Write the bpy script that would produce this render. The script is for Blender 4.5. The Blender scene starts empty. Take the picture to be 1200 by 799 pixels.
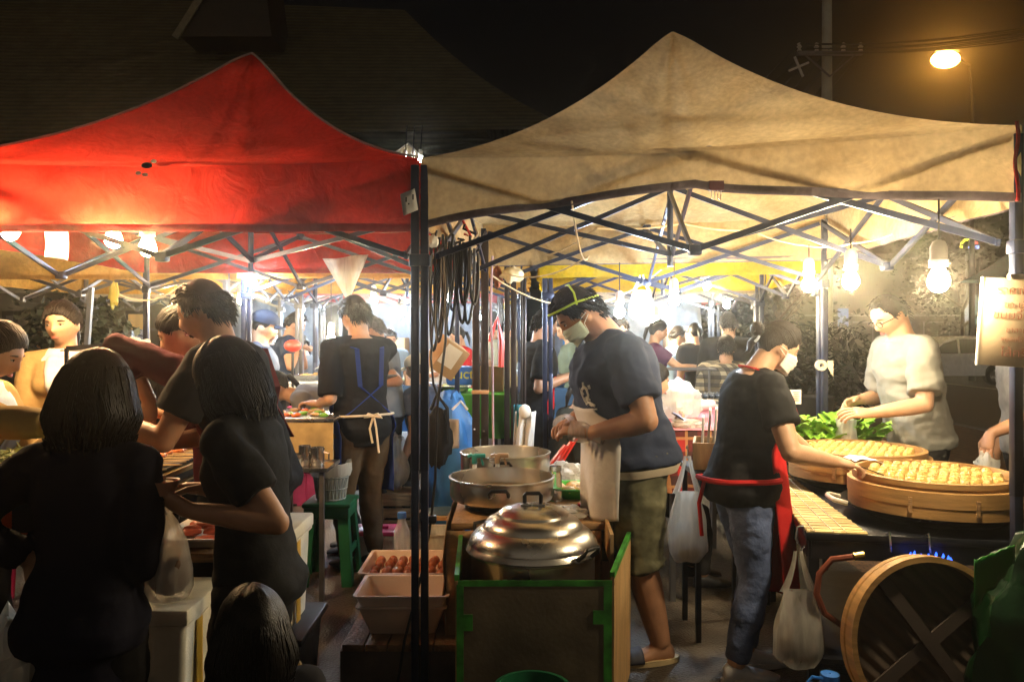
import bpy, bmesh, math, random
from mathutils import Vector, Matrix, noise
from math import sin, cos, pi, radians, sqrt, atan2
random.seed(7)
SC = bpy.context.scene
COL = SC.collection
V = Vector
FPX, HZ, CH = 933.0, 390.0, 1.5          # focal length in photo pixels, horizon row, camera height


def at(px, py, Y):
    return V(((px - 600) / FPX * Y, Y, CH + (HZ - py) / FPX * Y))


def gx(px, Y):
    return (px - 600) / FPX * Y


# ---------------------------------------------------------------- materials
MATS = {}


def mat(name, col, rough=.6, metal=0., var=.18, scale=9., bump=0., bscale=60., stretch=None, emit=0., ecol=None,
        alpha=1., trans=0., spec=.5, col2=None, sheen=0., aniso=False):
    if name in MATS:
        return MATS[name]
    m = bpy.data.materials.new(name)
    m.use_nodes = True
    nt = m.node_tree
    b = nt.nodes['Principled BSDF']
    tc = nt.nodes.new('ShaderNodeTexCoord')
    mp = nt.nodes.new('ShaderNodeMapping')
    if stretch:
        mp.inputs['Scale'].default_value = stretch
    nt.links.new(tc.outputs['Object'], mp.inputs['Vector'])
    n = nt.nodes.new('ShaderNodeTexNoise')
    n.inputs['Scale'].default_value = scale
    n.inputs['Detail'].default_value = 5
    nt.links.new(mp.outputs['Vector'], n.inputs['Vector'])
    r = nt.nodes.new('ShaderNodeValToRGB')
    lo = [c * (1 - var) for c in col[:3]]
    hi = [min(1, c * (1 + var)) for c in (col2 or col)[:3]]
    r.color_ramp.elements[0].position = .32
    r.color_ramp.elements[1].position = .68
    r.color_ramp.elements[0].color = (*lo, 1)
    r.color_ramp.elements[1].color = (*hi, 1)
    nt.links.new(n.outputs['Fac'], r.inputs['Fac'])
    nt.links.new(r.outputs['Color'], b.inputs['Base Color'])
    b.inputs['Roughness'].default_value = rough
    b.inputs['Metallic'].default_value = metal
    b.inputs['Specular IOR Level'].default_value = spec
    b.inputs['Alpha'].default_value = alpha
    b.inputs['Transmission Weight'].default_value = trans
    if sheen:
        b.inputs['Sheen Weight'].default_value = sheen
    if rough < .9:
        mr = nt.nodes.new('ShaderNodeMapRange')
        mr.inputs['To Min'].default_value = max(.02, rough - .1)
        mr.inputs['To Max'].default_value = min(1, rough + .12)
        nt.links.new(n.outputs['Fac'], mr.inputs['Value'])
        nt.links.new(mr.outputs['Result'], b.inputs['Roughness'])
    if bump:
        n2 = nt.nodes.new('ShaderNodeTexNoise')
        n2.inputs['Scale'].default_value = bscale
        n2.inputs['Detail'].default_value = 3
        nt.links.new(mp.outputs['Vector'], n2.inputs['Vector'])
        bp = nt.nodes.new('ShaderNodeBump')
        bp.inputs['Strength'].default_value = bump
        bp.inputs['Distance'].default_value = .02
        nt.links.new(n2.outputs['Fac'], bp.inputs['Height'])
        nt.links.new(bp.outputs['Normal'], b.inputs['Normal'])
    if emit:
        b.inputs['Emission Color'].default_value = (*(ecol or col)[:3], 1)
        b.inputs['Emission Strength'].default_value = emit
    MATS[name] = m
    return m


def cloth_mat(name, col, col2=None, trans=.5, scale=1.6, stain=.35):
    """thin awning cloth: diffuse + translucent, stained"""
    m = bpy.data.materials.new(name)
    m.use_nodes = True
    nt = m.node_tree
    nt.nodes.remove(nt.nodes['Principled BSDF'])
    out = nt.nodes['Material Output']
    tc = nt.nodes.new('ShaderNodeTexCoord')
    n = nt.nodes.new('ShaderNodeTexNoise')
    n.inputs['Scale'].default_value = scale
    n.inputs['Detail'].default_value = 8
    n.inputs['Roughness'].default_value = .62
    nt.links.new(tc.outputs['Object'], n.inputs['Vector'])
    r = nt.nodes.new('ShaderNodeValToRGB')
    r.color_ramp.elements[0].position = .3
    r.color_ramp.elements[1].position = .66
    c2 = col2 or [c * (1 - stain) for c in col]
    r.color_ramp.elements[0].color = (*c2, 1)
    r.color_ramp.elements[1].color = (*col, 1)
    nt.links.new(n.outputs['Fac'], r.inputs['Fac'])
    # fine speckle of dirt
    n3 = nt.nodes.new('ShaderNodeTexNoise')
    n3.inputs['Scale'].default_value = 38
    n3.inputs['Detail'].default_value = 4
    nt.links.new(tc.outputs['Object'], n3.inputs['Vector'])
    mr = nt.nodes.new('ShaderNodeMapRange')
    mr.inputs['From Min'].default_value = .3
    mr.inputs['From Max'].default_value = .7
    mr.inputs['To Min'].default_value = .82
    mr.inputs['To Max'].default_value = 1.06
    nt.links.new(n3.outputs['Fac'], mr.inputs['Value'])
    mx = nt.nodes.new('ShaderNodeMix')
    mx.data_type = 'RGBA'
    mx.blend_type = 'MULTIPLY'
    mx.inputs['Factor'].default_value = 1
    nt.links.new(r.outputs['Color'], mx.inputs['A'])
    nt.links.new(mr.outputs['Result'], mx.inputs['B'])
    d = nt.nodes.new('ShaderNodeBsdfDiffuse')
    t = nt.nodes.new('ShaderNodeBsdfTranslucent')
    mxs = nt.nodes.new('ShaderNodeMixShader')
    mxs.inputs[0].default_value = trans
    bp = nt.nodes.new('ShaderNodeBump')
    bp.inputs['Strength'].default_value = .6
    bp.inputs['Distance'].default_value = .03
    n2 = nt.nodes.new('ShaderNodeTexNoise')
    n2.inputs['Scale'].default_value = 7
    n2.inputs['Detail'].default_value = 5
    n2.inputs['Distortion'].default_value = .8
    nt.links.new(tc.outputs['Object'], n2.inputs['Vector'])
    nt.links.new(n2.outputs['Fac'], bp.inputs['Height'])
    for s in (d, t):
        nt.links.new(mx.outputs['Result'], s.inputs['Color'])
        nt.links.new(bp.outputs['Normal'], s.inputs['Normal'])
    nt.links.new(d.outputs[0], mxs.inputs[1])
    nt.links.new(t.outputs[0], mxs.inputs[2])
    nt.links.new(mxs.outputs[0], out.inputs['Surface'])
    MATS[name] = m
    return m


def film_mat(name, col, dens=.5, rough=.3):
    """thin plastic film: part see-through, part diffuse/translucent with a sheen"""
    m = bpy.data.materials.new(name)
    m.use_nodes = True
    nt = m.node_tree
    b = nt.nodes['Principled BSDF']
    b.inputs['Base Color'].default_value = (*col, 1)
    b.inputs['Roughness'].default_value = rough
    out = nt.nodes['Material Output']
    t = nt.nodes.new('ShaderNodeBsdfTranslucent')
    t.inputs['Color'].default_value = (*col, 1)
    a = nt.nodes.new('ShaderNodeMixShader')
    a.inputs[0].default_value = .45
    nt.links.new(b.outputs[0], a.inputs[1])
    nt.links.new(t.outputs[0], a.inputs[2])
    tr = nt.nodes.new('ShaderNodeBsdfTransparent')
    tc = nt.nodes.new('ShaderNodeTexCoord')
    n = nt.nodes.new('ShaderNodeTexNoise')
    n.inputs['Scale'].default_value = 16
    n.inputs['Detail'].default_value = 3
    n.inputs['Distortion'].default_value = .6
    mpf = nt.nodes.new('ShaderNodeMapping'); mpf.inputs['Scale'].default_value = (1.6, 1.6, .3)
    nt.links.new(tc.outputs['Object'], mpf.inputs['Vector']); nt.links.new(mpf.outputs['Vector'], n.inputs['Vector'])
    mr = nt.nodes.new('ShaderNodeMapRange')
    mr.inputs['From Min'].default_value = .3
    mr.inputs['From Max'].default_value = .7
    mr.inputs['To Min'].default_value = max(0, dens - .14)
    mr.inputs['To Max'].default_value = min(1, dens + .14)
    nt.links.new(n.outputs['Fac'], mr.inputs['Value'])
    bp = nt.nodes.new('ShaderNodeBump')
    bp.inputs['Strength'].default_value = .6
    bp.inputs['Distance'].default_value = .02
    nt.links.new(n.outputs['Fac'], bp.inputs['Height'])
    nt.links.new(bp.outputs['Normal'], b.inputs['Normal'])
    f = nt.nodes.new('ShaderNodeMixShader')
    nt.links.new(mr.outputs['Result'], f.inputs[0])
    nt.links.new(tr.outputs[0], f.inputs[1])
    nt.links.new(a.outputs[0], f.inputs[2])
    nt.links.new(f.outputs[0], out.inputs['Surface'])
    MATS[name] = m
    return m


def plaid_mat(name, base, stripe1, stripe2, scale):
    m = bpy.data.materials.new(name)
    m.use_nodes = True
    nt = m.node_tree
    b = nt.nodes['Principled BSDF']
    b.inputs['Roughness'].default_value = .85
    tc = nt.nodes.new('ShaderNodeTexCoord')
    sp = nt.nodes.new('ShaderNodeSeparateXYZ')
    nt.links.new(tc.outputs['Object'], sp.inputs[0])
    cur = None

    def wave(sock, freq, ph, thr):
        a = nt.nodes.new('ShaderNodeMath'); a.operation = 'MULTIPLY_ADD'
        a.inputs[1].default_value = freq; a.inputs[2].default_value = ph
        nt.links.new(sock, a.inputs[0])
        s = nt.nodes.new('ShaderNodeMath'); s.operation = 'SINE'
        nt.links.new(a.outputs[0], s.inputs[0])
        g = nt.nodes.new('ShaderNodeMath'); g.operation = 'GREATER_THAN'
        g.inputs[1].default_value = thr
        nt.links.new(s.outputs[0], g.inputs[0])
        return g.outputs[0]
    add = nt.nodes.new('ShaderNodeMath'); add.operation = 'ADD'
    nt.links.new(sp.outputs['X'], add.inputs[0])
    nt.links.new(sp.outputs['Y'], add.inputs[1])
    last = None
    for sock, ph, thr, c, k in ((add.outputs[0], 0, .35, stripe1, .75), (sp.outputs['Z'], 0, .35, stripe1, .75),
                                (add.outputs[0], 1.6, .93, stripe2, .8), (sp.outputs['Z'], 1.6, .93, stripe2, .8)):
        w = wave(sock, scale, ph, thr)
        ml = nt.nodes.new('ShaderNodeMath'); ml.operation = 'MULTIPLY'; ml.inputs[1].default_value = k
        nt.links.new(w, ml.inputs[0])
        mx = nt.nodes.new('ShaderNodeMix'); mx.data_type = 'RGBA'
        nt.links.new(ml.outputs[0], mx.inputs['Factor'])
        if last is None:
            mx.inputs['A'].default_value = (*base, 1)
        else:
            nt.links.new(last, mx.inputs['A'])
        mx.inputs['B'].default_value = (*c, 1)
        last = mx.outputs['Result']
    nt.links.new(last, b.inputs['Base Color'])
    MATS[name] = m
    return m


def rows_mat(name, col, axis, freq, depth=.4, rough=.7, dark=.55, grain=True):
    """parallel rows (tiles, mat slats) along one object axis"""
    m = bpy.data.materials.new(name)
    m.use_nodes = True
    nt = m.node_tree
    b = nt.nodes['Principled BSDF']
    b.inputs['Roughness'].default_value = rough
    tc = nt.nodes.new('ShaderNodeTexCoord')
    w = nt.nodes.new('ShaderNodeTexWave')
    w.bands_direction = axis
    w.inputs['Scale'].default_value = freq
    w.inputs['Distortion'].default_value = .6
    w.inputs['Detail'].default_value = 2
    nt.links.new(tc.outputs['Object'], w.inputs['Vector'])
    n = nt.nodes.new('ShaderNodeTexNoise')
    n.inputs['Scale'].default_value = 3
    n.inputs['Detail'].default_value = 6
    nt.links.new(tc.outputs['Object'], n.inputs['Vector'])
    r = nt.nodes.new('ShaderNodeValToRGB')
    r.color_ramp.elements[0].color = (*[c * dark for c in col], 1)
    r.color_ramp.elements[1].color = (*col, 1)
    r.color_ramp.elements[1].position = .5
    nt.links.new(w.outputs['Fac'], r.inputs['Fac'])
    mx = nt.nodes.new('ShaderNodeMix'); mx.data_type = 'RGBA'; mx.blend_type = 'MULTIPLY'
    mx.inputs['Factor'].default_value = .8
    nt.links.new(r.outputs['Color'], mx.inputs['A'])
    r2 = nt.nodes.new('ShaderNodeValToRGB')
    r2.color_ramp.elements[0].color = (.45, .42, .38, 1)
    r2.color_ramp.elements[1].color = (1, 1, 1, 1)
    r2.color_ramp.elements[0].position = .3
    r2.color_ramp.elements[1].position = .65
    nt.links.new(n.outputs['Fac'], r2.inputs['Fac'])
    nt.links.new(r2.outputs['Color'], mx.inputs['B'])
    nt.links.new(mx.outputs['Result'], b.inputs['Base Color'])
    bp = nt.nodes.new('ShaderNodeBump')
    bp.inputs['Strength'].default_value = depth
    bp.inputs['Distance'].default_value = .02
    nt.links.new(w.outputs['Fac'], bp.inputs['Height'])
    nt.links.new(bp.outputs['Normal'], b.inputs['Normal'])
    MATS[name] = m
    return m


def brick_mat(name, col, col2, mortar, scale, rough=.75):
    m = bpy.data.materials.new(name)
    m.use_nodes = True
    nt = m.node_tree
    b = nt.nodes['Principled BSDF']
    b.inputs['Roughness'].default_value = rough
    tc = nt.nodes.new('ShaderNodeTexCoord')
    k = nt.nodes.new('ShaderNodeTexBrick')
    k.inputs['Color1'].default_value = (*col, 1)
    k.inputs['Color2'].default_value = (*col2, 1)
    k.inputs['Mortar'].default_value = (*mortar, 1)
    k.inputs['Scale'].default_value = scale
    k.inputs['Mortar Size'].default_value = .025
    nt.links.new(tc.outputs['Object'], k.inputs['Vector'])
    nt.links.new(k.outputs['Color'], b.inputs['Base Color'])
    bp = nt.nodes.new('ShaderNodeBump')
    bp.inputs['Strength'].default_value = .5
    bp.inputs['Distance'].default_value = .01
    nt.links.new(k.outputs['Fac'], bp.inputs['Height'])
    bp.invert = True
    nt.links.new(bp.outputs['Normal'], b.inputs['Normal'])
    MATS[name] = m
    return m


def emis(name, col, s):
    m = bpy.data.materials.new(name)
    m.use_nodes = True
    nt = m.node_tree
    nt.nodes.remove(nt.nodes['Principled BSDF'])
    e = nt.nodes.new('ShaderNodeEmission')
    e.inputs['Color'].default_value = (*col, 1)
    e.inputs['Strength'].default_value = s
    nt.links.new(e.outputs[0], nt.nodes['Material Output'].inputs['Surface'])
    MATS[name] = m
    return m


# ---------------------------------------------------------------- mesh building
def frame_of(d, up=V((0, 0, 1))):
    d = d.normalized()
    if abs(d.dot(up)) > .98:
        up = V((0, 1, 0)) if abs(d.y) < .9 else V((1, 0, 0))
    x = d.cross(up).normalized()
    return x, x.cross(d).normalized(), d


class MB:
    def __init__(s):
        s.v, s.f, s.mi, s.cur = [], [], [], 0

    def add(s, vs, fs):
        o = len(s.v)
        s.v += [V(p) for p in vs]
        s.f += [tuple(i + o for i in f) for f in fs]
        s.mi += [s.cur] * len(fs)

    def box(s, c, size, R=None, bev=0.):
        c = V(c); hx, hy, hz = [q / 2 for q in size]
        R = R or Matrix.Identity(3)
        if bev:
            bm = bmesh.new()
            bmesh.ops.create_cube(bm, size=1)
            bmesh.ops.scale(bm, vec=size, verts=bm.verts)
            bmesh.ops.bevel(bm, geom=bm.edges[:], offset=bev, segments=2, affect='EDGES', profile=.5)
            bm.verts.index_update()
            s.add([c + R @ v.co for v in bm.verts], [[v.index for v in f.verts] for f in bm.faces])
            bm.free()
            return s
        vs = [c + R @ V((x * hx, y * hy, z * hz)) for x in (-1, 1) for y in (-1, 1) for z in (-1, 1)]
        s.add(vs, [(0, 1, 3, 2), (4, 6, 7, 5), (0, 4, 5, 1), (2, 3, 7, 6), (0, 2, 6, 4), (1, 5, 7, 3)])
        return s

    def bar(s, a, b, w, h, up=V((0, 0, 1))):
        a, b = V(a), V(b)
        x, y, d = frame_of(b - a, up)
        R = Matrix((x, y, d)).transposed()
        return s.box((a + b) / 2, (w, h, (b - a).length), R)

    def loft(s, rings, cap=True, closed=True):
        n = len(rings[0]); vs = [p for r in rings for p in r]; fs = []
        for i in range(len(rings) - 1):
            for j in range(n if closed else n - 1):
                k = (j + 1) % n
                fs.append((i * n + j, i * n + k, (i + 1) * n + k, (i + 1) * n + j))
        if cap and closed:
            fs.append(tuple(range(n - 1, -1, -1)))
            fs.append(tuple((len(rings) - 1) * n + j for j in range(n)))
        s.add(vs, fs)
        return s

    def tube(s, pts, r, n=8, cap=True):
        pts = [V(p) for p in pts]
        rs = r if isinstance(r, (list, tuple)) else [r] * len(pts)
        rings = []; x = None
        for i, p in enumerate(pts):
            d = (pts[min(i + 1, len(pts) - 1)] - pts[max(i - 1, 0)])
            if d.length < 1e-9:
                d = V((0, 0, 1))
            d.normalize()
            if x is None:
                x, y, _ = frame_of(d)
            else:
                x = (x - d * x.dot(d))
                x = x.normalized() if x.length > 1e-6 else frame_of(d)[0]
                y = d.cross(x)
            y = d.cross(x)
            rings.append([p + (x * cos(2 * pi * k / n) + y * sin(2 * pi * k / n)) * rs[i] for k in range(n)])
        return s.loft(rings, cap)

    def capsule(s, a, b, ra, rb, n=12, k=4):
        """closed tapered capsule with round ends"""
        a, b = V(a), V(b)
        d = (b - a); L = d.length; d = d / max(L, 1e-9)
        pts, rs = [], []
        for i in range(k + 1):
            t = pi / 2 * i / k
            pts.append(a - d * ra * cos(t)); rs.append(max(ra * sin(t), .0004))
        for i in range(k + 1):
            t = pi / 2 * i / k
            pts.append(b + d * rb * sin(t)); rs.append(max(rb * cos(t), .0004))
        return s.tube(pts, rs, n)

    def ell(s, c, r, R=None, nu=20, nv=12):
        c = V(c); R = R or Matrix.Identity(3)
        rings = []
        for i in range(nv + 1):
            t = pi * i / nv; st = max(sin(t), .002)
            rings.append([c + R @ V((r[0] * st * cos(2 * pi * j / nu), r[1] * st * sin(2 * pi * j / nu), -r[2] * cos(t))) for j in range(nu)])
        return s.loft(rings)

    def lathe(s, prof, c=(0, 0, 0), n=32, R=None, cap=False):
        c = V(c); R = R or Matrix.Identity(3)
        rings = [[c + R @ V((r * cos(2 * pi * j / n), r * sin(2 * pi * j / n), z)) for j in range(n)] for r, z in prof]
        return s.loft(rings, cap)

    def grid(s, fn, nu, nv):
        vs = [fn(i / nu, j / nv) for j in range(nv + 1) for i in range(nu + 1)]
        fs = [(j * (nu + 1) + i, j * (nu + 1) + i + 1, (j + 1) * (nu + 1) + i + 1, (j + 1) * (nu + 1) + i) for j in range(nv) for i in range(nu)]
        s.add(vs, fs)
        return s

    def build(s, name, mats, parent=None, loc=None, angle=40, solid=0., cat=None, label=None, group=None, kind=None, rot=None):
        me = bpy.data.meshes.new(name)
        if parent is not None:
            o0 = world_loc(parent)
        else:
            o0 = V(loc) if loc is not None else V((0, 0, 0))
        me.from_pydata([p - o0 for p in s.v], [], s.f)
        mats = mats if isinstance(mats, (list, tuple)) else [mats]
        for m in mats:
            me.materials.append(m)
        if len(mats) > 1:
            me.polygons.foreach_set('material_index', s.mi)
        fix_normals(me)
        if angle:
            me.shade_smooth()
            me.set_sharp_from_angle(angle=radians(angle))
        o = bpy.data.objects.new(name, me)
        COL.objects.link(o)
        if parent is not None:
            o.parent = parent
        else:
            o.location = o0
        if solid:
            md = o.modifiers.new('thickness', 'SOLIDIFY'); md.thickness = solid; md.offset = 0
        tag(o, label, cat, group, kind)
        return o


def world_loc(o):
    p = V(o.location)
    while o.parent:
        o = o.parent
        p = p + V(o.location)
    return p


def fix_normals(me):
    bm = bmesh.new(); bm.from_mesh(me)
    bmesh.ops.recalc_face_normals(bm, faces=bm.faces[:])
    bm.to_mesh(me); bm.free()


def tag(o, label=None, cat=None, group=None, kind=None):
    if label: o['label'] = label
    if cat: o['category'] = cat
    if group: o['group'] = group
    if kind: o['kind'] = kind
    return o


def thing(name, label, cat, loc, group=None):
    o = bpy.data.objects.new(name, None)
    COL.objects.link(o)
    o.location = loc
    o.empty_display_size = .1
    return tag(o, label, cat, group)


def dup(root, loc, label=None, group=None, rotz=0, scale=None):
    r = root.copy(); COL.objects.link(r); r.location = loc; r.rotation_euler = (0, 0, rotz)
    if scale: r.scale = scale
    if label: r['label'] = label
    if group: r['group'] = group
    for ch in list(root.children):
        c = ch.copy(); COL.objects.link(c); c.parent = r
        for g in ch.children:
            d = g.copy(); COL.objects.link(d); d.parent = c
    return r


def text(name, body, size, m, parent, loc, rot, ext=.0008, off=.0006):
    cu = bpy.data.curves.new(name, 'FONT'); cu.body = body; cu.size = size; cu.align_x = 'CENTER'; cu.extrude = ext; cu.offset = off
    t = bpy.data.objects.new(name, cu); COL.objects.link(t)
    dg = bpy.context.evaluated_depsgraph_get()
    me = bpy.data.meshes.new_from_object(t.evaluated_get(dg))
    bpy.data.objects.remove(t)
    me.materials.clear(); me.materials.append(m)
    o = bpy.data.objects.new(name, me); COL.objects.link(o)
    o.parent = parent; o.location = V(loc) - V(parent.location); o.rotation_euler = rot
    return o


def catenary(a, b, sag, n=12):
    a, b = V(a), V(b)
    return [a.lerp(b, i / n) - V((0, 0, sag * 4 * (i / n) * (1 - i / n))) for i in range(n + 1)]


def wob(p, k=1., a=1.):
    return (noise.noise(V(p) * k)) * a
# ================================================================ people
M_skin = mat('skin_light', (.52, .30, .18), .5, var=.12, scale=14)
M_skin2 = mat('skin_tan', (.42, .21, .115), .5, var=.12, scale=14)
M_skin3 = mat('skin_brown', (.30, .145, .08), .5, var=.12, scale=14)
M_lip = mat('lips', (.42, .13, .10), .45)
M_eye = mat('eye_dark', (.012, .009, .008), .2)
M_eyew = mat('eye_white', (.6, .57, .53), .3)
M_brow = mat('brow', (.03, .02, .015), .8)
M_hair = mat('black_hair', (.009, .007, .006), .42, var=.5, scale=30, stretch=(6, 6, .6), bump=.25, bscale=60, spec=.25)
M_hairb = mat('brown_black_hair', (.014, .009, .006), .45, var=.5, scale=30, stretch=(6, 6, .6), bump=.25, bscale=60, spec=.25)
M_glove = film_mat('glove_film', (.8, .76, .68), .4)
M_mask = mat('mask_green', (.58, .68, .58), .75, var=.06, bump=.15, bscale=30)


def sm(x, a, b):
    t = max(0, min(1, (x - a) / (b - a))); return t * t * (3 - 2 * t)


def remesh(mbd, vox, smooth=2, it=None):
    """voxel-union of overlapping closed pieces -> list of verts and faces"""
    me = bpy.data.meshes.new('tmp')
    me.from_pydata(mbd.v, [], mbd.f)
    fix_normals(me)
    o = bpy.data.objects.new('tmp', me)
    COL.objects.link(o)
    r = o.modifiers.new('r', 'REMESH'); r.mode = 'VOXEL'; r.voxel_size = vox; r.adaptivity = 0
    if smooth:
        s = o.modifiers.new('s', 'SMOOTH'); s.iterations = smooth; s.factor = .5
    dg = bpy.context.evaluated_depsgraph_get()
    m2 = o.evaluated_get(dg).to_mesh()
    vs = [v.co.copy() for v in m2.vertices]
    ns = [v.normal.copy() for v in m2.vertices]
    fs = [tuple(p.vertices) for p in m2.polygons]
    o.evaluated_get(dg).to_mesh_clear()
    bpy.data.objects.remove(o); bpy.data.meshes.remove(me)
    return vs, ns, fs


def sell(n, k, e=2.5):
    a = 2 * pi * k / n
    c, s = cos(a), sin(a)
    return (abs(c) ** (2 / e)) * (1 if c >= 0 else -1), (abs(s) ** (2 / e)) * (1 if s >= 0 else -1)


TORSO_M = [(-.16, .060, .050, 0), (-.10, .088, .064, -.004), (0, .099, .072, -.006), (.15, .094, .068, 0), (.33, .088, .064, .002), (.52, .094, .069, .004), (.70, .103, .074, .004),
           (.82, .108, .070, 0), (.90, .100, .060, -.004), (.96, .072, .048, -.004), (1.0, .046, .042, 0)]
TORSO_F = [(-.16, .060, .052, 0), (-.10, .092, .068, -.006), (0, .100, .074, -.010), (.15, .090, .066, 0), (.35, .074, .058, .002), (.52, .080, .063, .004), (.68, .088, .076, .010),
           (.80, .092, .066, .002), (.90, .086, .055, -.004), (.96, .062, .045, -.004), (1.0, .042, .038, 0)]


class Human:
    def __init__(s, label, x, y, face, H=1.68, sex='m', lean=0, girth=1., pitch=10, yaw=0, roll=0, twist=0, hipz=None, skin=None, vox=.009,
                 stance=.055, feet=None, belly=0, shift=(0, 0), hs=1., group=None, roundb=.0, ground=0., nfwd=0.):
        s.H, s.sex, s.vox, s.skin, s.girth = H, sex, vox, skin or M_skin, girth
        s.bk = sqrt(girth)
        s.root = thing('person', label, 'person', (x, y, ground), group)
        a = radians(face)
        s.F = V((cos(a), sin(a), 0)); s.R = V((sin(a), -cos(a), 0)); s.U = V((0, 0, 1))
        s.base = V((x, y, ground))
        s.lean, s.twist, s.roundb = radians(lean), radians(twist), roundb
        s.hz = hipz if hipz is not None else .52 * H
        s.pel = s.base + s.U * s.hz + s.F * shift[0] + s.R * shift[1]
        # spine
        s.N = 24; s.L = .325 * H
        pts = [s.pel]; dirs = []
        for i in range(s.N):
            t = (i + .5) / s.N
            an = s.lean * (.45 + .75 * sm(t, 0, .55)) + roundb * (t - .5)
            d = s.U * cos(an) + s.F * sin(an); dirs.append(d)
            pts.append(pts[-1] + d * s.L / s.N)
        s.sp, s.sd = pts, dirs
        # head
        nd = (dirs[-1] + s.U * .3 * (1 - nfwd) + s.F * nfwd).normalized()
        p, yw, rl = radians(pitch), radians(yaw), radians(roll)
        f = s.F * cos(yw) - s.R * sin(yw)          # yaw > 0 turns to the left
        r = s.R * cos(yw) + s.F * sin(yw)
        f2 = f * cos(p) - s.U * sin(p); u2 = s.U * cos(p) + f * sin(p)
        r2 = r * cos(rl) - u2 * sin(rl); u3 = u2 * cos(rl) + r * sin(rl)
        s.hF, s.hR, s.hU = f2, r2, u3
        s.hh = .131 * H * hs
        nb = pts[-1]
        s.hc = nb + nd * .048 * H + u3 * .038 * H + f2 * .016 * H
        s.neck = nb
        # shoulders
        sw = (.112 if sex == 'm' else .098) * H * (1 + (girth - 1) * .4)
        s.sh = {}
        for k, sg in (('r', 1), ('l', -1)):
            c, F, R, U = s.frame(.86)
            s.sh[k] = c + R * sw * sg + U * .004 * H
        s.hip = {k: s.pel + s.R * .052 * H * sg - s.U * .01 * H for k, sg in (('r', 1), ('l', -1))}
        s.arms, s.legs = {}, {}
        s.belly = belly
        s.feetdir = {}
        for k, sg in (('r', 1), ('l', -1)):
            fo = (feet or {}).get(k, (0, 0))
            s.leg(k, s.base + s.R * (stance * H * sg + fo[1]) + s.F * fo[0])
            s.arm(k)

    def frame(s, t):
        i = max(0, min(s.N - 1, int(t * s.N)))
        tt = t * s.N
        if t <= 0:
            p = s.pel + s.sd[0] * s.L * t
        elif t >= 1:
            p = s.sp[-1] + s.sd[-1] * s.L * (t - 1)
        else:
            p = s.sp[i].lerp(s.sp[i + 1], tt - i)
        u = s.sd[i]
        tw = s.twist * sm(t, 0, .9)
        r = s.R * cos(tw) + s.F * sin(tw)
        f = u.cross(r).normalized() if True else s.F
        if f.dot(s.F) < 0: f = -f
        r = r - u * r.dot(u); r.normalize()
        return p, f, r, u

    def ik(s, a, b, l1, l2, pole):
        d = b - a; L = min(d.length, (l1 + l2) * .995)
        dn = d.normalized()
        b = a + dn * L
        x = (l1 * l1 - l2 * l2 + L * L) / (2 * L)
        h = sqrt(max(l1 * l1 - x * x, 0))
        po = pole - dn * pole.dot(dn)
        po = po.normalized() if po.length > 1e-4 else s.F
        return a + dn * x + po * h, b

    def arm(s, k, wrist=None, pole=None, hd=None, palm=None, curl=.5, side=None):
        sg = 1 if k == 'r' else -1
        H = s.H
        c, F, R, U = s.frame(.86)
        if wrist is None:
            wrist = s.sh[k] - s.U * .315 * H + R * .035 * H * sg + s.F * .03 * H
            pole = pole or (-s.F + R * sg * .3)
        pole = V(pole) if pole is not None else (-s.U * .8 + R * sg * .7 - s.F * .3)
        e, w = s.ik(s.sh[k], V(wrist), .178 * H, .152 * H, pole)
        hd = V(hd).normalized() if hd is not None else (w - e).normalized()
        palm = V(palm) if palm is not None else (-R * sg if abs(hd.z) > .7 else -s.U)
        palm = (palm - hd * palm.dot(hd)).normalized()
        s.arms[k] = dict(e=e, w=w, hd=hd, palm=palm, curl=curl)
        return s

    def leg(s, k, foot, pole=None, fdir=None):
        H = s.H
        an = V(foot) + s.U * .045 * H
        kn, an = s.ik(s.hip[k], an, .241 * H, .231 * H, V(pole) if pole is not None else s.F)
        s.legs[k] = dict(k=kn, a=an, fd=V(fdir) if fdir is not None else s.F)
        return s

    # ---- pieces
    def torso(s, mb, t0, t1, inf=0., n=28, flare=0.):
        secs = TORSO_M if s.sex == 'm' else TORSO_F
        ts = sorted({t0, t1} | {q[0] for q in secs if t0 < q[0] < t1} | {t0 + (t1 - t0) * i / 14 for i in range(15)})
        rings = []
        for t in ts:
            rings.append(s.ring(t, inf + flare * max(0, (.35 - t)) , n))
        mb.loft(rings)

    def ab(s, t):
        secs = TORSO_M if s.sex == 'm' else TORSO_F
        if t <= secs[0][0]: q = secs[0][1:]
        elif t >= secs[-1][0]: q = secs[-1][1:]
        else:
            for i in range(len(secs) - 1):
                if secs[i][0] <= t <= secs[i + 1][0]:
                    w = sm(t, secs[i][0], secs[i + 1][0])
                    q = [secs[i][j] * (1 - w) + secs[i + 1][j] * w for j in (1, 2, 3)]
                    break
        g = 1 + (s.girth - 1) * (1 - sm(t, .8, 1.0) * .6)
        return q[0] * s.H * g, q[1] * s.H * g, q[2] * s.H

    def ring(s, t, inf, n, e=2.5):
        p, f, r, u = s.frame(t)
        a, b, o = s.ab(t)
        be = s.belly * math.exp(-((t - .28) / .3) ** 2)
        out = []
        for k in range(n):
            c, q = sell(n, k, e)
            bb = b + inf + (be if q > 0 else 0)
            out.append(p + f * (o + q * bb) + r * c * (a + inf))
        return out

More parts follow.
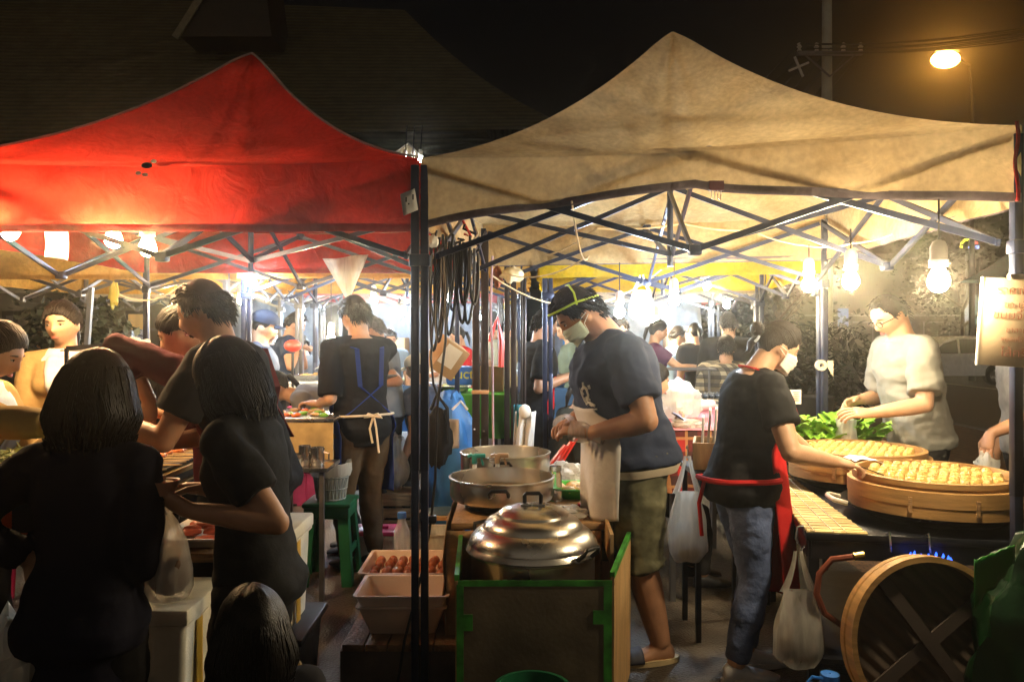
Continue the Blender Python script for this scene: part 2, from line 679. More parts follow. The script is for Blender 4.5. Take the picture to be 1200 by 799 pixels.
    def surf(s, t, ang, inf=0.):
        """point on the torso at angle ang from the front (degrees, + to the right)"""
        p, f, r, u = s.frame(t)
        a, b, o = s.ab(t)
        be = s.belly * math.exp(-((t - .28) / .3) ** 2)
        A = radians(ang); e = 2.5
        c, q = sin(A), cos(A)
        c = abs(c) ** (2 / e) * (1 if c >= 0 else -1); q = abs(q) ** (2 / e) * (1 if q >= 0 else -1)
        return p + f * (o + q * (b + inf + (be if q > 0 else 0))) + r * c * (a + inf)

    def headpt(s, x, y, z):
        return s.hc + s.hR * x * s.hh + s.hF * y * s.hh + s.hU * z * s.hh

    def headmesh(s, mb, nu=40, nv=30):
        """unit: head height 1; face towards +y"""
        rings = []
        for i in range(nv + 1):
            t = pi * i / nv; st = max(sin(t), .003)
            ring = []
            for j in range(nu):
                a = 2 * pi * j / nu
                x, y, z = .345 * st * cos(a), .43 * st * sin(a), -.5 * cos(t)
                lo = max(0, -z - .02) / .48
                x *= 1 - .30 * lo ** 1.4
                if y < 0: y *= 1 - .45 * lo
                else: y *= 1 - .06 * lo
                if y > 0:
                    fw = sm(y, .12, .32)
                    ax = abs(x)
                    y -= fw * .03 * max(0, .12 - ax) / .12 * 0
                    g = lambda cx, cz, sx, sz: math.exp(-((ax - cx) / sx) ** 2 - ((z - cz) / sz) ** 2)
                    y += fw * (.115 * g(0, -.13, .055, .075) + .045 * g(0, -.02, .04, .09) - .045 * g(.145, .015, .085, .055) + .022 * g(.13, .11, .14, .045)
                               + .035 * g(0, -.275, .11, .05) - .02 * g(0, -.345, .10, .025) + .035 * g(0, -.42, .12, .06) + .02 * g(.19, -.12, .1, .1))
                ring.append(s.headpt(x, y, z))
            rings.append(ring)
        mb.loft(rings)
        for sg in (1, -1):
            R = Matrix((s.hR, s.hF, s.hU)).transposed()
            mb.ell(s.headpt(.345 * sg, -.03, -.06), (.035 * s.hh, .075 * s.hh, .13 * s.hh), R, 12, 8)

    def armr(s):
        H = s.H * (s.bk if s.girth > 1 else s.girth ** .6)
        return dict(s=.034 * H, u=.030 * H, e=.0245 * H, f=.0255 * H, w=.0165 * H)

    def legr(s):
        H = s.H * (s.bk if s.girth > 1 else s.girth ** .6)
        return dict(h=.056 * H, t=.052 * H, k=.035 * H, c=.036 * H, a=.0225 * H)

    def arm_tube(s, mb, k, inf=0., upto=2., flare=0.):
        """upto: 1 = elbow, 2 = wrist"""
        A, r, S = s.arms[k], s.armr(), s.sh[k]
        pts = [(S, r['s']), (S.lerp(A['e'], .35), r['u'] * 1.06), (S.lerp(A['e'], .75), r['u'] * .9), (A['e'], r['e']),
               (A['e'].lerp(A['w'], .28), r['f']), (A['e'].lerp(A['w'], .7), r['w'] * 1.25), (A['w'], r['w'])]
        par = [0, .35, .75, 1, 1.28, 1.7, 2]
        P, Rr = [], []
        for i, (p, q) in enumerate(pts):
            if par[i] > upto:
                w = (upto - par[i - 1]) / (par[i] - par[i - 1])
                P.append(pts[i - 1][0].lerp(p, w)); Rr.append(pts[i - 1][1] * (1 - w) + q * w + inf + flare); break
            P.append(p); Rr.append(q + inf + (flare * par[i] / max(upto, .1)))
        # round the bend
        P2, R2 = [P[0]], [Rr[0]]
        for i in range(1, len(P)):
            for m in (1, 2, 3):
                P2.append(P[i - 1].lerp(P[i], m / 3)); R2.append(Rr[i - 1] * (1 - m / 3) + Rr[i] * m / 3)
        mb.tube(P2, R2, 14)
        d = (P[0] - P[1]).normalized()
        mb.ell(P[0], (Rr[0] * 1.02,) * 3, None, 14, 10)
        if upto > 1:
            mb.ell(A['e'], ((r['e'] + inf) * 1.0,) * 3, None, 12, 8)

    def leg_tube(s, mb, k, inf=0., upto=2., flare=0., crease=0):
        Lg, r, S = s.legs[k], s.legr(), s.hip[k]
        pts = [(S, r['h']), (S.lerp(Lg['k'], .3), r['t']), (S.lerp(Lg['k'], .75), r['t'] * .8), (Lg['k'], r['k']),
               (Lg['k'].lerp(Lg['a'], .3), r['c']), (Lg['k'].lerp(Lg['a'], .75), r['a'] * 1.25), (Lg['a'], r['a'])]
        par = [0, .3, .75, 1, 1.3, 1.75, 2]
        P, Rr = [], []
        for i, (p, q) in enumerate(pts):
            if par[i] > upto:
                w = (upto - par[i - 1]) / (par[i] - par[i - 1])
                P.append(pts[i - 1][0].lerp(p, w)); Rr.append(pts[i - 1][1] * (1 - w) + q * w + inf + flare); break
            P.append(p); Rr.append(q + inf + flare * par[i] / 2)
        P2, R2 = [P[0]], [Rr[0]]
        for i in range(1, len(P)):
            for m in (1, 2, 3):
                P2.append(P[i - 1].lerp(P[i], m / 3)); R2.append(Rr[i - 1] * (1 - m / 3) + Rr[i] * m / 3)
        mb.tube(P2, R2, 16)
        mb.ell(P[0], (Rr[0] * 1.0,) * 3, None, 14, 10)
        if upto > 1:
            mb.ell(Lg['k'], ((r['k'] + inf) * 1.0,) * 3, None, 12, 8)

    def palmgeo(s, mb, k):
        A = s.arms[k]; hd, pn = A['hd'], A['palm']
        sd = hd.cross(pn).normalized()
        H = s.H
        w0 = A['w'] - hd * .004
        rings = []
        for t, a, b in ((0, .0165, .0135), (.25, .021, .0135), (.6, .0245, .0125), (.9, .024, .011), (1.0, .021, .008)):
            c = w0 + hd * (.052 * H * t)
            rings.append([c + sd * (a * H * cos(2 * pi * j / 12)) + pn * (b * H * sin(2 * pi * j / 12)) for j in range(12)])
        mb.loft(rings)

    def fingers(s, mb, k, n=7):
        A = s.arms[k]; hd, pn = A['hd'], A['palm']
        sg = 1 if k == 'r' else -1
        sd = hd.cross(pn).normalized()
        # thumb side: for a right hand with palm down (pn=-U) the thumb is on the inner (left) side
        H = s.H; c = A['curl']
        ts = A.get('thumb', None)
        th = s.F.cross(V((0, 0, 1)))
        inner = -s.R * sg + s.U * .4
        tsg = 1 if sd.dot(inner) > 0 else -1
        for i, (off, ln) in enumerate(((.0185, .041), (.0065, .046), (-.006, .043), (-.018, .034))):
            b = A['w'] + hd * .046 * H + sd * off * tsg * H * .95
            d = (hd + sd * off * tsg * 5).normalized()
            p = [b, b + d * .012 * H]; ang = 0
            for m, fr in enumerate((.42, .32, .26)):
                ang += c * (.55 + .2 * m) + .05 * i * c
                dd = d * cos(ang) + pn * sin(ang)
                p.append(p[-1] + dd * ln * fr * H)
            r0 = .0052 * H
            mb.tube(p + [p[-1] + (p[-1] - p[-2]).normalized() * .002 * H], [r0, r0 * 1.02, r0 * 1.0, r0 * .92, r0 * .8, r0 * .35], n)
        b = A['w'] + hd * .014 * H + sd * .015 * tsg * H
        d1 = (hd * .72 + sd * .62 * tsg + pn * .30).normalized()
        d2 = (hd * .9 + sd * .22 * tsg + pn * (.25 + .4 * c)).normalized()
        p = [b, b + d1 * .026 * H, b + d1 * .026 * H + d2 * .020 * H, b + d1 * .026 * H + d2 * .034 * H, b + d1 * .026 * H + d2 * .037 * H]
        r0 = .0062 * H
        mb.tube(p, [r0 * 1.25, r0 * 1.1, r0, r0 * .8, r0 * .3], n)

    def body(s, bare_legs=False, bare_feet=False, face=True):
        mb = MB()
        s.torso(mb, -.16, 1.0)
        nk = (.037 if s.sex == 'm' else .031) * s.H * (1 + (s.girth - 1) * .6)
        mb.tube([s.neck - s.sd[-1] * .03 * s.H, s.neck, s.hc - s.hU * .2 * s.hh - s.hF * .09 * s.hh, s.hc - s.hU * .05 * s.hh - s.hF * .09 * s.hh], [nk * 1.25, nk * 1.06, nk, nk], 16)
        # trapezius
        for k in 'rl':
            mb.capsule(s.neck - s.sd[-1] * .012 * s.H, s.sh[k].lerp(s.neck, .22), .03 * s.H * s.bk, .027 * s.H * s.bk, 10)
            s.arm_tube(mb, k); s.palmgeo(mb, k)
            s.leg_tube(mb, k, 0)
            if bare_feet:
                s.footgeo(mb, k, 0)
        s.headmesh(mb)
        vs, ns, fs = remesh(mb, s.vox, 2)
        o = MB(); o.add(vs, fs)
        for k in 'rl':
            s.fingers(o, k)
        mats = [s.skin, M_lip, M_eye, M_brow, M_eyew]
        if face:
            hR = Matrix((s.hR, s.hF, s.hU)).transposed(); h = s.hh
            for sg in (1, -1):
                o.cur = 4; o.ell(s.headpt(.148 * sg, .372, .012), (.055 * h, .025 * h, .020 * h), hR, 10, 6)
                o.cur = 2; o.ell(s.headpt(.150 * sg, .380, .012), (.030 * h, .024 * h, .021 * h), hR, 8, 6)
                o.tube([s.headpt(sg * q, .392 - .9 * (q - .14) ** 2 * 6, .03 - abs(q - .14) * .16) for q in (.085, .115, .15, .185, .215)], [.005 * h, .010 * h, .012 * h, .010 * h, .004 * h], 6)
                o.cur = 3; o.tube([s.headpt(sg * q, .405 - (q - .12) ** 2 * 5.5, .105 + .05 * (q - .08) - max(0, q - .18) * .45) for q in (.075, .11, .15, .19, .235)], [.010 * h, .018 * h, .018 * h, .014 * h, .005 * h], 6)
            o.cur = 1
            for z, rr_ in ((-.262, .013), (-.292, .016)):
                o.tube([s.headpt(q, .425 - abs(q) ** 1.6 * 1.6, z + (abs(q) * .04 if z > -.28 else abs(q) * .12)) for q in (-.095, -.05, 0, .05, .095)], [.003 * h, rr_ * h, rr_ * h, rr_ * h, .003 * h], 6)
            o.cur = 0
        s.b = o.build('body', mats, s.root, angle=70)
        return s

    def wrinkle(s, vs, ns, amp, k, seed):
        out = []
        for p, n in zip(vs, ns):
            q = V((p.x * k, p.y * k, p.z * k * 1.7 + seed))
            w = .7 * noise.noise(q) + .9 * (.45 - abs(noise.noise(V((p.x * k * .9 + p.z * k * .6, p.y * k * .9, p.z * k * .9 - p.x * k * .5 + seed))))) + .3 * noise.noise(q * 2.7)
            out.append(p + n * w * amp)
        return out

    def top(s, m, sleeve=.55, hem=-.02, inf=.011, flare=.02, sflare=.012, name='shirt', amp=.010, top=.985, seed=0, vox=None, split=False):
        mb = MB(); s.torso(mb, hem, top, inf, flare=flare)
        for k in 'rl':
            sv = sleeve[k] if isinstance(sleeve, dict) else sleeve
            if sv:
                s.arm_tube(mb, k, inf * .9, sv, sflare if sv < 1.6 else .003)
            mb.capsule(s.neck - s.sd[-1] * .016 * s.H, s.sh[k].lerp(s.neck, .15), .028 * s.H * s.bk + inf * .5, .032 * s.H * s.bk + inf, 10)
        vs, ns, fs = remesh(mb, vox or max(s.vox, .010), 2)
        vs = s.wrinkle(vs, ns, amp, 8, seed)
        o = MB(); o.add(vs, fs)
        o.build(name, m, s.root, angle=60)
        return s

    def pants(s, m, upto=1.95, inf=.009, flare=.0, waist=.12, name='trousers', amp=.010, seed=3):
        mb = MB(); s.torso(mb, -.16, waist, inf)
        for k in 'rl':
            s.leg_tube(mb, k, inf, upto, flare)
            Lg = s.legs[k]
            mb.capsule(s.pel - s.U * .02 * s.H, s.hip[k].lerp(Lg['k'], .25), .05 * s.H * s.bk, .05 * s.H * s.bk + inf, 12)
        vs, ns, fs = remesh(mb, max(s.vox, .011), 2)
        vs = s.wrinkle(vs, ns, amp, 9, seed)
        o = MB(); o.add(vs, fs); o.build(name, m, s.root, angle=60)
        return s

    def footgeo(s, mb, k, inf):
        Lg = s.legs[k]; d = V((Lg['fd'].x, Lg['fd'].y, 0)).normalized(); H = s.H
        sd = d.cross(s.U)
        a = Lg['a']; z0 = a.z - .045 * H
        rings = []
        for t, w, h in ((-.034, .014, .036), (-.02, .021, .050), (.01, .022, .052), (.04, .025, .036), (.075, .0285, .024), (.1, .027, .018), (.118, .017, .012)):
            c = V((a.x, a.y, 0)) + d * t * H
            rings.append([c + sd * (w * H + inf) * cos(2 * pi * j / 14) + s.U * (z0 + .004 + (h * H / 2 + inf) * (1 + sin(2 * pi * j / 14))) for j in range(14)])
        mb.loft(rings)

    def shoes(s, m, name='shoe', sole=None):
        for k in 'rl':
            mb = MB(); s.footgeo(mb, k, .004)
            vs, ns, fs = remesh(mb, .01, 2)
            o = MB(); o.add(vs, fs); sh = o.build(name, m, s.root)
            if sole:
                mb = MB(); Lg = s.legs[k]; d = V((Lg['fd'].x, Lg['fd'].y, 0)).normalized(); sd = d.cross(s.U); H = s.H; a = Lg['a']
                out = []
                for q in range(20):
                    t = 2 * pi * q / 20
                    out.append(V((a.x, a.y, s.base.z + .002)) + d * (.042 + .084 * cos(t)) * H + sd * (.030 * sin(t) * (1 + .15 * cos(t))) * H)
                mb.loft([out, [p + V((0, 0, .022)) for p in out]]); mb.build('sole', sole, sh)
        return s

    # ---- hair
    def hair(s, style='short', m=None, seed=0, vol=1., tuft=1., length=None):
        m = m or M_hair
        h = s.hh; rr = random.Random(seed)
        mb = MB()
        nu, nv = 48, 30

        def line(a):          # hairline height (in head units) at azimuth a (0 = front)
            aa = abs(a)
            if style in ('short', 'cap', 'thin'):
                front = .27 if style != 'thin' else .36
                if aa < .75: return front - .03 * aa
                if aa < 1.25: return front - .02 + (aa - .75) / .5 * (-.28)
                if aa < 1.75: return -.03 + (aa - 1.25) * .1
                return .02 - .30 * sm(aa, 1.75, 2.3)
            if style in ('bob', 'long'):
                if aa < .5: return .26
                if aa < .95: return .26 - (aa - .5) / .45 * .55
                return -.55
            # tied back
            if aa < .6: return .255 - .06 * aa
            if aa < 1.4: return .22 - (aa - .6) / .8 * .26
            if aa < 1.8: return .03 - .1 * (aa - 1.45)
            return -.02 - .25 * sm(aa, 1.8, 2.4)
        th0 = {'short': .055, 'thin': .03, 'cap': .03, 'bob': .075, 'long': .06, 'bun': .04, 'tail': .04}[style] * vol
        rings = []
        for i in range(nv + 1):
            t = pi * i / nv; st = max(sin(t), .004)
            ring = []
            for j in range(nu):
                a = 2 * pi * j / nu
                az = atan2(cos(a), sin(a))     # 0 at front (+y)
                z = -.5 * cos(t)
                e = sm(z - line(az), -.03, .045)
                lo = max(0, -z - .02) / .48
                kx = (1 - .30 * lo ** 1.4) if style not in ('bob', 'long') else 1.
                ky = (1 - .45 * lo) if (sin(a) < 0 and style not in ('bob', 'long')) else 1.
                k = 1 + (-.09 + e * (.09 + th0 / .42))
                if style == 'short' and z > .2:
                    k += .05 * vol * sm(z, .2, .45)
                nz = noise.noise(V((cos(a) * 5, sin(a) * 5, z * 4 + seed)))
                k += e * .022 * nz + e * .010 * sin(a * 43 + nz * 5)
                ring.append(s.headpt(.345 * st * cos(a) * k * kx, .43 * st * sin(a) * k * ky, z * (k if z > 0 else 1)))
            rings.append(ring)
        mb.loft(rings)
        if style in ('bob', 'long'):
            # curtain of hair: thick shell of rings open at the face
            zb = -length if length else (-.92 * vol if style == 'bob' else -1.9 * vol)
            nk = 44; rings = []
            gap = .62 if style == 'bob' else .8
            M_ = 20
            for i in range(M_ + 1):
                w = i / M_; z = .40 + (zb - .40) * w
                outer, inner = [], []
                for j in range(nk + 1):
                    a = gap + (2 * pi - 2 * gap) * j / nk
                    zc_ = max(0, z)
                    q_ = sqrt(max(0, 1 - (zc_ / .565) ** 2))
                    rx = (.385 + .105 * sm(w, .25, .7) - .15 * sm(w, .62, 1.0) * (style == 'bob')) * q_
                    ry = (.465 + .03 * w) * q_ - .10 * sm(w, .8, 1.0) * (style == 'bob') - (.08 * sm(w, .4, 1.) if style == 'long' else 0)
                    rx *= vol ** .5; ry *= vol ** .5
                    rid = 1 + .014 * sin(a * 61 + 2 * sin(w * 4)) + .02 * noise.noise(V((a * 6, w * 2, seed)))
                    zz = z + (.05 * noise.noise(V((a * 9, 0, seed))) * w)
                    outer.append(s.headpt(sin(a) * rx * rid, cos(a) * ry * rid - .03, zz))
                    inner.append(s.headpt(sin(a) * rx * .74, cos(a) * ry * .74 - .03, zz + .02))
                rings.append(outer + inner[::-1])
            mb.loft(rings)
            for q in range(160):      # loose strands at the hem and outline
                a = rr.uniform(gap, 2 * pi - gap); z0 = rr.uniform(zb * .55, zb * .9)
                rx, ry = .49 * vol ** .5, .50 * vol ** .5
                k0 = rr.uniform(.93, 1.03); k1 = k0 * rr.uniform(.78, 1.02)
                k0 *= .93 if style == 'bob' else 1; k1 *= .85 if style == 'bob' else 1
                p0 = s.headpt(sin(a) * rx * k0, cos(a) * ry * k0 - .03, z0)
                p1 = s.headpt(sin(a) * rx * k1, cos(a) * ry * k1 - .03, min(z0 - .12, zb + rr.uniform(-.09, .02)))
                mb.tube([p0, p0.lerp(p1, .6) + s.hU * .0, p1], [.009 * h, .010 * h, .001 * h], 5)
        if style in ('short', 'thin'):
            for q in range((1300 if s.vox < .0125 else 500) if style == 'short' else 260):
                a = rr.uniform(-pi, pi); z = rr.uniform(-.25, .5)
                if z < line(a) + .02 or rr.random() > tuft: continue
                st = sqrt(max(0, 1 - (z / .5) ** 2))
                k = 1 + th0 / .42
                p = s.headpt(.345 * st * sin(a) * k, .43 * st * cos(a) * k, z * k)
                out = (p - s.hc).normalized()
                flow = (-s.hU * (.8 - z) + s.hF * (.9 if z > .25 else -.2) + s.hR * rr.uniform(-.5, .5) + out * rr.uniform(-.05, .38)).normalized()
                L_ = rr.uniform(.08, .16) * h * min(vol, 1.15)
                mb.tube([p - out * .02 * h, p + flow * L_ * .5 + out * .01 * h, p + flow * L_], [.015 * h, .012 * h, .001 * h], 4)
        if style == 'bun':
            R = Matrix((s.hR, s.hF, s.hU)).transposed()
            mb.ell(s.headpt(0, -.55, .14), (.15 * h, .16 * h, .15 * h), R, 16, 12)
            mb.ell(s.headpt(.02, -.60, .2), (.10 * h, .12 * h, .09 * h), R, 12, 8)
            mb.tube([s.headpt(0, -.48, -.02), s.headpt(0, -.56, -.2), s.headpt(0, -.53, -.36), s.headpt(0, -.62, -.47)], [.09 * h, .075 * h, .045 * h, .008 * h], 10)
            for q in range(40):
                a = rr.uniform(0, 2 * pi)
                p = s.headpt(.12 * cos(a), -.56 + .05 * sin(a), .16 + .12 * sin(a))
                d = V((rr.uniform(-1, 1), rr.uniform(-1, 1), rr.uniform(-.3, 1))).normalized()
                mb.tube([p, p + d * .09 * h, p + d * .12 * h - s.U * .05 * h], [.012 * h, .008 * h, .001 * h], 5)
        if style == 'tail':
            mb.tube([s.headpt(0, -.42, .08), s.headpt(0, -.55, .0), s.headpt(0, -.58, -.35), s.headpt(0, -.52, -.75)], [.07 * h, .10 * h, .09 * h, .01 * h], 10)
        def sp(a, z, k):
            st = sqrt(max(0, 1 - (z / .5) ** 2)); lo = max(0, -z - .02) / .48
            return s.headpt(.345 * st * sin(a) * k * (1 - .3 * lo ** 1.4), .43 * st * cos(a) * k, z * k)
        if style in ('bun', 'tail') and s.vox < .0125:
            for q in range(330):
                a = rr.uniform(-2.3, 2.3); z0 = line(a) + rr.uniform(-.01, .05)
                k = 1 + th0 / .42 + .040
                P_ = []
                zk = .14 if style == 'bun' else .06
                d0 = V((sin(a) * sqrt(max(0, 1 - (z0 / .5) ** 2)), cos(a) * sqrt(max(0, 1 - (z0 / .5) ** 2)), z0 / .5)); d1 = V((rr.uniform(-.12, .12), -1, zk / .5)).normalized()
                for i_ in range(9):
                    t_ = i_ / 8
                    dd = (d0 * (1 - t_) + d1 * t_ + V((0, 0, .25 * sin(pi * t_)))).normalized()
                    P_.append(sp(atan2(dd.x, dd.y), dd.z * .5, k + .014 * sin(q * 1.7) - (.06 if i_ == 0 else 0)))
                mb.tube(P_, [.004 * h, .011 * h] + [.015 * h] * 5 + [.012 * h, .005 * h], 5)
        if style in ('bob', 'long') and s.vox < .0125:
            for q in range(260):
                a = rr.uniform(gap + .1, 2 * pi - gap - .1); P_ = []
                ze = zb * rr.uniform(.75, 1.0)
                for i_ in range(8):
                    z = .47 + (ze - .47) * i_ / 7
                    q_ = sqrt(max(0, 1 - (max(0, z) / .565) ** 2)); w_ = (.40 - z) / (.40 - zb)
                    rx = (.402 + .105 * sm(w_, .25, .7) - .15 * sm(w_, .62, 1.0) * (style == 'bob')) * q_ * vol ** .5
                    ry = ((.482 + .03 * w_) * q_ - .10 * sm(w_, .8, 1.0) * (style == 'bob') - (.08 * sm(w_, .4, 1.) if style == 'long' else 0)) * vol ** .5
                    P_.append(s.headpt(sin(a + .05 * sin(q + i_)) * rx, cos(a + .05 * sin(q + i_)) * ry - .03 * min(1, i_ / 3), z))
                mb.tube(P_, [.004 * h] + [.012 * h] * 6 + [.002 * h], 5)
        s.hairo = mb.build('hair', m, s.root, angle=70)
        return s

    def cap(s, m, brim=True):
        rings = []
        mb = MB()
        prof = [(0, .40, .49), (.12, .41, .50), (.25, .39, .47), (.38, .30, .36), (.46, .16, .2), (.49, .01, .01)]
        for z, a, b in prof:
            rings.append([s.headpt(a * cos(2 * pi * j / 24), b * sin(2 * pi * j / 24) - .02, .14 + z * .95) for j in range(24)])
        mb.loft(rings)
        c = mb.build('cap', m, s.root)
        if brim:
            mb = MB()
            mb.grid(lambda u, v: s.headpt((u - .5) * .74, .40 + v * .34 * sqrt(max(0, 1 - (2 * u - 1) ** 2)), .16 - .08 * v - .08 * (2 * u - 1) ** 2), 12, 4)
            mb.build('brim', m, c, solid=.006)
        return s

    def mask(s, m=None):
        mb = MB()

        def fn(u, v):
            a = radians((u - .5) * 150); z = -.05 - .44 * v
            lo = max(0, -z - .02) / .48
            rx = .325 * (1 - .28 * lo ** 1.4) + .035; ry = .44 + .075 * sin(pi * min(1, v * 1.15 + .12)) * cos(a) ** 2
            pinch = 1 - .0 * v
            zz = z + (.05 * (1 - v) + .0) * -abs(u - .5) * 1.2 + v * .22 * abs(u - .5)
            pl = .008 * (1 if int(v * 9) % 2 else -1)
            return s.headpt(sin(a) * rx * pinch, cos(a) * (ry + pl), zz)
        mb.grid(fn, 20, 18)
        k = mb.build('face_mask', m or M_mask, s.root, solid=.003, angle=50)
        for sg in (1, -1):
            mb = MB()
            for v, z in ((.05, .0), (.9, -.14)):
                p = fn(.5 + sg * .5, v)
                mb.tube([p, s.headpt(.385 * sg, .1, (-.07 + z) * .8), s.headpt(.395 * sg, -.08, -.02 + z * .4)], .0018, 5)
            mb.build('ear_loop', M_white_pl_, k)
        return s

    def apron(s, m, t0, t1, half, inf=.02, neckm=None, drop=0., name='apron', flare=.0, back=False, side=0, n=18, hang=-.10):
        """bib/skirt panel lying on the front of the torso between t0 (below may hang straight) and t1"""
        mb = MB()
        P0 = {}

        def fn(u, v):
            ang = side + (u - .5) * 2 * half * (1 if v < .55 else 1 - .45 * sm(v, .8, 1.))
            if back: ang += 180
            t = t0 + (t1 - t0) * max(0, v)
            base = s.surf(max(t, hang), ang, inf + .004 * noise.noise(V((u * 5, v * 5, 1))))
            if t < hang:
                base = base - s.U * (hang - t) * s.L + (s.F if not back else -s.F) * flare * (hang - t) + s.R * .016 * sin(u * 14 + 1) * min(1, (hang - t) * 2) + s.F * .018 * cos(u * 17) * min(1, (hang - t) * 2)
            return base
        mb.grid(fn, n, 30)
        a = mb.build(name, m, s.root, solid=.004, angle=60)
        s.apfn = fn
        return a


M_white_pl_ = mat('elastic_white', (.7, .7, .66), .6)
M_sandal = mat('dark_sandal', (.03, .03, .045), .6)
# ================================================================ materials of the setting
M_asph = mat('asphalt', (.045, .042, .04), .55, var=.5, scale=5, bump=.5, bscale=90)
M_conc = mat('concrete', (.22, .2, .17), .8, var=.3, scale=3, bump=.3)
M_black = mat('black_paint', (.012, .013, .018), .38, var=.3, metal=.3)
M_bluesteel = mat('dark_blue_steel', (.028, .036, .07), .35, metal=.55, var=.3)
M_grey = mat('grey_steel', (.16, .16, .17), .4, metal=.7, var=.2)
M_white_pl = mat('white_plastic', (.75, .73, .68), .45, var=.08)
M_wood = mat('worn_wood', (.3, .17, .07), .6, var=.45, scale=6, stretch=(1, 1, 8), bump=.3)
M_ply = mat('plywood', (.5, .31, .13), .6, var=.25, scale=5, stretch=(6, 6, 1), bump=.15)
M_bamboo = mat('bamboo', (.38, .21, .07), .5, var=.25, scale=6, stretch=(1, 1, 10), bump=.2)
M_dark = mat('dark_grime', (.015, .013, .011), .6, var=.5)
M_tape = mat('masking_tape', (.6, .5, .35), .6)
M_cable = mat('black_rubber', (.01, .01, .011), .45)
M_rope = mat('nylon_rope', (.6, .48, .3), .8)

# ================================================================ ground
def struct(name, mb, m, loc=(0, 0, 0), angle=30):
    return mb.build(name, m, loc=loc, angle=angle, kind='structure')


mb = MB(); mb.add([(-90, -30, -.13), (90, -30, -.13), (90, 160, -.13), (-90, 160, -.13)], [(0, 1, 2, 3)])
struct('ground', mb, M_asph, angle=0)
mb = MB(); mb.box((-13.9, 20, -.0645), (32.2, 44, .129))
M_lane = mat('lane_asphalt', (.05, .042, .033), .42, var=.55, scale=2.3, bump=.6, bscale=75, col2=(.075, .06, .045))
struct('market_lane', mb, M_lane, angle=0)
mb = MB(); mb.box((4.72, 20, -.0625), (5.035, 44, .125))
struct('pavement', mb, brick_mat('paving_brick', (.30, .15, .06), (.2, .1, .045), (.06, .045, .03), 7.), angle=0)
mb = MB(); mb.box((7.32, 20, -.06), (.16, 44, .136))
struct('kerb', mb, M_conc, angle=0)
mb = MB(); mb.box((14, 40, -.127), (.12, 80, .004))
struct('road_line', mb, mat('road_paint', (.6, .58, .5), .7), angle=0)

# ================================================================ tents
M_red = cloth_mat('red_awning', (.55, .032, .018), (.34, .016, .010), trans=.55)
M_beige = cloth_mat('beige_awning', (.66, .49, .26), (.44, .30, .14), trans=.32, scale=2.2)
M_ochre = cloth_mat('ochre_awning', (.68, .40, .10), (.5, .26, .05), trans=.5)
M_yel = cloth_mat('yellow_awning', (.78, .56, .03), (.62, .40, .02), trans=.5)
M_cream = cloth_mat('cream_awning', (.78, .70, .52), (.6, .5, .33), trans=.5)
M_pink = cloth_mat('pink_awning', (.62, .2, .2), (.45, .1, .1), trans=.5)
M_hem = cloth_mat('grey_hem', (.20, .16, .17), (.13, .1, .11), trans=.25)
M_hemred = cloth_mat('red_hem', (.4, .03, .03), (.3, .02, .02), trans=.3)
M_pipe = mat('white_piping', (.6, .55, .52), .7)


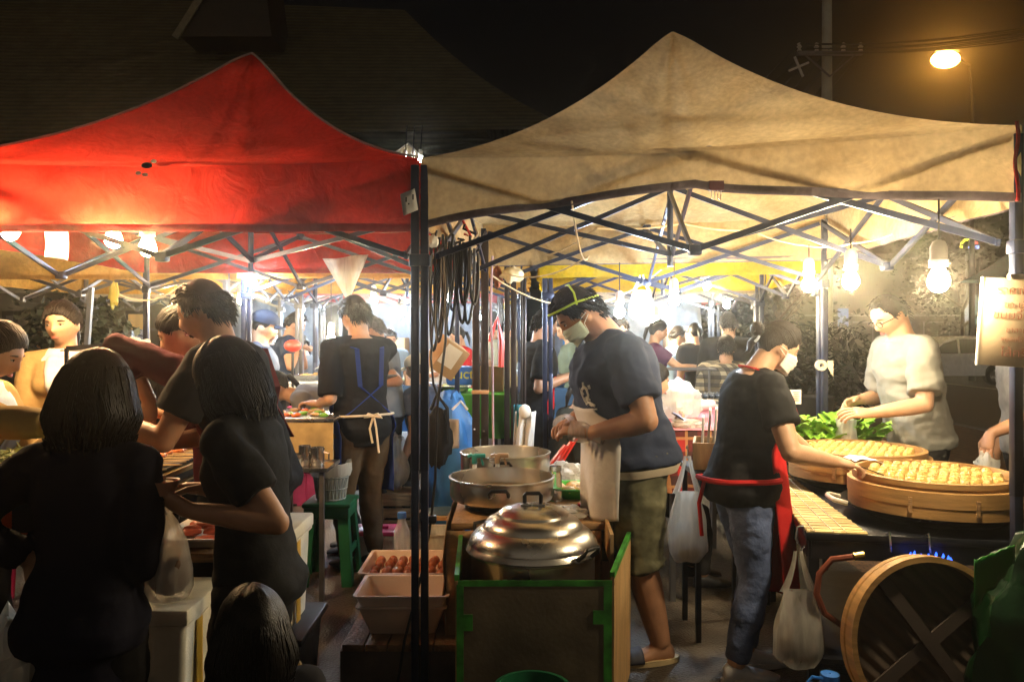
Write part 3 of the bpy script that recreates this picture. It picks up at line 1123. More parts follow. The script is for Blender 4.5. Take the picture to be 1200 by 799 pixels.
def tent(label, q, zt, zv, peak, canopy_m, val_m=None, hem_m=None, frame_m=None, piping=None, seed=0, vfn=None, legs=(0, 1, 2, 3), res=44, lw=.034, open_sides=(), single=False):
    q = [V((x, y, 0)) for x, y in q]
    base = sum(q, V((0, 0, 0))) / 4
    T = thing('canopy_tent', label, 'canopy tent', base)
    peak = V(peak)
    FL, FR, BR, BL = q
    frame_m = frame_m or M_bluesteel
    bc = base

    def top(u, v):
        p = FL * (1 - u) * (1 - v) + FR * u * (1 - v) + BR * u * v + BL * (1 - u) * v
        a, b = abs(2 * u - 1), abs(2 * v - 1)
        d = max(a, b); s = 1 - d
        rt = min(a, b) / max(d, 1e-6)
        p = p + (V((peak.x, peak.y, 0)) - bc) * s
        h = zt + (peak.z - zt) * (s * (.42 + .58 * s) if s < .93 else s * (.42 + .58 * s) - (s - .93) * .35)
        h -= .13 * s * (1 - s) * 4 * (1 - rt ** 2)
        # strained folds running up the face
        ang = atan2(2 * v - 1, 2 * u - 1)
        h += .016 * sin(ang * 17 + seed) * s * (1 - s) * 2.2 * (1 - rt ** 3) + noise.noise(V((p.x * 2.2, p.y * 2.2, seed))) * .022 * (s > 0) * (1 - rt ** 4) * min(1, s * 6)
        if s < .001:
            e = (u if b > a else v); h -= .035 * 4 * e * (1 - e)
        return V((p.x, p.y, h))
    nr, ne = max(10, res // 2), max(8, res // 2)
    rings = []
    for i in range(nr + 1):
        h_ = .5 * (1 - i / nr) + .002
        per = [(.5 - h_ + 2 * h_ * j / ne, .5 - h_) for j in range(ne)] + [(.5 + h_, .5 - h_ + 2 * h_ * j / ne) for j in range(ne)] + [(.5 + h_ - 2 * h_ * j / ne, .5 + h_) for j in range(ne)] + [(.5 - h_, .5 + h_ - 2 * h_ * j / ne) for j in range(ne)]
        rings.append([top(max(0, min(1, u)), max(0, min(1, v))) for u, v in per])
    mb = MB(); mb.loft(rings, cap=False); mb.add(rings[-1], [tuple(range(4 * ne))])
    mb.build('canopy', canopy_m, T, angle=60)
    hems = MB(); vals = MB()
    sides = [(FL, FR), (FR, BR), (BR, BL), (BL, FL)]
    for k, (a, b) in enumerate(sides):
        if k in open_sides:
            continue
        d = (b - a); nrm = V((d.y, -d.x, 0)).normalized()

        def vz(t):
            return vfn(k, t) if vfn and vfn(k, t) else zv

        def val(u, w, k=k, a=a, b=b, nrm=nrm):
            p = a.lerp(b, u)
            e = .035 * 4 * u * (1 - u)
            z = (zt - e) * (1 - w) + vz(u) * w
            off = .006 + .018 * w * sin(u * 23 + seed + k) * .6 + .02 * w * noise.noise(V((u * 6, w * 3, seed + k)))
            return V((p.x, p.y, z)) + nrm * off
        vals.grid(val, 40, 6)

        def hem(u, w, val=val, nrm=nrm):
            p = val(u, 1.0)
            return p + V((0, 0, .028 - .034 * w)) + nrm * .004
        hems.grid(hem, 40, 1)
    vals.build('valance', val_m or canopy_m, T, angle=60)
    hems.build('hem', hem_m or M_hem, T, angle=60)
    if piping:
        mb = MB()
        for cu, cv in ((0, 0), (1, 0), (1, 1), (0, 1)):
            mb.tube([top(cu + (.5 - cu) * i / 24, cv + (.5 - cv) * i / 24) + V((0, 0, .006)) for i in range(25)], .0065, 6)
        mb.build('piping', piping, T)
    # frame
    for k in legs:
        p = q[k]; inn = (bc - p).normalized() * (.05 if not single else .012)
        p = p + inn
        ed = (sides[k][1] - sides[k][0]).normalized()
        mb = MB()
        mb.box((p.x, p.y, (zt - .03) / 2 + .46), (lw, lw, zt - .03 - .92), bev=.003)
        p2 = p + (ed * (lw + .008) if not single else V((0, 0, 0)))
        mb.box((p2.x, p2.y, .6 + .01), (lw - .003, lw - .003, 1.2 - .004), bev=.003)
        p3 = p2
        mb.box((p3.x, p3.y, 1.2 + (zt - .25 - 1.2) / 2), (lw - .004, lw - .004, zt - .25 - 1.2), bev=.003)
        mb.box((p.x, p.y, .48), (lw - .006, lw - .006, .94))
        mb.box(((p + p2) / 2).to_tuple()[:2] + (.006,), (.11, .07, .012))
        mb.build('leg', frame_m, T)
        sl = .048 if single else .06
        mb = MB(); mb.box(((p + p2) / 2).to_tuple()[:2] + (zt - .43,), (sl if single else .09, sl, .05), bev=.006)
        mb.build('slider', frame_m, T)
    bw, bh = .024, .014
    zt1, zb1 = zt - .06, zt - .41

    def bar(a, b, o):
        mb = MB(); mb.bar(a + o, b + o, bh, bw); mb.build('truss_bar', frame_m, T, angle=0)
    mids = []
    for k, (a, b) in enumerate(sides):
        d = (b - a).normalized(); nrm = V((d.y, -d.x, 0))
        a2 = a + (bc - a).normalized() * .06; b2 = b + (bc - b).normalized() * .06
        m = (a2 + b2) / 2; mids.append(m)
        for e in (a2, b2):
            bar(V((e.x, e.y, zt1)), V((m.x, m.y, zb1)), nrm * .012)
            bar(V((e.x, e.y, zb1)), V((m.x, m.y, zt1)), -nrm * .012)
        for z in (zt1, zb1):
            mb = MB(); mb.box((m.x, m.y, z), (.05, .05, .042), bev=.008); mb.build('joint', frame_m, T)
    c = V((peak.x, peak.y, 0)).lerp(bc, .3)
    for m in mids:
        d = (c - m).normalized(); nrm = V((d.y, -d.x, 0))
        bar(V((m.x, m.y, zt1)), V((c.x, c.y, zb1 + .08)), nrm * .012)
        bar(V((m.x, m.y, zb1)), V((c.x, c.y, zt1 + .08)), -nrm * .012)
    mb = MB(); mb.tube([(c.x, c.y, zb1 + .02), (c.x, c.y, zt1 + .1)], .016, 8)
    pk = V((peak.x, peak.y, peak.z - .06))
    mb.tube([(c.x, c.y, zt1 + .1), pk], .013, 8)
    mb.build('centre_pole', frame_m, T)
    return T


def red_v(k, t):
    return 1.925 if k == 0 else 1.93


T_red = tent('red canopy tent with white piping over the grill stall', [(-2.59, 3.37), (-.40, 3.35), (-.38, 5.65), (-2.6, 5.65)], 2.235, 1.93, (-1.47, 4.5, 3.1), M_red, None, M_hemred, None, M_pipe, 1, single=True)


def beige_v(k, t):
    if k == 0:
        return 1.94 + .125 * max(0, 1 - abs(t - .5) / .5) ** .8 if t < .5 else 2.065 - .1 * ((t - .5) / .5) ** .7
    return 1.955


T_bei = tent('stained beige canopy tent over the steamed bun stall', [(-.378, 3.35), (1.80, 2.82), (1.95, 4.95), (-.2, 5.4)], 2.235, 1.95, (.83, 4.12, 3.08), M_beige, None, M_hem, None, None, 5, beige_v, single=True)
tent('ochre canopy tent with its lattice frame behind the red tent', [(-4.35, 5.9), (-2.1, 5.9), (-2.1, 8.1), (-4.35, 8.1)], 2.2, 1.9, (-3.2, 7.0, 3.05), M_ochre, None, M_ochre, M_grey, None, 2, res=20)
tent('cream canopy tent with orange valance and white peak between red and beige tents', [(-2.0, 5.8), (.12, 5.75), (.15, 7.95), (-2.0, 8.0)], 2.2, 1.9, (-.9, 6.9, 3.16), M_cream, M_ochre, M_ochre, M_bluesteel, M_pipe, 3, res=20)
tent('bright yellow canopy tent behind the beige tent', [(.2, 5.75), (2.1, 5.3), (2.35, 7.4), (.3, 7.85)], 2.2, 1.9, (1.25, 6.6, 3.05), M_yel, None, M_yel, M_bluesteel, None, 4, res=20)
tent('faded pink canopy tent farther down the left row', [(-2.3, 8.4), (-.1, 8.4), (-.1, 10.6), (-2.3, 10.6)], 2.2, 1.9, (-1.2, 9.5, 3.0), M_pink, None, M_pink, M_grey, None, 6, res=16)
tent('pale cream canopy tent farther down the right row', [(.35, 8.2), (2.5, 8.0), (2.6, 10.2), (.4, 10.4)], 2.2, 1.9, (1.45, 9.2, 3.0), M_cream, None, M_cream, M_grey, None, 7, res=16)
tent('far yellow canopy tent at the end of the left row', [(-2.2, 11), (0, 11), (0, 13.2), (-2.2, 13.2)], 2.2, 1.9, (-1.1, 12.1, 3.0), M_yel, None, M_yel, M_grey, None, 8, res=12)
tent('far pink canopy tent at the end of the right row', [(.7, 11), (2.9, 11), (2.9, 13.2), (.7, 13.2)], 2.2, 1.9, (1.8, 12.1, 3.0), M_pink, None, M_pink, M_grey, None, 9, res=12)
tent('cream canopy tent beside the far end of the left row', [(-4.8, 9), (-2.6, 9), (-2.6, 11.2), (-4.8, 11.2)], 2.2, 1.9, (-3.7, 10.1, 3.0), M_cream, None, M_cream, M_grey, None, 10, res=12)

# ================================================================ lamps
E_WARM = emis('warm_bulb', (1, .64, .30), 560)
E_NEUT = emis('neutral_bulb', (1, .80, .50), 720)
E_COOL = emis('cool_bulb', (.68, .84, 1), 520)
E_SOD = emis('sodium_lamp', (1, .46, .08), 55)
bulb_n = [0]


def bulb(label, p, em, cord_to, group, r=.034, socket=None):
    """bulb centre p, lamp cord rising to cord_to (a point)"""
    p = V(p)
    T = thing('hanging_bulb', label, 'light bulb', p + V((0, 0, .2)), group)
    mb = MB()
    mb.lathe([(.002, -r * 1.05), (r * .6, -r * .85), (r * .95, -r * .35), (r, 0), (r * .93, r * .4), (r * .62, r * 1.05), (r * .42, r * 1.5)], p, 14)
    mb.build('bulb', em, T)
    mb = MB()
    mb.lathe([(r * .45, r * 1.45), (r * .85, r * 1.5), (r * .9, r * 2.1), (r * .8, r * 2.2), (r * .78, r * 3.4), (r * .55, r * 3.9), (.006, r * 4.1)], p, 14)
    mb.build('socket', socket or M_white_pl, T)
    mb = MB(); mb.tube(catenary(p + V((0, 0, r * 4)), cord_to, .01, 6), .0035, 6)
    mb.build('cord', M_cable, T)
    return T


G_R = 'bulbs over the steamer stall'
for px, py, Y, lab in ((1100, 330, 2.80, 'glowing bulb in a white socket nearest the price board'), (997, 330, 3.6, 'glowing bulb hanging above the man in the grey T-shirt'), (948, 334, 4.25, 'glowing bulb beside the grey pole behind the masked woman')):
    p = at(px, py, Y)
    bulb(lab, p, E_NEUT, V((p.x, p.y, 1.97)), G_R, .036)
G_L = 'bulbs over the grill stall'
for px, py, Y, lab in ((12, 272, 3.5, 'glowing bulb at the left end under the red tent'), (133, 281, 3.5, 'glowing bulb under the red tent beside the white paper sheet'), (173, 291, 3.5, 'glowing bulb above the grey pole of the grill stall')):
    p = at(px, py, Y)
    bulb(lab, p, E_WARM, V((p.x, p.y, 2.23)), G_L, .036)
G_B = 'bulbs farther down the market'
far = [(295, 331, 5.7, 'c', 'large cold white bulb behind the grilling man'), (283, 352, 6.6, 'n', 'smaller warm bulb low behind the grilling man'),
       (388, 398, 6.2, 'n', 'low bulb beside the man with the blue apron'), (405, 372, 9.5, 'c', 'cold bulb above the man with the blue apron'),
       (438, 352, 7.2, 'n', 'warm bulb between the two men in the aisle'), (470, 366, 9.3, 'c', 'cold bulb left of the double black pole'),
       (523, 352, 7.0, 'c', 'cold white bulb shining through the hanging cables'), (726, 366, 5.1, 'c', "cold bulb behind the masked cook's neck"),
       (790, 352, 4.9, 'c', 'large cold bulb right of the masked cook'), (768, 378, 9.0, 'n', 'warm bulb low behind the masked cook'),
       (828, 335, 7.0, 'n', 'warm bulb above the person in black hood'), (852, 357, 9.6, 'c', 'cold bulb near the grey pole by the black hood'),
       (203, 362, 7.5, 'n', 'small bulb low beside the woman with long hair'), (353, 372, 9.7, 'c', 'distant cold bulb over the man in dark blue'), (560, 372, 12, 'c', 'distant cold bulb behind the brown pole'),
       (660, 366, 12.2, 'c', 'distant bulb above the seated person'), (520, 385, 11.6, 'c', 'distant cold bulb behind the cardboard box')]
for px, py, Y, k, lab in far:
    p = at(px, py, Y)
    bulb(lab, p, E_COOL if k == 'c' else E_NEUT, V((p.x, p.y, max(p.z + .2, 1.95))), G_B, .034 if Y < 8 else .045)
# strip of LED lamps high on the cream tent peak
for i in range(3):
    p = at(475 + 9 * i, 187.5, 6.3)
    bulb('small white lamp in the row under the cream peak', p, emis('led%d' % i, (.95, 1, .92), 60), p + V((0, 0.1, .3)), 'lamps under the cream peak', .02)

# street lamp
L = thing('street_lamp', 'orange street lamp shining high over the road', 'street lamp', (15.6, 27, -.13))
lp = at(1108, 70, 26)
mb = MB(); mb.tube([(15.6, 27, -.12), (15.6, 27, 9.6)], [.11, .06], 10); mb.tube([(15.6, 27, 9.6), (15.4, 26.8, 10.5), lp + V((.4, .2, .18))], .04, 8)
mb.build('post', M_black, L)
mb = MB(); mb.ell(lp + V((.12, .1, .30)), (.42, .2, .06)); mb.build('lamp_head', M_grey, L)
mb = MB(); mb.ell(lp, (.46, .3, .27)); mb.build('lamp_glass', E_SOD, L)

# utility pole with crossarm and wires
U = thing('utility_pole', 'tall concrete utility pole with a crossarm behind the beige tent', 'utility pole', (gx(969, 21), 21, 0))
ux = gx(969, 21)
mb = MB(); mb.tube([(ux, 21, 0), (ux, 21, 11.5)], [.17, .12], 10); mb.build('post', mat('pale_concrete', (.6, .6, .5), .85, var=.2, scale=2), U)
zc = CH + (HZ - 66) / FPX * 21
mb = MB(); mb.box((ux, 20.8, zc), (1.7, .1, .1)); mb.bar((ux - .7, 20.8, zc), (ux, 20.8, zc - .6), .04, .04); mb.bar((ux + .7, 20.8, zc), (ux, 20.8, zc - .6), .04, .04)
mb.build('crossarm', M_grey, U)
for dx in (-.8, -.35, .35, .8):
    mb = MB(); mb.lathe([(.02, -.1), (.06, -.08), (.03, -.02), (.07, .02), (.03, .06), (.06, .1), (.01, .13)], (ux + dx, 20.8, zc + .15), 10)
    mb.build('insulator', M_white_pl, U)
mb = MB()
for a in range(4):
    an = a * pi / 2 + .4
    mb.bar((ux - .85, 20.7, zc - .38), (ux - .85 + .28 * cos(an), 20.7, zc - .38 + .28 * sin(an)), .05, .05)
mb.build('wire_bracket', M_white_pl, U)
W = thing('power_lines', 'bundle of overhead wires running from the utility pole over the road', 'overhead wires', (ux, 21, zc))
rr = random.Random(3)
for i in range(9):
    a = V((ux - .8 + .2 * i, 20.8, zc + .25 - .12 * (i % 3)))
    mb = MB(); mb.tube(catenary(a, V((12 + i * .7, 6 - .25 * i, 6.0 + .35 * i)), .7 + .1 * i, 16), .016, 5)
    mb.build('wire', M_cable, W)
    mb = MB(); mb.tube(catenary(a, V((a.x - 3 + .8 * i, 60, 9)), .9, 10), .016, 5)
    mb.build('wire', M_cable, W)

# ================================================================ hall with the big tiled roof
H = thing('hall_building', 'dark hall with a huge tiled roof rising behind the red tent', 'building', (-8, 20, 0))
M_tile = rows_mat('roof_tiles', (.2, .16, .07), 'Z', 2.6, .8, .6, .5)
eL = at(-500, 176, 16); eR = at(668, 150, 16); rR = at(474, 12, 21); rL = at(-500, -30, 21)
mb = MB()
nu, nv = 60, 40
mb.grid(lambda u, v: (eL.lerp(eR, u)).lerp(rL.lerp(rR, u), v) - V((0, 0, .5 * sin(pi * v) * .6)), 24, 40)
bR = V((eR.x, 26, eR.z)); bL = V((eL.x, 26, eL.z))
mb.grid(lambda u, v: eR.lerp(bR, u).lerp(rR, v) - V((0, 0, .5 * sin(pi * v) * .6)), 10, 20)
mb.grid(lambda u, v: bR.lerp(bL, u).lerp(rR.lerp(rL, u), v), 8, 8)
mb.build('roof', M_tile, H, angle=30)
mb = MB(); mb.box(((eL.x + eR.x) / 2 - .6, 21.2, 2.6), (eR.x - eL.x - 1.6, 8.6, 5.2)); mb.build('wall', mat('hall_wall', (.12, .1, .07), .85, var=.3, scale=2), H, angle=0)
g = at(262, 20, 18.2)
mb = MB()
mb.add([g + V((-1.0, 0, -.45)), g + V((1.1, 0, -.45)), g + V((.85, 0, 1.6)), g + V((.3, 0, 1.6)), g + V((-1.0, 1.6, -.45)), g + V((1.1, 1.6, -.45)), g + V((.85, 1.6, 1.6)), g + V((.3, 1.6, 1.6))],
       [(0, 1, 2, 3), (4, 7, 6, 5), (0, 3, 7, 4), (1, 5, 6, 2), (3, 2, 6, 7), (0, 4, 5, 1)])
mb.build('dormer', mat('dormer_wood', (.06, .045, .03), .7), H, angle=0)
mb = MB(); mb.bar(g + V((-1.08, -.06, -.5)), g + V((.3, -.06, 1.7)), .05, .16); mb.bar(g + V((1.15, -.06, .45)), g + V((3.4, .2, .5)), .03, .05)
mb.build('bargeboard', mat('barge', (.3, .26, .16), .7), H, angle=0)

# ================================================================ sky and air
W0 = bpy.data.worlds.new('World'); SC.world = W0; W0.use_nodes = True
nt = W0.node_tree
sky = nt.nodes.new('ShaderNodeTexSky'); sky.sky_type = 'NISHITA'; sky.sun_disc = False
sky.sun_elevation = radians(-4); sky.sun_rotation = radians(200)
nt.links.new(sky.outputs[0], nt.nodes['Background'].inputs['Color'])
# warm sky glow added behind the camera as foreground fill, standing in for unseen stalls
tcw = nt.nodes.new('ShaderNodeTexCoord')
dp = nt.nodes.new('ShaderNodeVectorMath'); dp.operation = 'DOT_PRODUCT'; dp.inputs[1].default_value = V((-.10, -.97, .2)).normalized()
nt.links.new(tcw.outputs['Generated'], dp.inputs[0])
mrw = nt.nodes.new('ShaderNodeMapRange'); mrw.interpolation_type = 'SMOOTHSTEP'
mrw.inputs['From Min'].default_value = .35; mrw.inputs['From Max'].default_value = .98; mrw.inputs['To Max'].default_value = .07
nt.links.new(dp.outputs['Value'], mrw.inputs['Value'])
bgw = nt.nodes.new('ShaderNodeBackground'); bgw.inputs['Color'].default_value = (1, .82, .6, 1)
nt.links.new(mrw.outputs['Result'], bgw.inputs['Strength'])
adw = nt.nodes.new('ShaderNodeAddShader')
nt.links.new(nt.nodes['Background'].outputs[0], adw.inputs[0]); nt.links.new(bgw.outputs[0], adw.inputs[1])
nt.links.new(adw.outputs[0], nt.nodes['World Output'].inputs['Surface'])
nt.nodes['Background'].inputs['Strength'].default_value = .06
HAZE = .0065
if HAZE:
    mb = MB(); mb.box((0, 30, 6.5), (90, 72, 15.4))
    hz = mb.build('haze', [], loc=(0, 30, -1.13), angle=0, kind='stuff')
    m = bpy.data.materials.new('smoke_and_bloom'); m.use_nodes = True
    nt = m.node_tree; nt.nodes.remove(nt.nodes['Principled BSDF'])
    pv = nt.nodes.new('ShaderNodeVolumePrincipled')
    pv.inputs['Color'].default_value = (.96, .89, .76, 1); pv.inputs['Density'].default_value = HAZE
    pv.inputs['Anisotropy'].default_value = .92  # forward scatter of the smoke shaped to imitate lens bloom round the bulbs
    nt.links.new(pv.outputs[0], nt.nodes['Material Output'].inputs['Volume'])
    hz.data.materials.append(m)

# ================================================================ camera and render settings
cd = bpy.data.cameras.new('camera'); cam = bpy.data.objects.new('camera', cd); COL.objects.link(cam)
cam.location = (0, 0, CH); cam.rotation_euler = (radians(90), 0, 0)
cd.sensor_width = 36; cd.lens = 36 * FPX / 1200
cd.shift_y = -(399.5 - HZ) / 1200 * -1 * -1
cd.clip_end = 400; cd.clip_start = .05
SC.camera = cam
SC.render.engine = 'CYCLES'
SC.cycles.use_denoising = True
try:
    SC.cycles.denoiser = 'OPENIMAGEDENOISE'
    SC.cycles.denoising_input_passes = 'RGB_ALBEDO_NORMAL'
except Exception:
    pass
SC.cycles.use_light_tree = True
SC.cycles.max_bounces = 7; SC.cycles.diffuse_bounces = 3; SC.cycles.glossy_bounces = 3; SC.cycles.transmission_bounces = 4
SC.cycles.transparent_max_bounces = 10; SC.cycles.volume_bounces = 0
SC.cycles.sample_clamp_indirect = 4
SC.cycles.use_adaptive_sampling = True; SC.cycles.adaptive_threshold = .02
SC.cycles.caustics_reflective = False; SC.cycles.caustics_refractive = False
SC.view_settings.view_transform = 'Standard'; SC.view_settings.look = 'None'; SC.view_settings.gamma = 1
SC.view_settings.exposure = .72

mb = MB(); mb.ell(at(831, 178, 3.16), (.026, .018, .024), None, 14, 10); mb.build('bracket_cap', M_grey, T_bei)
mb = MB(); mb.ell(at(172, 194, 3.352), (.024, .006, .013), None, 10, 8); mb.build('scorched_hole', M_dark, T_red)
for px, py in ((180, 189), (162, 203), (170, 205)):
    mb = MB(); mb.ell(at(px, py, 3.35), (.013, .004, .008), None, 8, 6); mb.build('pale_patch', M_pipe, T_red)

mb = MB(); mb.grid(lambda u, v: at(1189.5 + 4 * u + 2 * sin(v * 9), 142 + 94 * v, 2.795 + .01 * u), 2, 16); mb.build('red_trim', M_hemred, T_bei, solid=.003)
# ================================================================ the people in the picture
def fab(name, col, rough=.85, bump=.25, bs=14, var=.14, **k):
    return mat(name, col, rough, var=var, scale=5, bump=bump, bscale=bs, spec=.12, **k)


F_black = fab('black_cotton', (.012, .012, .013))
F_navyt = fab('navy_cotton', (.035, .046, .085))
F_navyj = fab('navy_jacket', (.012, .012, .022))
F_tan = fab('tan_jacket', (.40, .28, .12))
F_burg = fab('burgundy_cotton', (.075, .012, .022))
F_burgap = fab('burgundy_apron', (.16, .03, .03))
F_grey = fab('light_grey_cotton', (.24, .235, .205))
F_midgrey = fab('mid_grey_cotton', (.16, .17, .18))
F_olive = mat('olive_canvas', (.115, .11, .065), .85, var=.65, scale=9, bump=.5, bscale=9, spec=.15)
F_white = fab('white_apron_cotton', (.66, .63, .6), bump=.3)
F_red = fab('red_apron', (.5, .02, .02))
F_blue = fab('blue_apron', (.02, .045, .24))
F_dkapron = mat('speckled_apron', (.03, .03, .035), .8, var=.9, scale=60)
F_jean = fab('blue_denim', (.12, .16, .30), bump=.4, bs=30, var=.35)
F_dkpant = fab('dark_trousers', (.016, .015, .016))
F_brownpant = fab('brown_trousers', (.085, .055, .03))
F_slate = fab('slate_cotton', (.07, .09, .15))
F_sage = fab('sage_cotton', (.14, .18, .14))
F_white_sh = fab('white_shirt_cotton', (.7, .72, .76))
F_plaid = plaid_mat('plaid_flannel', (.42, .36, .24), (.03, .032, .035), (.02, .02, .02), 95)
F_khaki = fab('khaki_cotton', (.3, .27, .17))
F_purple = fab('purple_cotton', (.10, .03, .09))
M_shoe = mat('dark_shoe', (.02, .02, .022), .6)
M_shoew = mat('white_canvas_shoe', (.6, .6, .62), .6)
M_straw = mat('pale_straw', (.6, .55, .45), .8)
M_lime = mat('lime_rubber', (.55, .75, .04), .5)
M_cream_cord = mat('cream_cord', (.7, .6, .45), .8)

# --- masked cook bending over the pots
c = Human('heavy-set masked cook in navy T-shirt and olive shorts leaning over steel pots', .56, 3.72, 192, 1.78, 'm', 14, 1.32, pitch=40, yaw=-6, skin=M_skin2, vox=.008, stance=.06,
          feet={'l': (-.10, 0), 'r': (.12, 0)}, belly=.03, nfwd=.55)
c.arm('l', at(692, 508, 3.50), pole=(.5, -.5, -.9), hd=at(655, 502, 3.56) - at(692, 508, 3.50), palm=(.1, .25, -1), curl=.55)
c.arm('r', at(668, 494, 3.86), pole=(.3, .6, -1), hd=at(640, 506, 3.66) - at(668, 494, 3.86), palm=(0, -.6, -.8), curl=.6)
c.body(bare_legs=True, bare_feet=True)
c.top(F_navyt, sleeve=.72, hem=-.03, inf=.016, flare=.03, sflare=.022, amp=.015)
c.pants(F_olive, upto=1.10, inf=.016, flare=.028, waist=.06, name='shorts', amp=.012)
c.hair('short', M_hair, 2, 1.15)
c.mask()
c.apron(F_white, -.40, .52, 60, .030, name='apron', flare=-.02, hang=.16)
mb = MB()
mb.grid(lambda u, v: c.surf(-.105 + .065 * v, 360 * u, .031 + .004 * sin(pi * v) + .003 * sin(u * 40)), 48, 4)
mb.build('waist_sash', M_cream_cord, c.root, angle=70)
# headband with lime cord and strap
mb = MB(); mb.tube([c.headpt(.40 * sin(a), .50 * cos(a) - .02, .26 + .10 * cos(a) - .12 * max(0, -cos(a))) for a in [radians(t) for t in range(-180, 181, 12)]], .024 * c.hh, 8)
mb.build('headband', mat('lime_band', (.5, .72, .05), .6), c.root)
mb = MB(); mb.tube([c.headpt(-.40, -.02, .20), c.headpt(-.37, -.13, .42), c.headpt(-.16, -.18, .58), c.headpt(.16, -.18, .58)], .022 * c.hh, 6)
mb.build('head_strap', M_lime, c.root)
for k in 'rl':
    A = c.arms[k]
    mb = MB(); mb.tube([A['w'] - A['hd'] * .06, A['w'] - A['hd'] * .03, A['w'] - A['hd'] * .005, A['w'] + A['hd'] * .03, A['w'] + A['hd'] * .09], [.038, .033, .031, .046, .047], 14, cap=False)
    mb.build('plastic_glove', M_glove, c.root, angle=60)
    mb = MB(); Lg = c.legs[k]; d = V((Lg['fd'].x, Lg['fd'].y, 0)).normalized(); sd = d.cross(c.U)
    out = [V((Lg['a'].x, Lg['a'].y, .002)) + d * (.06 + .15 * cos(t)) + sd * (.055 * sin(t) * (1 + .15 * cos(t))) for t in [2 * pi * q / 24 for q in range(24)]]
    mb.loft([out, [p + V((0, 0, .022)) for p in out]]); s_ = mb.build('sandal', mat('tan_sole', (.5, .38, .2), .7), c.root)
    mb = MB(); a0 = V((Lg['a'].x, Lg['a'].y, 0)) + d * .10
    mb.grid(lambda u, v: a0 + d * (v * .07) + sd * (.058 * cos(pi * u)) + V((0, 0, .02 + (.055 - .02 * v) * sin(pi * u))), 12, 3)
    mb.build('sandal_strap', M_sandal, s_, solid=.006)
# white emblem on the chest
mb = MB()
EMB = [([(-.6, .95), (-.72, .2), (-.6, -.5), (-.35, -.95)], .07), ([(-.1, 1.5), (-.08, .9)], .10), ([(-.45, .15), (-.35, .75), (-.05, 1.0), (.25, .75), (.3, .15), (.1, -.35), (-.05, -.6)], .12),
       ([(-.4, -.2), (-.25, -.6), (-.1, -.3), (.05, -.05)], .10), ([(-.35, -.95), (.0, -.75), (.3, -.85), (.75, -1.2)], .12), ([(-.15, -1.15), (.1, -1.0), (.45, -1.15)], .10),
       ([(.62, 1.15), (.66, .75)], .12), ([(-.55, -1.5), (.2, -1.52), (.9, -1.56)], .07), ([(.25, -.6), (.3, -.35)], .06)]
for pts, w in EMB:
    P = []
    for i in range(len(pts) - 1):
        for q in range(4):
            P.append([pts[i][0] * (1 - q / 4) + pts[i + 1][0] * q / 4, pts[i][1] * (1 - q / 4) + pts[i + 1][1] * q / 4])
    P.append(pts[-1])
    mb.tube([c.surf(.62 + y * .072, -24 - x * 14, .0205) for x, y in P], w * .055, 6)
mb.build('shirt_emblem', mat('white_print', (.75, .74, .7), .8), c.root)

# --- masked woman at the steamer
w = Human('masked woman with a hair bun, black top and red apron reaching over a steamer', 1.01, 3.5, 6, 1.585, 'f', 8, 1.12, pitch=26, yaw=-2, skin=M_skin, vox=.008,
          feet={'r': (-.06, 0), 'l': (.05, 0)}, belly=.025, stance=.05, nfwd=.6)
w.arm('r', at(978, 541, 3.32), pole=(.1, -.5, -1), hd=(1, .05, -.18), palm=(-.1, .1, -1), curl=.75)
w.arm('l', at(955, 536, 3.75), pole=(-.2, .3, -1), hd=(1, -.25, 0), palm=(0, -.3, -1), curl=.6)
w.body()
w.top(F_black, sleeve=.60, hem=-.12, inf=.012, flare=.03, sflare=.014, top=.95)
w.pants(F_jean, upto=1.93, inf=.006, flare=0)
w.hair('bun', M_hairb, 5)
w.mask(mat('mask_white', (.72, .75, .70), .75, var=.05, bump=.15, bscale=30))
w.apron(F_red, -.95, .70, 76, .028, name='apron', flare=.05, hang=.30)
mb = MB()
for sg in (1, -1):
    P = [w.surf(.70, 24 * sg, .022), w.surf(.82, 26 * sg, .02), w.surf(.93, 42 * sg, .018), w.surf(.985, 70 * sg, .016), w.surf(1.01, 120 * sg, .012), w.surf(1.02, 175 * sg, .012)]
    for a, b in zip(P, P[1:]):
        mb.bar(a, b, .022, .006)
mb.build('neck_strap', F_red, w.root)
mb = MB()
P = [w.surf(.16 - .0006 * a, a, .034) for a in range(60, 300, 12)]
mb.tube(P, .012, 6)
p = w.surf(.05, 180, .03)
mb.tube([p, p + V((-.03, -.02, -.10)), p + V((-.02, -.03, -.24))], .009, 6)
mb.build('waist_tie', F_red, w.root)
w.shoes(M_shoew, sole=mat('white_sole', (.6, .58, .55), .6))
mb = MB(); mb.tube([w.headpt(.12, -.50, .0), w.headpt(.16, -.52, -.07), w.headpt(.14, -.54, -.15)], .03 * w.hh, 6); mb.build('hair_clip', mat('clip_white', (.5, .55, .65), .3), w.root)

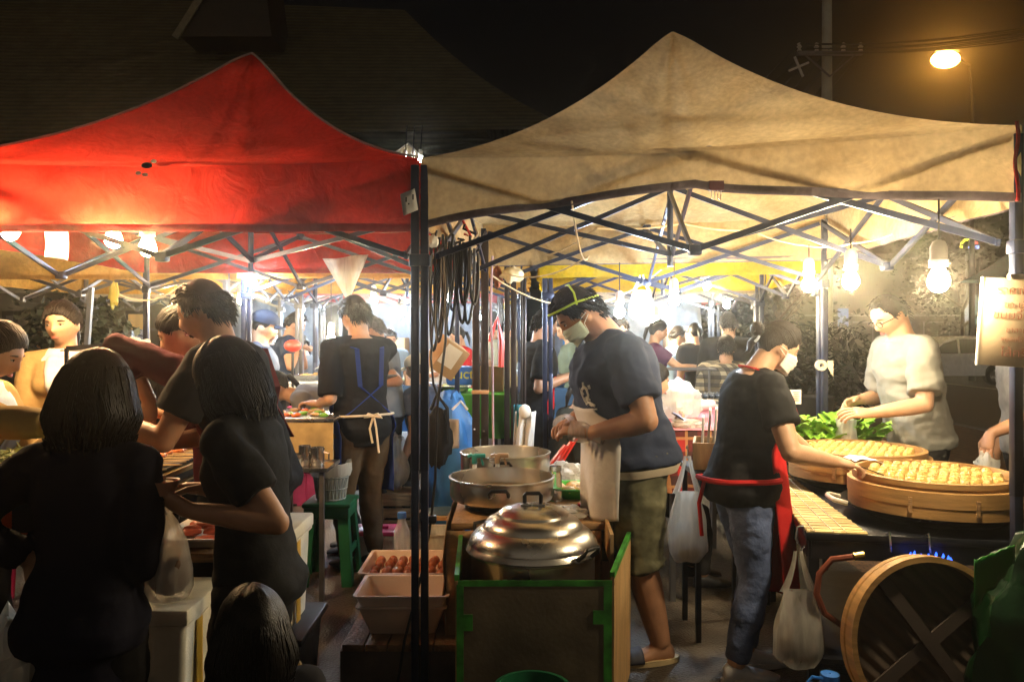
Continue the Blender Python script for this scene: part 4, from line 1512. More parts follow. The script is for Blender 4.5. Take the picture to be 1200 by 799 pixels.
# --- seller in a grey T-shirt
g = Human('balding man in glasses and pale grey T-shirt filling a bag behind the steamers', gx(1078, 4.5), 4.5, 183, 1.76, 'm', 11, 1.02, pitch=33, yaw=8, skin=M_skin, vox=.009, belly=.02)
g.arm('l', at(1020, 484, 4.25), pole=(.6, -.6, -.7), hd=(-1, .05, .02), palm=(0, .5, -.8), curl=.6)
g.arm('r', at(1008, 468, 4.62), pole=(.2, .6, -1), hd=(-1, -.3, -.2), palm=(0, -.6, -.6), curl=.7)
g.body().top(F_grey, sleeve=.80, hem=-.09, inf=.018, flare=.03, sflare=.024, amp=.016).pants(F_dkpant).hair('thin', M_hair, 3, 1.).shoes(M_shoe)
mb = MB()
for sg in (1, -1):
    mb.tube([g.headpt(.15 * sg + .105 * cos(t), .455 - .2 * (.105 * cos(t)) ** 2, .0 + .075 * sin(t)) for t in [2 * pi * q / 14 for q in range(15)]], .010 * g.hh, 5)
    mb.tube([g.headpt(.25 * sg, .44, .02), g.headpt(.36 * sg, .2, .01), g.headpt(.37 * sg, -.06, -.0)], .010 * g.hh, 5)
mb.tube([g.headpt(-.05, .46, .02), g.headpt(.05, .46, .02)], .010 * g.hh, 5)
mb.build('glasses', M_black, g.root)

# --- walker at the right edge
q = Human('passer-by in a grey shirt walking past the price board with a white bag', gx(1212, 4.3), 4.3, 178, 1.68, 'm', 2, 1.0, pitch=5, skin=M_skin2, vox=.011, feet={'l': (.22, 0), 'r': (-.2, 0)})
q.arm('l', at(1160, 508, 4.1), pole=(.6, -.5, -.2), hd=(-.25, -.05, -1), palm=(.9, .3, -.1), curl=.8)
q.body().top(fab('grey_print_cotton', (.25, .26, .30), var=.5), sleeve=.55, inf=.016, hem=-.06).pants(F_dkpant).hair('short').shoes(M_shoe)
q_hand = q.arms['l']['w'] + q.arms['l']['hd'] * .07

# --- left: woman in a tan jacket at the frame edge
p1 = Human('woman in a tan jacket with tied hair looking down at the left edge', gx(-42, 2.92), 2.92, 8, 1.56, 'f', 6, 1.0, pitch=27, skin=M_skin, vox=.008)
p1.arm('r', at(80, 500, 2.55), pole=(-.2, -.5, -1), hd=(1, .1, -.1), palm=(0, 0, -1))
p1.arm('l', at(70, 515, 2.95), pole=(-.2, .5, -1), hd=(1, -.1, -.1), palm=(0, 0, -1))
p1.body().top(F_tan, sleeve=1.86, hem=-.1, inf=.015, name='jacket', top=.93, amp=.008).pants(F_dkpant).hair('tail', M_hairb, 4, 1.3).shoes(M_shoe)
mb = MB(); mb.loft([p1.ring(t, .006, 20) for t in (.8, .9, .97, 1.02)], cap=False); mb.build('collar', F_white_sh, p1.root, solid=.004)
mb = MB(); mb.grid(lambda u, v: p1.surf(.35 + .6 * v, (u - .5) * 50 * (1 - .3 * v), .022), 6, 12); mb.build('shirt_front', mat('pale_blue_cotton', (.38, .5, .68), .85), p1.root, solid=.004)

# --- bob haired woman seen from behind
b = Human('woman with black bobbed hair and dark navy jacket seen from behind', gx(98, 2.08), 2.08, 88, 1.43, 'f', 3, .94, pitch=8, vox=.009, hs=1.2)
b.arm('r', V((gx(140, 2.08), 2.30, .96)), pole=(.15, -.5, -1), hd=(-.3, 1, 0), palm=(-1, 0, 0))
b.arm('l', at(38, 655, 2.04), pole=(-.25, -.6, -.2), hd=(.2, .3, -1), palm=(.5, -.6, 0))
b.body().top(F_navyj, sleeve=1.85, hem=-.34, inf=.014, flare=.05, name='jacket', amp=.008).pants(F_dkpant).hair('bob', M_hair, 8, 1.15, length=.60).shoes(M_shoe)

# --- woman in black T-shirt eating, seen from the side
d = Human('woman with a chin-length black bob and black T-shirt lifting food from a cup', gx(302, 2.32), 2.32, 172, 1.49, 'f', 5, .9, pitch=20, yaw=0, vox=.008, hs=1.06, skin=M_skin2)
d.arm('l', at(222, 598, 2.10), pole=(.9, -.2, -1.2), hd=(-.8, .15, .35), palm=(.1, .6, .5), curl=.7)
d.arm('r', at(243, 573, 2.40), pole=(.5, .6, -1), hd=(-1, -.2, .12), palm=(-.2, -.4, -1), curl=.8)
d.body().top(F_black, sleeve=.66, hem=-.12, inf=.013, flare=.015, sflare=.016).pants(F_dkpant).hair('bob', M_hair, 6, 1.0, length=.72).shoes(M_shoe)
mb = MB(); A = d.arms['r']; mb.tube([A['w'] - A['hd'] * .02 + V((0, .024 * cos(t), .026 * sin(t))) for t in [2 * pi * k / 12 for k in range(13)]], .006, 6); mb.build('bracelet', M_cable, d.root)

# --- child
k = Human('small child with short dark hair standing lowest at the front', gx(300, 1.62), 1.62, 120, .935, 'm', 3, .98, pitch=5, vox=.009, hs=1.55, stance=.06)
k.body().top(fab('dark_child_top', (.02, .02, .026)), inf=.012).pants(F_dkpant).hair('bob', M_hair, 9, .95, length=.55).shoes(M_shoe)

# --- young woman in the tan jacket facing us
t = Human('young woman in a tan jacket and white collar facing the camera behind the grill', gx(78, 4.15), 4.15, -78, 1.66, 'f', 0, .98, pitch=4, yaw=-10, roll=3, vox=.008)
t.arm('r', V((t.pel.x + .10, t.pel.y - .24, 1.02)), pole=(-1, 0, -.8), hd=(1, 0, .1), palm=(0, 1, 0))
t.arm('l', V((t.pel.x - .08, t.pel.y - .26, .98)), pole=(1, 0, -.8), hd=(-1, 0, .1), palm=(0, 1, 0))
t.body().top(F_tan, sleeve=1.85, hem=-.1, inf=.014, name='jacket', top=.93, amp=.007).pants(F_dkpant).hair('tail', M_hair, 1, 1.5).shoes(M_shoe)
mb = MB(); mb.loft([t.ring(q_, .007, 20) for q_ in (.86, .92, .97, 1.03)], cap=False); mb.build('collar', F_white_sh, t.root, solid=.005)
mb = MB(); mb.grid(lambda u, v: t.surf(.5 + .46 * v, (u - .5) * 44 * (.25 + .75 * v), .024), 6, 12); mb.build('shirt_front', F_white_sh, t.root, solid=.004)

# --- man at the grill
m_ = Human('man in black T-shirt and burgundy apron reaching across the grill', gx(302, 3.18), 3.18, 176, 1.74, 'm', 16, 1.04, pitch=18, yaw=0, skin=M_skin2, vox=.008)
m_.arm('l', at(128, 490, 3.0), pole=(.2, -.4, -1), hd=(-1, .1, -.25), palm=(0, .3, -1), curl=.7)
m_.arm('r', at(190, 520, 3.2), pole=(.4, .6, -1), hd=(-1, 0, -.1), palm=(0, 0, -1))
m_.body().top(F_black, sleeve=.66, hem=-.08, inf=.016, flare=.02, sflare=.022, amp=.008).pants(F_dkpant).hair('short', M_hairb, 12, 1.1).shoes(M_shoe)
m_.apron(F_burgap, -.7, .62, 70, .028)
mb = MB()
for sg in (1, -1):
    P = [m_.surf(.62, 40 * sg, .026), m_.surf(.85, 40 * sg, .028), m_.surf(.97, 80 * sg, .026), m_.surf(.9, 150 * sg, .026), m_.surf(.6, 180 - 14 * sg, .026), m_.surf(.25, 180 + 40 * sg, .026)]
    for i, (a, e) in enumerate(zip(P, P[1:])):
        for z in range(6):
            mb.bar(a.lerp(e, z / 6), a.lerp(e, (z + 1) / 6), .026, .005)
mb.build('apron_strap', F_burgap, m_.root)

# --- helper with burgundy sleeves behind him
h = Human('helper in a burgundy long-sleeved top mostly hidden behind the grilling man', gx(272, 3.45), 3.45, 180, 1.66, 'f', 16, 1.05, pitch=25, vox=.010)
h.arm('l', at(176, 470, 3.25), pole=(-1, -.2, .5), hd=(-.1, -.1, -1), palm=(0, 1, 0))
h.arm('r', at(170, 480, 3.7), hd=(-.3, 0, -1))
h.body().top(F_burg, sleeve=1.6, inf=.016).pants(F_dkpant).hair('tail', M_hair, 2).shoes(M_shoe)
# --- woman with long hair
l_ = Human('woman with long straight dark hair standing behind the twin grey poles', gx(203, 4.75), 4.75, 72, 1.62, 'f', 2, 1., vox=.012)
l_.body(face=False).top(F_black, sleeve=1.8, inf=.016, hem=-.1).pants(F_dkpant).hair('long', M_hairb, 3, 1.15).shoes(M_shoe)
# --- people down the left row
e1 = Human('man in a dark cap and slate-blue T-shirt behind the grilling man', gx(297, 6.05), 6.05, 5, 1.67, 'm', 4, 1.1, pitch=12, vox=.012)
e1.body().top(F_slate, inf=.015).pants(F_dkpant).hair('cap').cap(fab('dark_cap', (.03, .04, .07))).shoes(M_shoe)
e2 = Human('man in a dark blue T-shirt with a white badge working at the far left stall', gx(333, 8.3), 8.3, 10, 1.73, 'm', 6, 1.05, pitch=22, vox=.014, skin=M_skin2)
e2.arm('r', at(350, 407, 8.1), hd=(1, 0, 0)); e2.arm('l', at(352, 406, 8.5), hd=(1, 0, 0))
e2.body().top(fab('ink_blue_cotton', (.02, .035, .08)), inf=.015).pants(F_dkpant).hair('short', vol=1.1).shoes(M_shoe)
mb = MB(); mb.grid(lambda u, v: e2.surf(.66 + .07 * v, 30 + 22 * u, .026), 3, 2); mb.build('badge', M_white_pl, e2.root, solid=.004)
e3 = Human('distant woman in grey sitting low past the red lamp shade', gx(359, 9.2), 9.2, 150, 1.6, 'f', 4, 1.0, hipz=.72, vox=.016)
e3.body().top(F_midgrey, sleeve=1.5).pants(F_dkpant).hair('tail', vol=1.2).shoes(M_shoe)
e4 = Human('vendor in a grey shirt bending low over the food counter', gx(418, 5.5), 5.5, 186, 1.62, 'f', 58, 1.0, pitch=38, yaw=14, hipz=.80, vox=.009, roundb=.3)
e4.arm('l', at(356, 478, 5.35), pole=(.3, -.5, -.6), hd=(-.6, 0, -.6)); e4.arm('r', at(352, 480, 5.65), pole=(.3, .5, -.6), hd=(-.6, 0, -.6))
e4.body().top(F_midgrey, sleeve=1.0, inf=.014, amp=.008).pants(F_dkpant).hair('tail', M_hair, 4, 1.1).shoes(M_shoe)
e5 = Human('young man in a black T-shirt with a blue apron tied behind, seen from the back', gx(424, 5.05), 5.05, 128, 1.74, 'm', 4, .95, pitch=14, yaw=8, vox=.009)
e5.arm('l', at(374, 473, 5.1), pole=(.2, -.6, -1), hd=(-1, .4, .05), palm=(0, 0, -1), curl=.8)
e5.arm('r', at(382, 470, 5.45), hd=(-1, .3, 0), palm=(0, 0, -1))
e5.body().top(F_black, sleeve=.95, hem=-.2, inf=.014, flare=.03, sflare=.018, amp=.010).pants(F_brownpant, inf=.013).hair('short', M_hair, 7, 1.15).shoes(M_shoe)
e5.apron(F_blue, -.75, .25, 112, .045, flare=.03)
mb = MB()
for sg in (1, -1):
    P = [e5.surf(.25, 60 * sg, .036), e5.surf(.7, 60 * sg, .032), e5.surf(.95, 90 * sg, .034), e5.surf(.86, 160 * sg, .032), e5.surf(.45, 180 - 18 * sg, .032), e5.surf(.12, 180 + 60 * sg, .036)]
    for a, e in zip(P, P[1:]):
        for z in range(6): mb.bar(a.lerp(e, z / 6), a.lerp(e, (z + 1) / 6), .028, .005)
mb.build('apron_strap', F_blue, e5.root)
mb = MB(); mb.tube([e5.surf(.14, a, .044) for a in range(90, 275, 9)], .008, 6)
p = e5.surf(.14, 180, .046)
for sg in (-1, 1):
    mb.tube([p, p + V((.03 * sg, -.02, .012)), p + V((.055 * sg, -.02, -.012)), p + V((0, -.012, -.004))], .007, 6)
    mb.tube([p, p + V((.02 * sg, -.02, -.08)), p + V((.015 + .02 * sg, -.01, -.2 - .03 * sg))], .007, 6)
mb.build('tied_bow', M_cream_cord, e5.root)
e6 = Human('older man in a grey T-shirt and speckled dark apron beside the double black pole', gx(453, 6.2), 6.2, 172, 1.66, 'm', 7, 1.05, pitch=26, yaw=10, vox=.010, skin=M_skin2)
e6.arm('l', at(430, 447, 6.0), pole=(.5, -.3, -1), hd=(-1, 0, -.2)); e6.arm('r', at(425, 445, 6.4), hd=(-1, 0, -.2))
e6.body().top(F_midgrey, sleeve=.75, inf=.016, sflare=.02).pants(F_dkpant).hair('short', mat('greying_hair', (.07, .06, .05), .5, var=.6, scale=40), 5, 1.05).shoes(M_shoe)
e6.apron(F_dkapron, -.8, .3, 105, .034)
e7 = Human('seated man in a pale hat half hidden by hanging cables', gx(499, 6.4), 6.4, 160, 1.62, 'm', 4, 1., hipz=.55, pitch=10, vox=.014)
e7.body().top(F_slate, inf=.015).pants(F_dkpant).hair('cap').cap(M_straw).shoes(M_shoe)
# --- people behind the pots
r1 = Human('boy in a black and red sports shirt and black shorts standing behind the pots', gx(628, 6.25), 6.25, 12, 1.69, 'm', 3, .98, pitch=14, vox=.010, skin=M_skin2)
r1.arm('r', at(668, 441, 6.0), pole=(-.3, -.4, -1), hd=(1, .1, .05), palm=(0, 0, 1)); r1.arm('l', at(668, 440, 6.4), hd=(1, 0, .05), palm=(0, 0, 1))
r1.body(bare_legs=True).top(F_black, sleeve=.8, inf=.017, hem=-.12, flare=.03, sflare=.02).pants(F_black, upto=.85, inf=.02, flare=.03, name='shorts').hair('short', M_hair, 3).shoes(M_shoe)
mb = MB(); mb.grid(lambda u, v: r1.surf(-.13 + .66 * v, 42 + 52 * u * (1 - .75 * v), .0285), 8, 16); mb.build('red_panel', fab('red_sport', (.5, .015, .02)), r1.root, solid=.003)
mb = MB(); mb.tube([r1.surf(.5 + .4 * t_ / 8, 94 - 8 * t_ / 8, .021) for t_ in range(9)], .004, 5); mb.build('red_stripe', MATS['red_sport'], r1.root)
r2 = Human('person with dark hair sitting low in an olive jacket behind the cook', gx(658, 5.5), 5.5, 20, 1.6, 'f', 14, 1.05, pitch=18, hipz=.46, vox=.011)
r2.leg('r', r2.base + r2.F * .38 - r2.R * -.1); r2.leg('l', r2.base + r2.F * .38 - r2.R * .1)
r2.body().top(fab('dark_olive_cotton', (.035, .035, .025)), sleeve=1.8, inf=.018).pants(F_dkpant).hair('tail', M_hair, 6, 1.3).shoes(M_shoe)
r3 = Human('man in a sage green T-shirt behind the boy in the sports shirt', gx(676, 7.6), 7.6, 185, 1.66, 'm', 5, 1.05, pitch=20, vox=.014)
r3.body().top(F_sage, inf=.016).pants(F_dkpant).hair('short').shoes(M_shoe)
r4 = Human('person in a khaki sleeve holding a phone, hidden behind the cook', gx(748, 4.75), 4.75, 5, 1.55, 'f', 6, 1., hipz=.58, vox=.011)
r4.leg('r', r4.base + r4.F * .36 - r4.R * -.1); r4.leg('l', r4.base + r4.F * .36 - r4.R * .1)
r4.arm('r', at(783, 502, 4.55), pole=(-.4, -.4, -1), hd=(.85, .1, .5), palm=(-.4, .3, .7), curl=.9)
r4.body().top(F_khaki, sleeve=1.88, inf=.02).pants(F_dkpant).hair('tail').shoes(M_shoe)
r5 = Human('person in a black hooded top with back turned beside the right grey pole', gx(854, 7.9), 7.9, 80, 1.70, 'm', 2, 1.08, vox=.014)
r5.body(face=False).top(F_black, sleeve=1.8, inf=.03, amp=.012, name='hoodie').pants(F_dkpant).hair('short', vol=1.2).shoes(M_shoe)
r6 = Human('child in a black and cream plaid shirt walking away past the red tartan table', gx(851, 6.6), 6.6, 75, 1.48, 'm', 2, 1.02, vox=.010)
r6.body(face=False).top(F_plaid, sleeve=1.7, inf=.02, hem=-.1, flare=.03).pants(F_jean).hair('short', vol=1.2).shoes(M_shoe)
for px, Y, fc, H, lab, mt in ((787, 9.2, 10, 1.58, 'distant person in a pale blue shirt beside the cold bulb', fab('pale_blue_shirt', (.2, .3, .42))), (805, 9.8, 160, 1.5, 'distant woman in a white top talking at a far stall', F_white_sh),
                             (818, 8.8, 100, 1.62, 'distant figure in black walking away left of the plaid shirt', F_black), (762, 8.2, 0, 1.64, 'distant vendor in a purple top reaching over a counter', F_purple),
                             (50, 8.3, -60, 1.6, 'distant figure in dark blue crossing arms at the far left', F_slate), (575, 10.5, -60, 1.62, 'distant shopper in grey between the black poles', F_midgrey),
                             (700, 11, -80, 1.65, 'distant shopper in a tan top far behind the masked cook', F_tan), (420, 11.5, -100, 1.6, 'distant shopper in white far down the left lane', F_white_sh)):
    z = Human(lab, gx(px, Y), Y, fc, H, 'm' if px % 2 else 'f', 4, 1., pitch=12, vox=.016)
    if px in (762, 787): z.arm('r', V((z.pel.x + .5, z.pel.y - .15, 1.15)), hd=(1, 0, 0))
    z.body().top(mt, inf=.016).pants(F_dkpant).hair('short' if px % 2 else 'tail', vol=1.1).shoes(M_shoe)
EATER, STEAMW, PHONER = d, w, r4
# ================================================================ things on and around the stalls
M_steel = mat('brushed_aluminium', (.66, .62, .55), .27, metal=1., var=.06, scale=3)
M_steel2 = mat('stainless', (.6, .6, .6), .25, metal=1., var=.1)
M_bake = mat('black_bakelite', (.012, .012, .013), .3)
M_green = mat('green_tape', (.045, .27, .03), .55, var=.55, scale=14)
M_greenpl = mat('green_plastic', (.06, .42, .05), .4)
M_dkgreen = mat('dark_green_plastic', (.012, .12, .05), .4)
M_board = mat('grubby_board', (.15, .115, .07), .75, var=.4, scale=4, bump=.05)
M_card = mat('cardboard', (.40, .26, .13), .85, var=.2, scale=4)
M_kraft = mat('wrinkled_kraft', (.34, .2, .09), .8, var=.4, scale=5, bump=.8, bscale=14)
M_foam = mat('styrofoam', (.72, .68, .56), .8, var=.1, bump=.1, bscale=120)
M_film = film_mat('clear_film', (.8, .78, .72), .42)
M_filmw = film_mat('milky_film', (.8, .78, .7), .72)
M_bluetarp = mat('blue_tarpaulin', (.03, .16, .42), .5, var=.25, scale=4, bump=.5, bscale=9)
M_paper = mat('white_paper', (.72, .7, .66), .8, var=.06)
M_pinkpaper = mat('pink_paper', (.75, .42, .42), .8)
M_pink = mat('hot_pink_plastic', (.7, .03, .16), .35)
M_orange = mat('orange_plastic', (.8, .16, .02), .4)
M_redpl = mat('red_plastic', (.6, .03, .02), .4)
M_tealpl = mat('teal_plastic', (.05, .4, .38), .35)
M_lett = mat('lettuce', (.20, .42, .035), .5, var=.4, scale=12)
M_leaf = mat('banana_leaf', (.08, .20, .02), .45, var=.3)
M_cab = mat('shredded_cabbage', (.6, .62, .3), .6, var=.2, scale=30)
M_meat = mat('grilled_meat', (.45, .13, .035), .35, var=.5, scale=40, bump=.5, bscale=50)
M_stick = mat('bamboo_stick', (.62, .42, .2), .6)
M_sausage = mat('brown_sausage', (.34, .10, .04), .25, var=.3)
M_pinktub = mat('pale_tub', (.68, .53, .42), .4, var=.08)
M_bread = mat('fried_dough', (.6, .38, .16), .6, var=.3, scale=20)
M_ribs = mat('mat_slats', (.6, .44, .18), .6, var=.2, scale=8)
M_weave = mat('woven_bamboo', (.52, .33, .09), .5, var=.3, scale=10)
M_glass = mat('jar_glass', (.85, .88, .85), .05, trans=.95, var=0)
M_amber = mat('amber_sauce', (.35, .14, .02), .2)
M_darkgr = mat('dark_green_bag', (.003, .03, .006), .4, var=.5, scale=4, bump=.6, bscale=8)
M_magenta = mat('magenta_crate', (.4, .04, .15), .5)


def crumple(mb, c, r, seed=0, amp=.35, nu=26, nv=18, flat=True):
    """a crumpled closed lump"""
    c = V(c); rings = []
    for i in range(nv + 1):
        t = pi * i / nv; st = max(sin(t), .003); ring = []
        for j in range(nu):
            a = 2 * pi * j / nu
            d = V((st * cos(a), st * sin(a), -cos(t)))
            k = 1 + amp * (noise.noise(d * 2.1 + V((seed, 0, 0))) + .5 * noise.noise(d * 5 + V((0, seed, 0))))
            p = V((d.x * r[0] * k, d.y * r[1] * k, d.z * r[2] * k))
            if flat and p.z < -r[2] * .8: p.z = -r[2] * .8
            ring.append(c + p)
        rings.append(ring)
    mb.loft(rings)
    return mb


def carrier_bag(label, top, w, h, depth, m, fill=None, group=None, hook=True, seed=0, fillmat=None, cat='plastic bag', ang=0.):
    """plastic carrier bag hanging by its two handles from the point top"""
    top = V(top)
    T = thing('plastic_bag', label, cat, top - V((0, 0, h)), group)
    ca, sa = cos(ang), sin(ang)

    def P(x, y, z): return top + V((x * ca - y * sa, x * sa + y * ca, z))
    rings = []
    N = 28; z0 = -.34 * h
    for i in range(15):
        t = i / 14
        z = z0 - (h + z0) * t
        k = .62 + .38 * sm(t, 0, .55) - .35 * sm(t, .86, 1.0)
        dk = .25 + .75 * sm(t, .05, .65) - .3 * sm(t, .88, 1.)
        ring = []
        for j in range(N):
            a = 2 * pi * j / N
            x = cos(a) * w / 2 * k; y = sin(a) * depth / 2 * dk
            f = 1 + .07 * sin(a * 9 + seed) * (1 - t * .6) + .10 * noise.noise(V((cos(a) * 2, sin(a) * 2 + seed, t * 3)))
            ring.append(P(x * f, y * f, z + .02 * h * noise.noise(V((a, t * 4, seed)))))
        rings.append(ring)
    mb = MB(); mb.loft(rings, cap=False)
    mb.add(rings[-1], [tuple(range(N))])
    mb.build('bag_body', m, T, angle=70)
    for sg in (-1, 1):
        mb = MB()
        mb.grid(lambda u, v: P(sg * w * (.06 + .24 * v ** 1.3) + (u - .5) * w * (.07 + .12 * v), (sg * .3) * depth * .2 * sin(pi * v) + .01 * sin(u * 9), -.36 * h * v), 5, 10)
        mb.build('handle', m, T, angle=70)
    if fill:
        mb = MB(); crumple(mb, P(0, 0, -h * (1 - fill * .5)), (w * .38, depth * .36, h * fill * .5), seed, .3)
        mb.build('contents', fillmat or M_bread, T)
    return T


def tray(mb, c, sx, sy, h, t=.006, flare=.03):
    """open rectangular tub with a rolled rim"""
    c = V(c)

    def rr(hx, hy, z, r=.02, n=5):
        out = []
        for qx, qy, a0 in ((1, 1, 0), (-1, 1, pi / 2), (-1, -1, pi), (1, -1, 1.5 * pi)):
            for k in range(n):
                a = a0 + pi / 2 * k / (n - 1)
                out.append(c + V((qx * (hx - r) + r * cos(a), qy * (hy - r) + r * sin(a), z)))
        return out
    hx, hy = sx / 2, sy / 2
    mb.loft([rr(hx - flare, hy - flare, 0), rr(hx, hy, h), rr(hx + .010, hy + .010, h), rr(hx + .010, hy + .010, h + .006), rr(hx - t, hy - t, h + .004), rr(hx - flare - t, hy - flare - t, t)])
    return mb


def jitter(rr, a): return rr.uniform(-a, a)


# ---------------------------------------------------------------- the pot counter
R_ = random.Random(11)
CT = thing('pot_counter', 'wooden counter with kraft-paper sides under the two open steel pots', 'counter', (.07, 4.3, 0))
mb = MB(); mb.box((.07, 4.32, .645), (.68, 1.6, .03), bev=.004); mb.build('counter_top', M_wood, CT)
for sx in (-.24, .38):
    for sy in (3.57, 5.07):
        mb = MB(); mb.box((sx, sy, .314), (.04, .04, .628)); mb.build('leg', M_wood, CT)
mb = MB(); mb.grid(lambda u, v: V((-.285 + .014 * noise.noise(V((u * 7, v * 5, 1))) - .02 * sin(v * 3), 3.5 + 1.5 * u, .675 - .52 * v)), 30, 16); mb.build('kraft_sheet', M_kraft, CT, solid=.004)
mb = MB(); mb.grid(lambda u, v: V((-.29 + .68 * u, 3.505 + .012 * noise.noise(V((u * 6, v * 4, 4))), .63 - .5 * v)), 24, 12); mb.build('kraft_sheet', M_kraft, CT, solid=.004)
mb = MB(); mb.bar((.415, 3.3, .60), (.43, 4.4, .655), .014, .13); mb.build('side_plank', M_ply, CT)

BX = thing('stove_box', 'front stove box of grubby board with bright green taped edges', 'stove box', (.08, 3.1, 0))
mb = MB(); mb.box((.085, 2.95, .29), (.56, .012, .58)); mb.build('front_panel', M_board, BX, angle=0)
mb = MB(); mb.bar((-.205, 2.96, .29), (-.225, 3.5, .30), .58, .012, up=V((1, 0, 0))); mb.build('side_panel', M_ply, BX, angle=0)
mb = MB(); mb.bar((.372, 2.95, .30), (.515, 3.5, .31), .60, .012, up=V((1, 0, 0))); mb.build('side_flap', M_ply, BX, angle=0)
for a, e, w_ in (((-.2, 2.944, .575), (.37, 2.944, .575), .022), ((-.192, 2.943, .0), (-.192, 2.943, .57), .026), ((.354, 2.943, .0), (.354, 2.943, .57), .030), ((-.18, 2.9425, .43), (-.145, 2.9425, .43), .06), ((.30, 2.9425, .45), (.345, 2.9425, .45), .05)):
    mb = MB(); mb.bar(a, e, w_, .003, up=V((0, 1, 0))); mb.build('green_tape', M_green, BX, angle=0)
for a, e in (((-.205, 2.955, .592), (-.225, 3.5, .602)), ((.371, 2.945, .605), (.515, 3.502, .615))):
    mb = MB(); mb.bar(a, e, .018, .022); mb.build('green_tape', M_green, BX, angle=0)
mb = MB(); mb.box((.085, 3.24, .33), (.50, .42, .1)); mb.build('burner', M_dark, BX)
# green bucket peeping at the bottom edge
B = thing('green_bucket', 'dark green bucket standing in front of the stove box', 'bucket', (.07, 2.74, 0))
mb = MB(); mb.lathe([(.10, .002), (.105, .01), (.125, .27), (.135, .272), (.135, .285), (.121, .285), (.10, .02), (.005, .015)], (.07, 2.74, 0), 28); mb.build('bucket_body', M_dkgreen, B)
mb = MB(); mb.tube([(.07 + .137 * cos(t), 2.74 - .137 * abs(sin(t)) * .9, .27 - .10 * sin(t)) for t in [pi * k / 16 for k in range(17)]], .004, 6); mb.build('handle', M_grey, B)


def handle_on(parent, c, out, w=.075, z=0., up=.03, off=.045):
    """black U handle fixed on a wall at c, pointing out"""
    c = V(c); out = V(out).normalized(); sd = V((-out.y, out.x, 0))
    mb = MB()
    pts = [c + sd * w / 2, c + sd * w / 2 + out * off * .8 + V((0, 0, up * .6)), c + sd * w / 2 * .8 + out * off + V((0, 0, up)), c - sd * w / 2 * .8 + out * off + V((0, 0, up)), c - sd * w / 2 + out * off * .8 + V((0, 0, up * .6)), c - sd * w / 2]
    mb.tube(pts, .0085, 8); h = mb.build('handle', M_bake, parent)
    for sg in (-1, 1):
        mb = MB(); mb.box(c + sd * sg * w / 2 + out * .004, (.018, .018, .014), bev=.003); mb.build('rivet_plate', M_steel2, h)


# covered pot
P1 = thing('steel_pot', 'large aluminium steamer pot with its stepped dome lid on, nearest the camera', 'pot', (.08, 3.25, .38))
cx, cy = .085, 3.25
mb = MB(); mb.lathe([(.004, .385), (.235, .385), (.25, .40), (.252, .61), (.262, .616), (.262, .626), (.25, .63)], (cx, cy, 0), 56); mb.build('pot_body', M_steel, P1)
mb = MB(); mb.lathe([(.268, .622), (.274, .628), (.268, .640), (.262, .648), (.262, .654), (.254, .672), (.235, .694), (.212, .710), (.204, .713), (.200, .724), (.185, .742), (.160, .757), (.148, .760), (.144, .769), (.125, .783), (.09, .794), (.04, .799), (.002, .80)], (cx, cy, 0), 64)
ld = mb.build('lid', M_steel, P1, angle=28)
mb = MB(); mb.box((cx, cy - .005, .803), (.10, .035, .006), bev=.002); mb.build('handle_plate', M_steel2, ld)
mb = MB(); mb.tube([(cx - .033, cy, .80), (cx - .033, cy, .838), (cx - .026, cy, .846), (cx + .026, cy, .846), (cx + .033, cy, .838), (cx + .033, cy, .80)], .0085, 8); mb.build('knob', M_bake, ld)
handle_on(P1, (cx + .19, cy - .185, .628), (.72, -.70, 0), .085, up=.05)
handle_on(P1, (cx - .19, cy + .185, .628), (-.72, .70, 0), .085, up=.05)


def open_pot(label, cx, cy, z0, z1, r, ang):
    P = thing('steel_pot', label, 'pot', (cx, cy, z0))
    mb = MB()
    mb.lathe([(r * .62, z0), (r * .80, z0 + .03), (r * .97, z0 + .045), (r * 1.0, z0 + .06), (r, z1 - .012), (r * 1.02, z1 - .008), (r * 1.025, z1), (r * .985, z1 + .002), (r * .975, z1 - .01), (r * .97, z0 + .06), (r * .9, z0 + .05), (.004, z0 + .05)], (cx, cy, 0), 60)
    mb.build('pot_body', M_steel, P, angle=28)
    mb = MB(); mb.lathe([(.004, 0), (r * .955, 0)], (cx, cy, z0 + .07), 40); mb.build('pot_base', mat('dull_pot_base', (.3, .24, .15), .5, metal=.6), P)
    a = radians(ang)
    for q in (a, a + pi):
        handle_on(P, (cx + r * 1.003 * cos(q), cy + r * 1.003 * sin(q), z1 - .055), (cos(q), sin(q), 0), .085, up=.035, off=.03)
    return P


open_pot('open shallow steel pot in the middle with no lid', gx(588, 3.85), 3.85, .662, .81, .25, -92)
open_pot('open steel pot at the back with spray bottles in front of it', gx(592, 4.47), 4.47, .662, .835, .25, -92)
# two spray bottles between the pots
for px, Y, m, lab, g_ in ((556, 4.13, M_tealpl, 'spray bottle with a teal trigger between the pots', 0), (583, 4.14, mat('beige_plastic', (.6, .42, .28), .4), 'spray bottle with a beige trigger between the pots', 0)):
    x = gx(px, Y)
    S = thing('spray_bottle', lab, 'spray bottle', (x, Y, .66))
    mb = MB(); mb.lathe([(.004, .662), (.026, .662), (.028, .67), (.028, .76), (.012, .80), (.012, .82)], (x, Y, 0), 18); mb.build('bottle', M_filmw, S)
    mb = MB(); mb.box((x, Y, .845), (.028, .024, .05), bev=.006); mb.box((x + .028, Y, .863), (.06, .02, .022), bev=.005); mb.bar((x + .035, Y, .85), (x + .045, Y, .815), .008, .01); mb.bar((x - .012, Y, .87), (x - .035, Y, .858), .02, .014)
    mb.build('trigger_head', m, S)


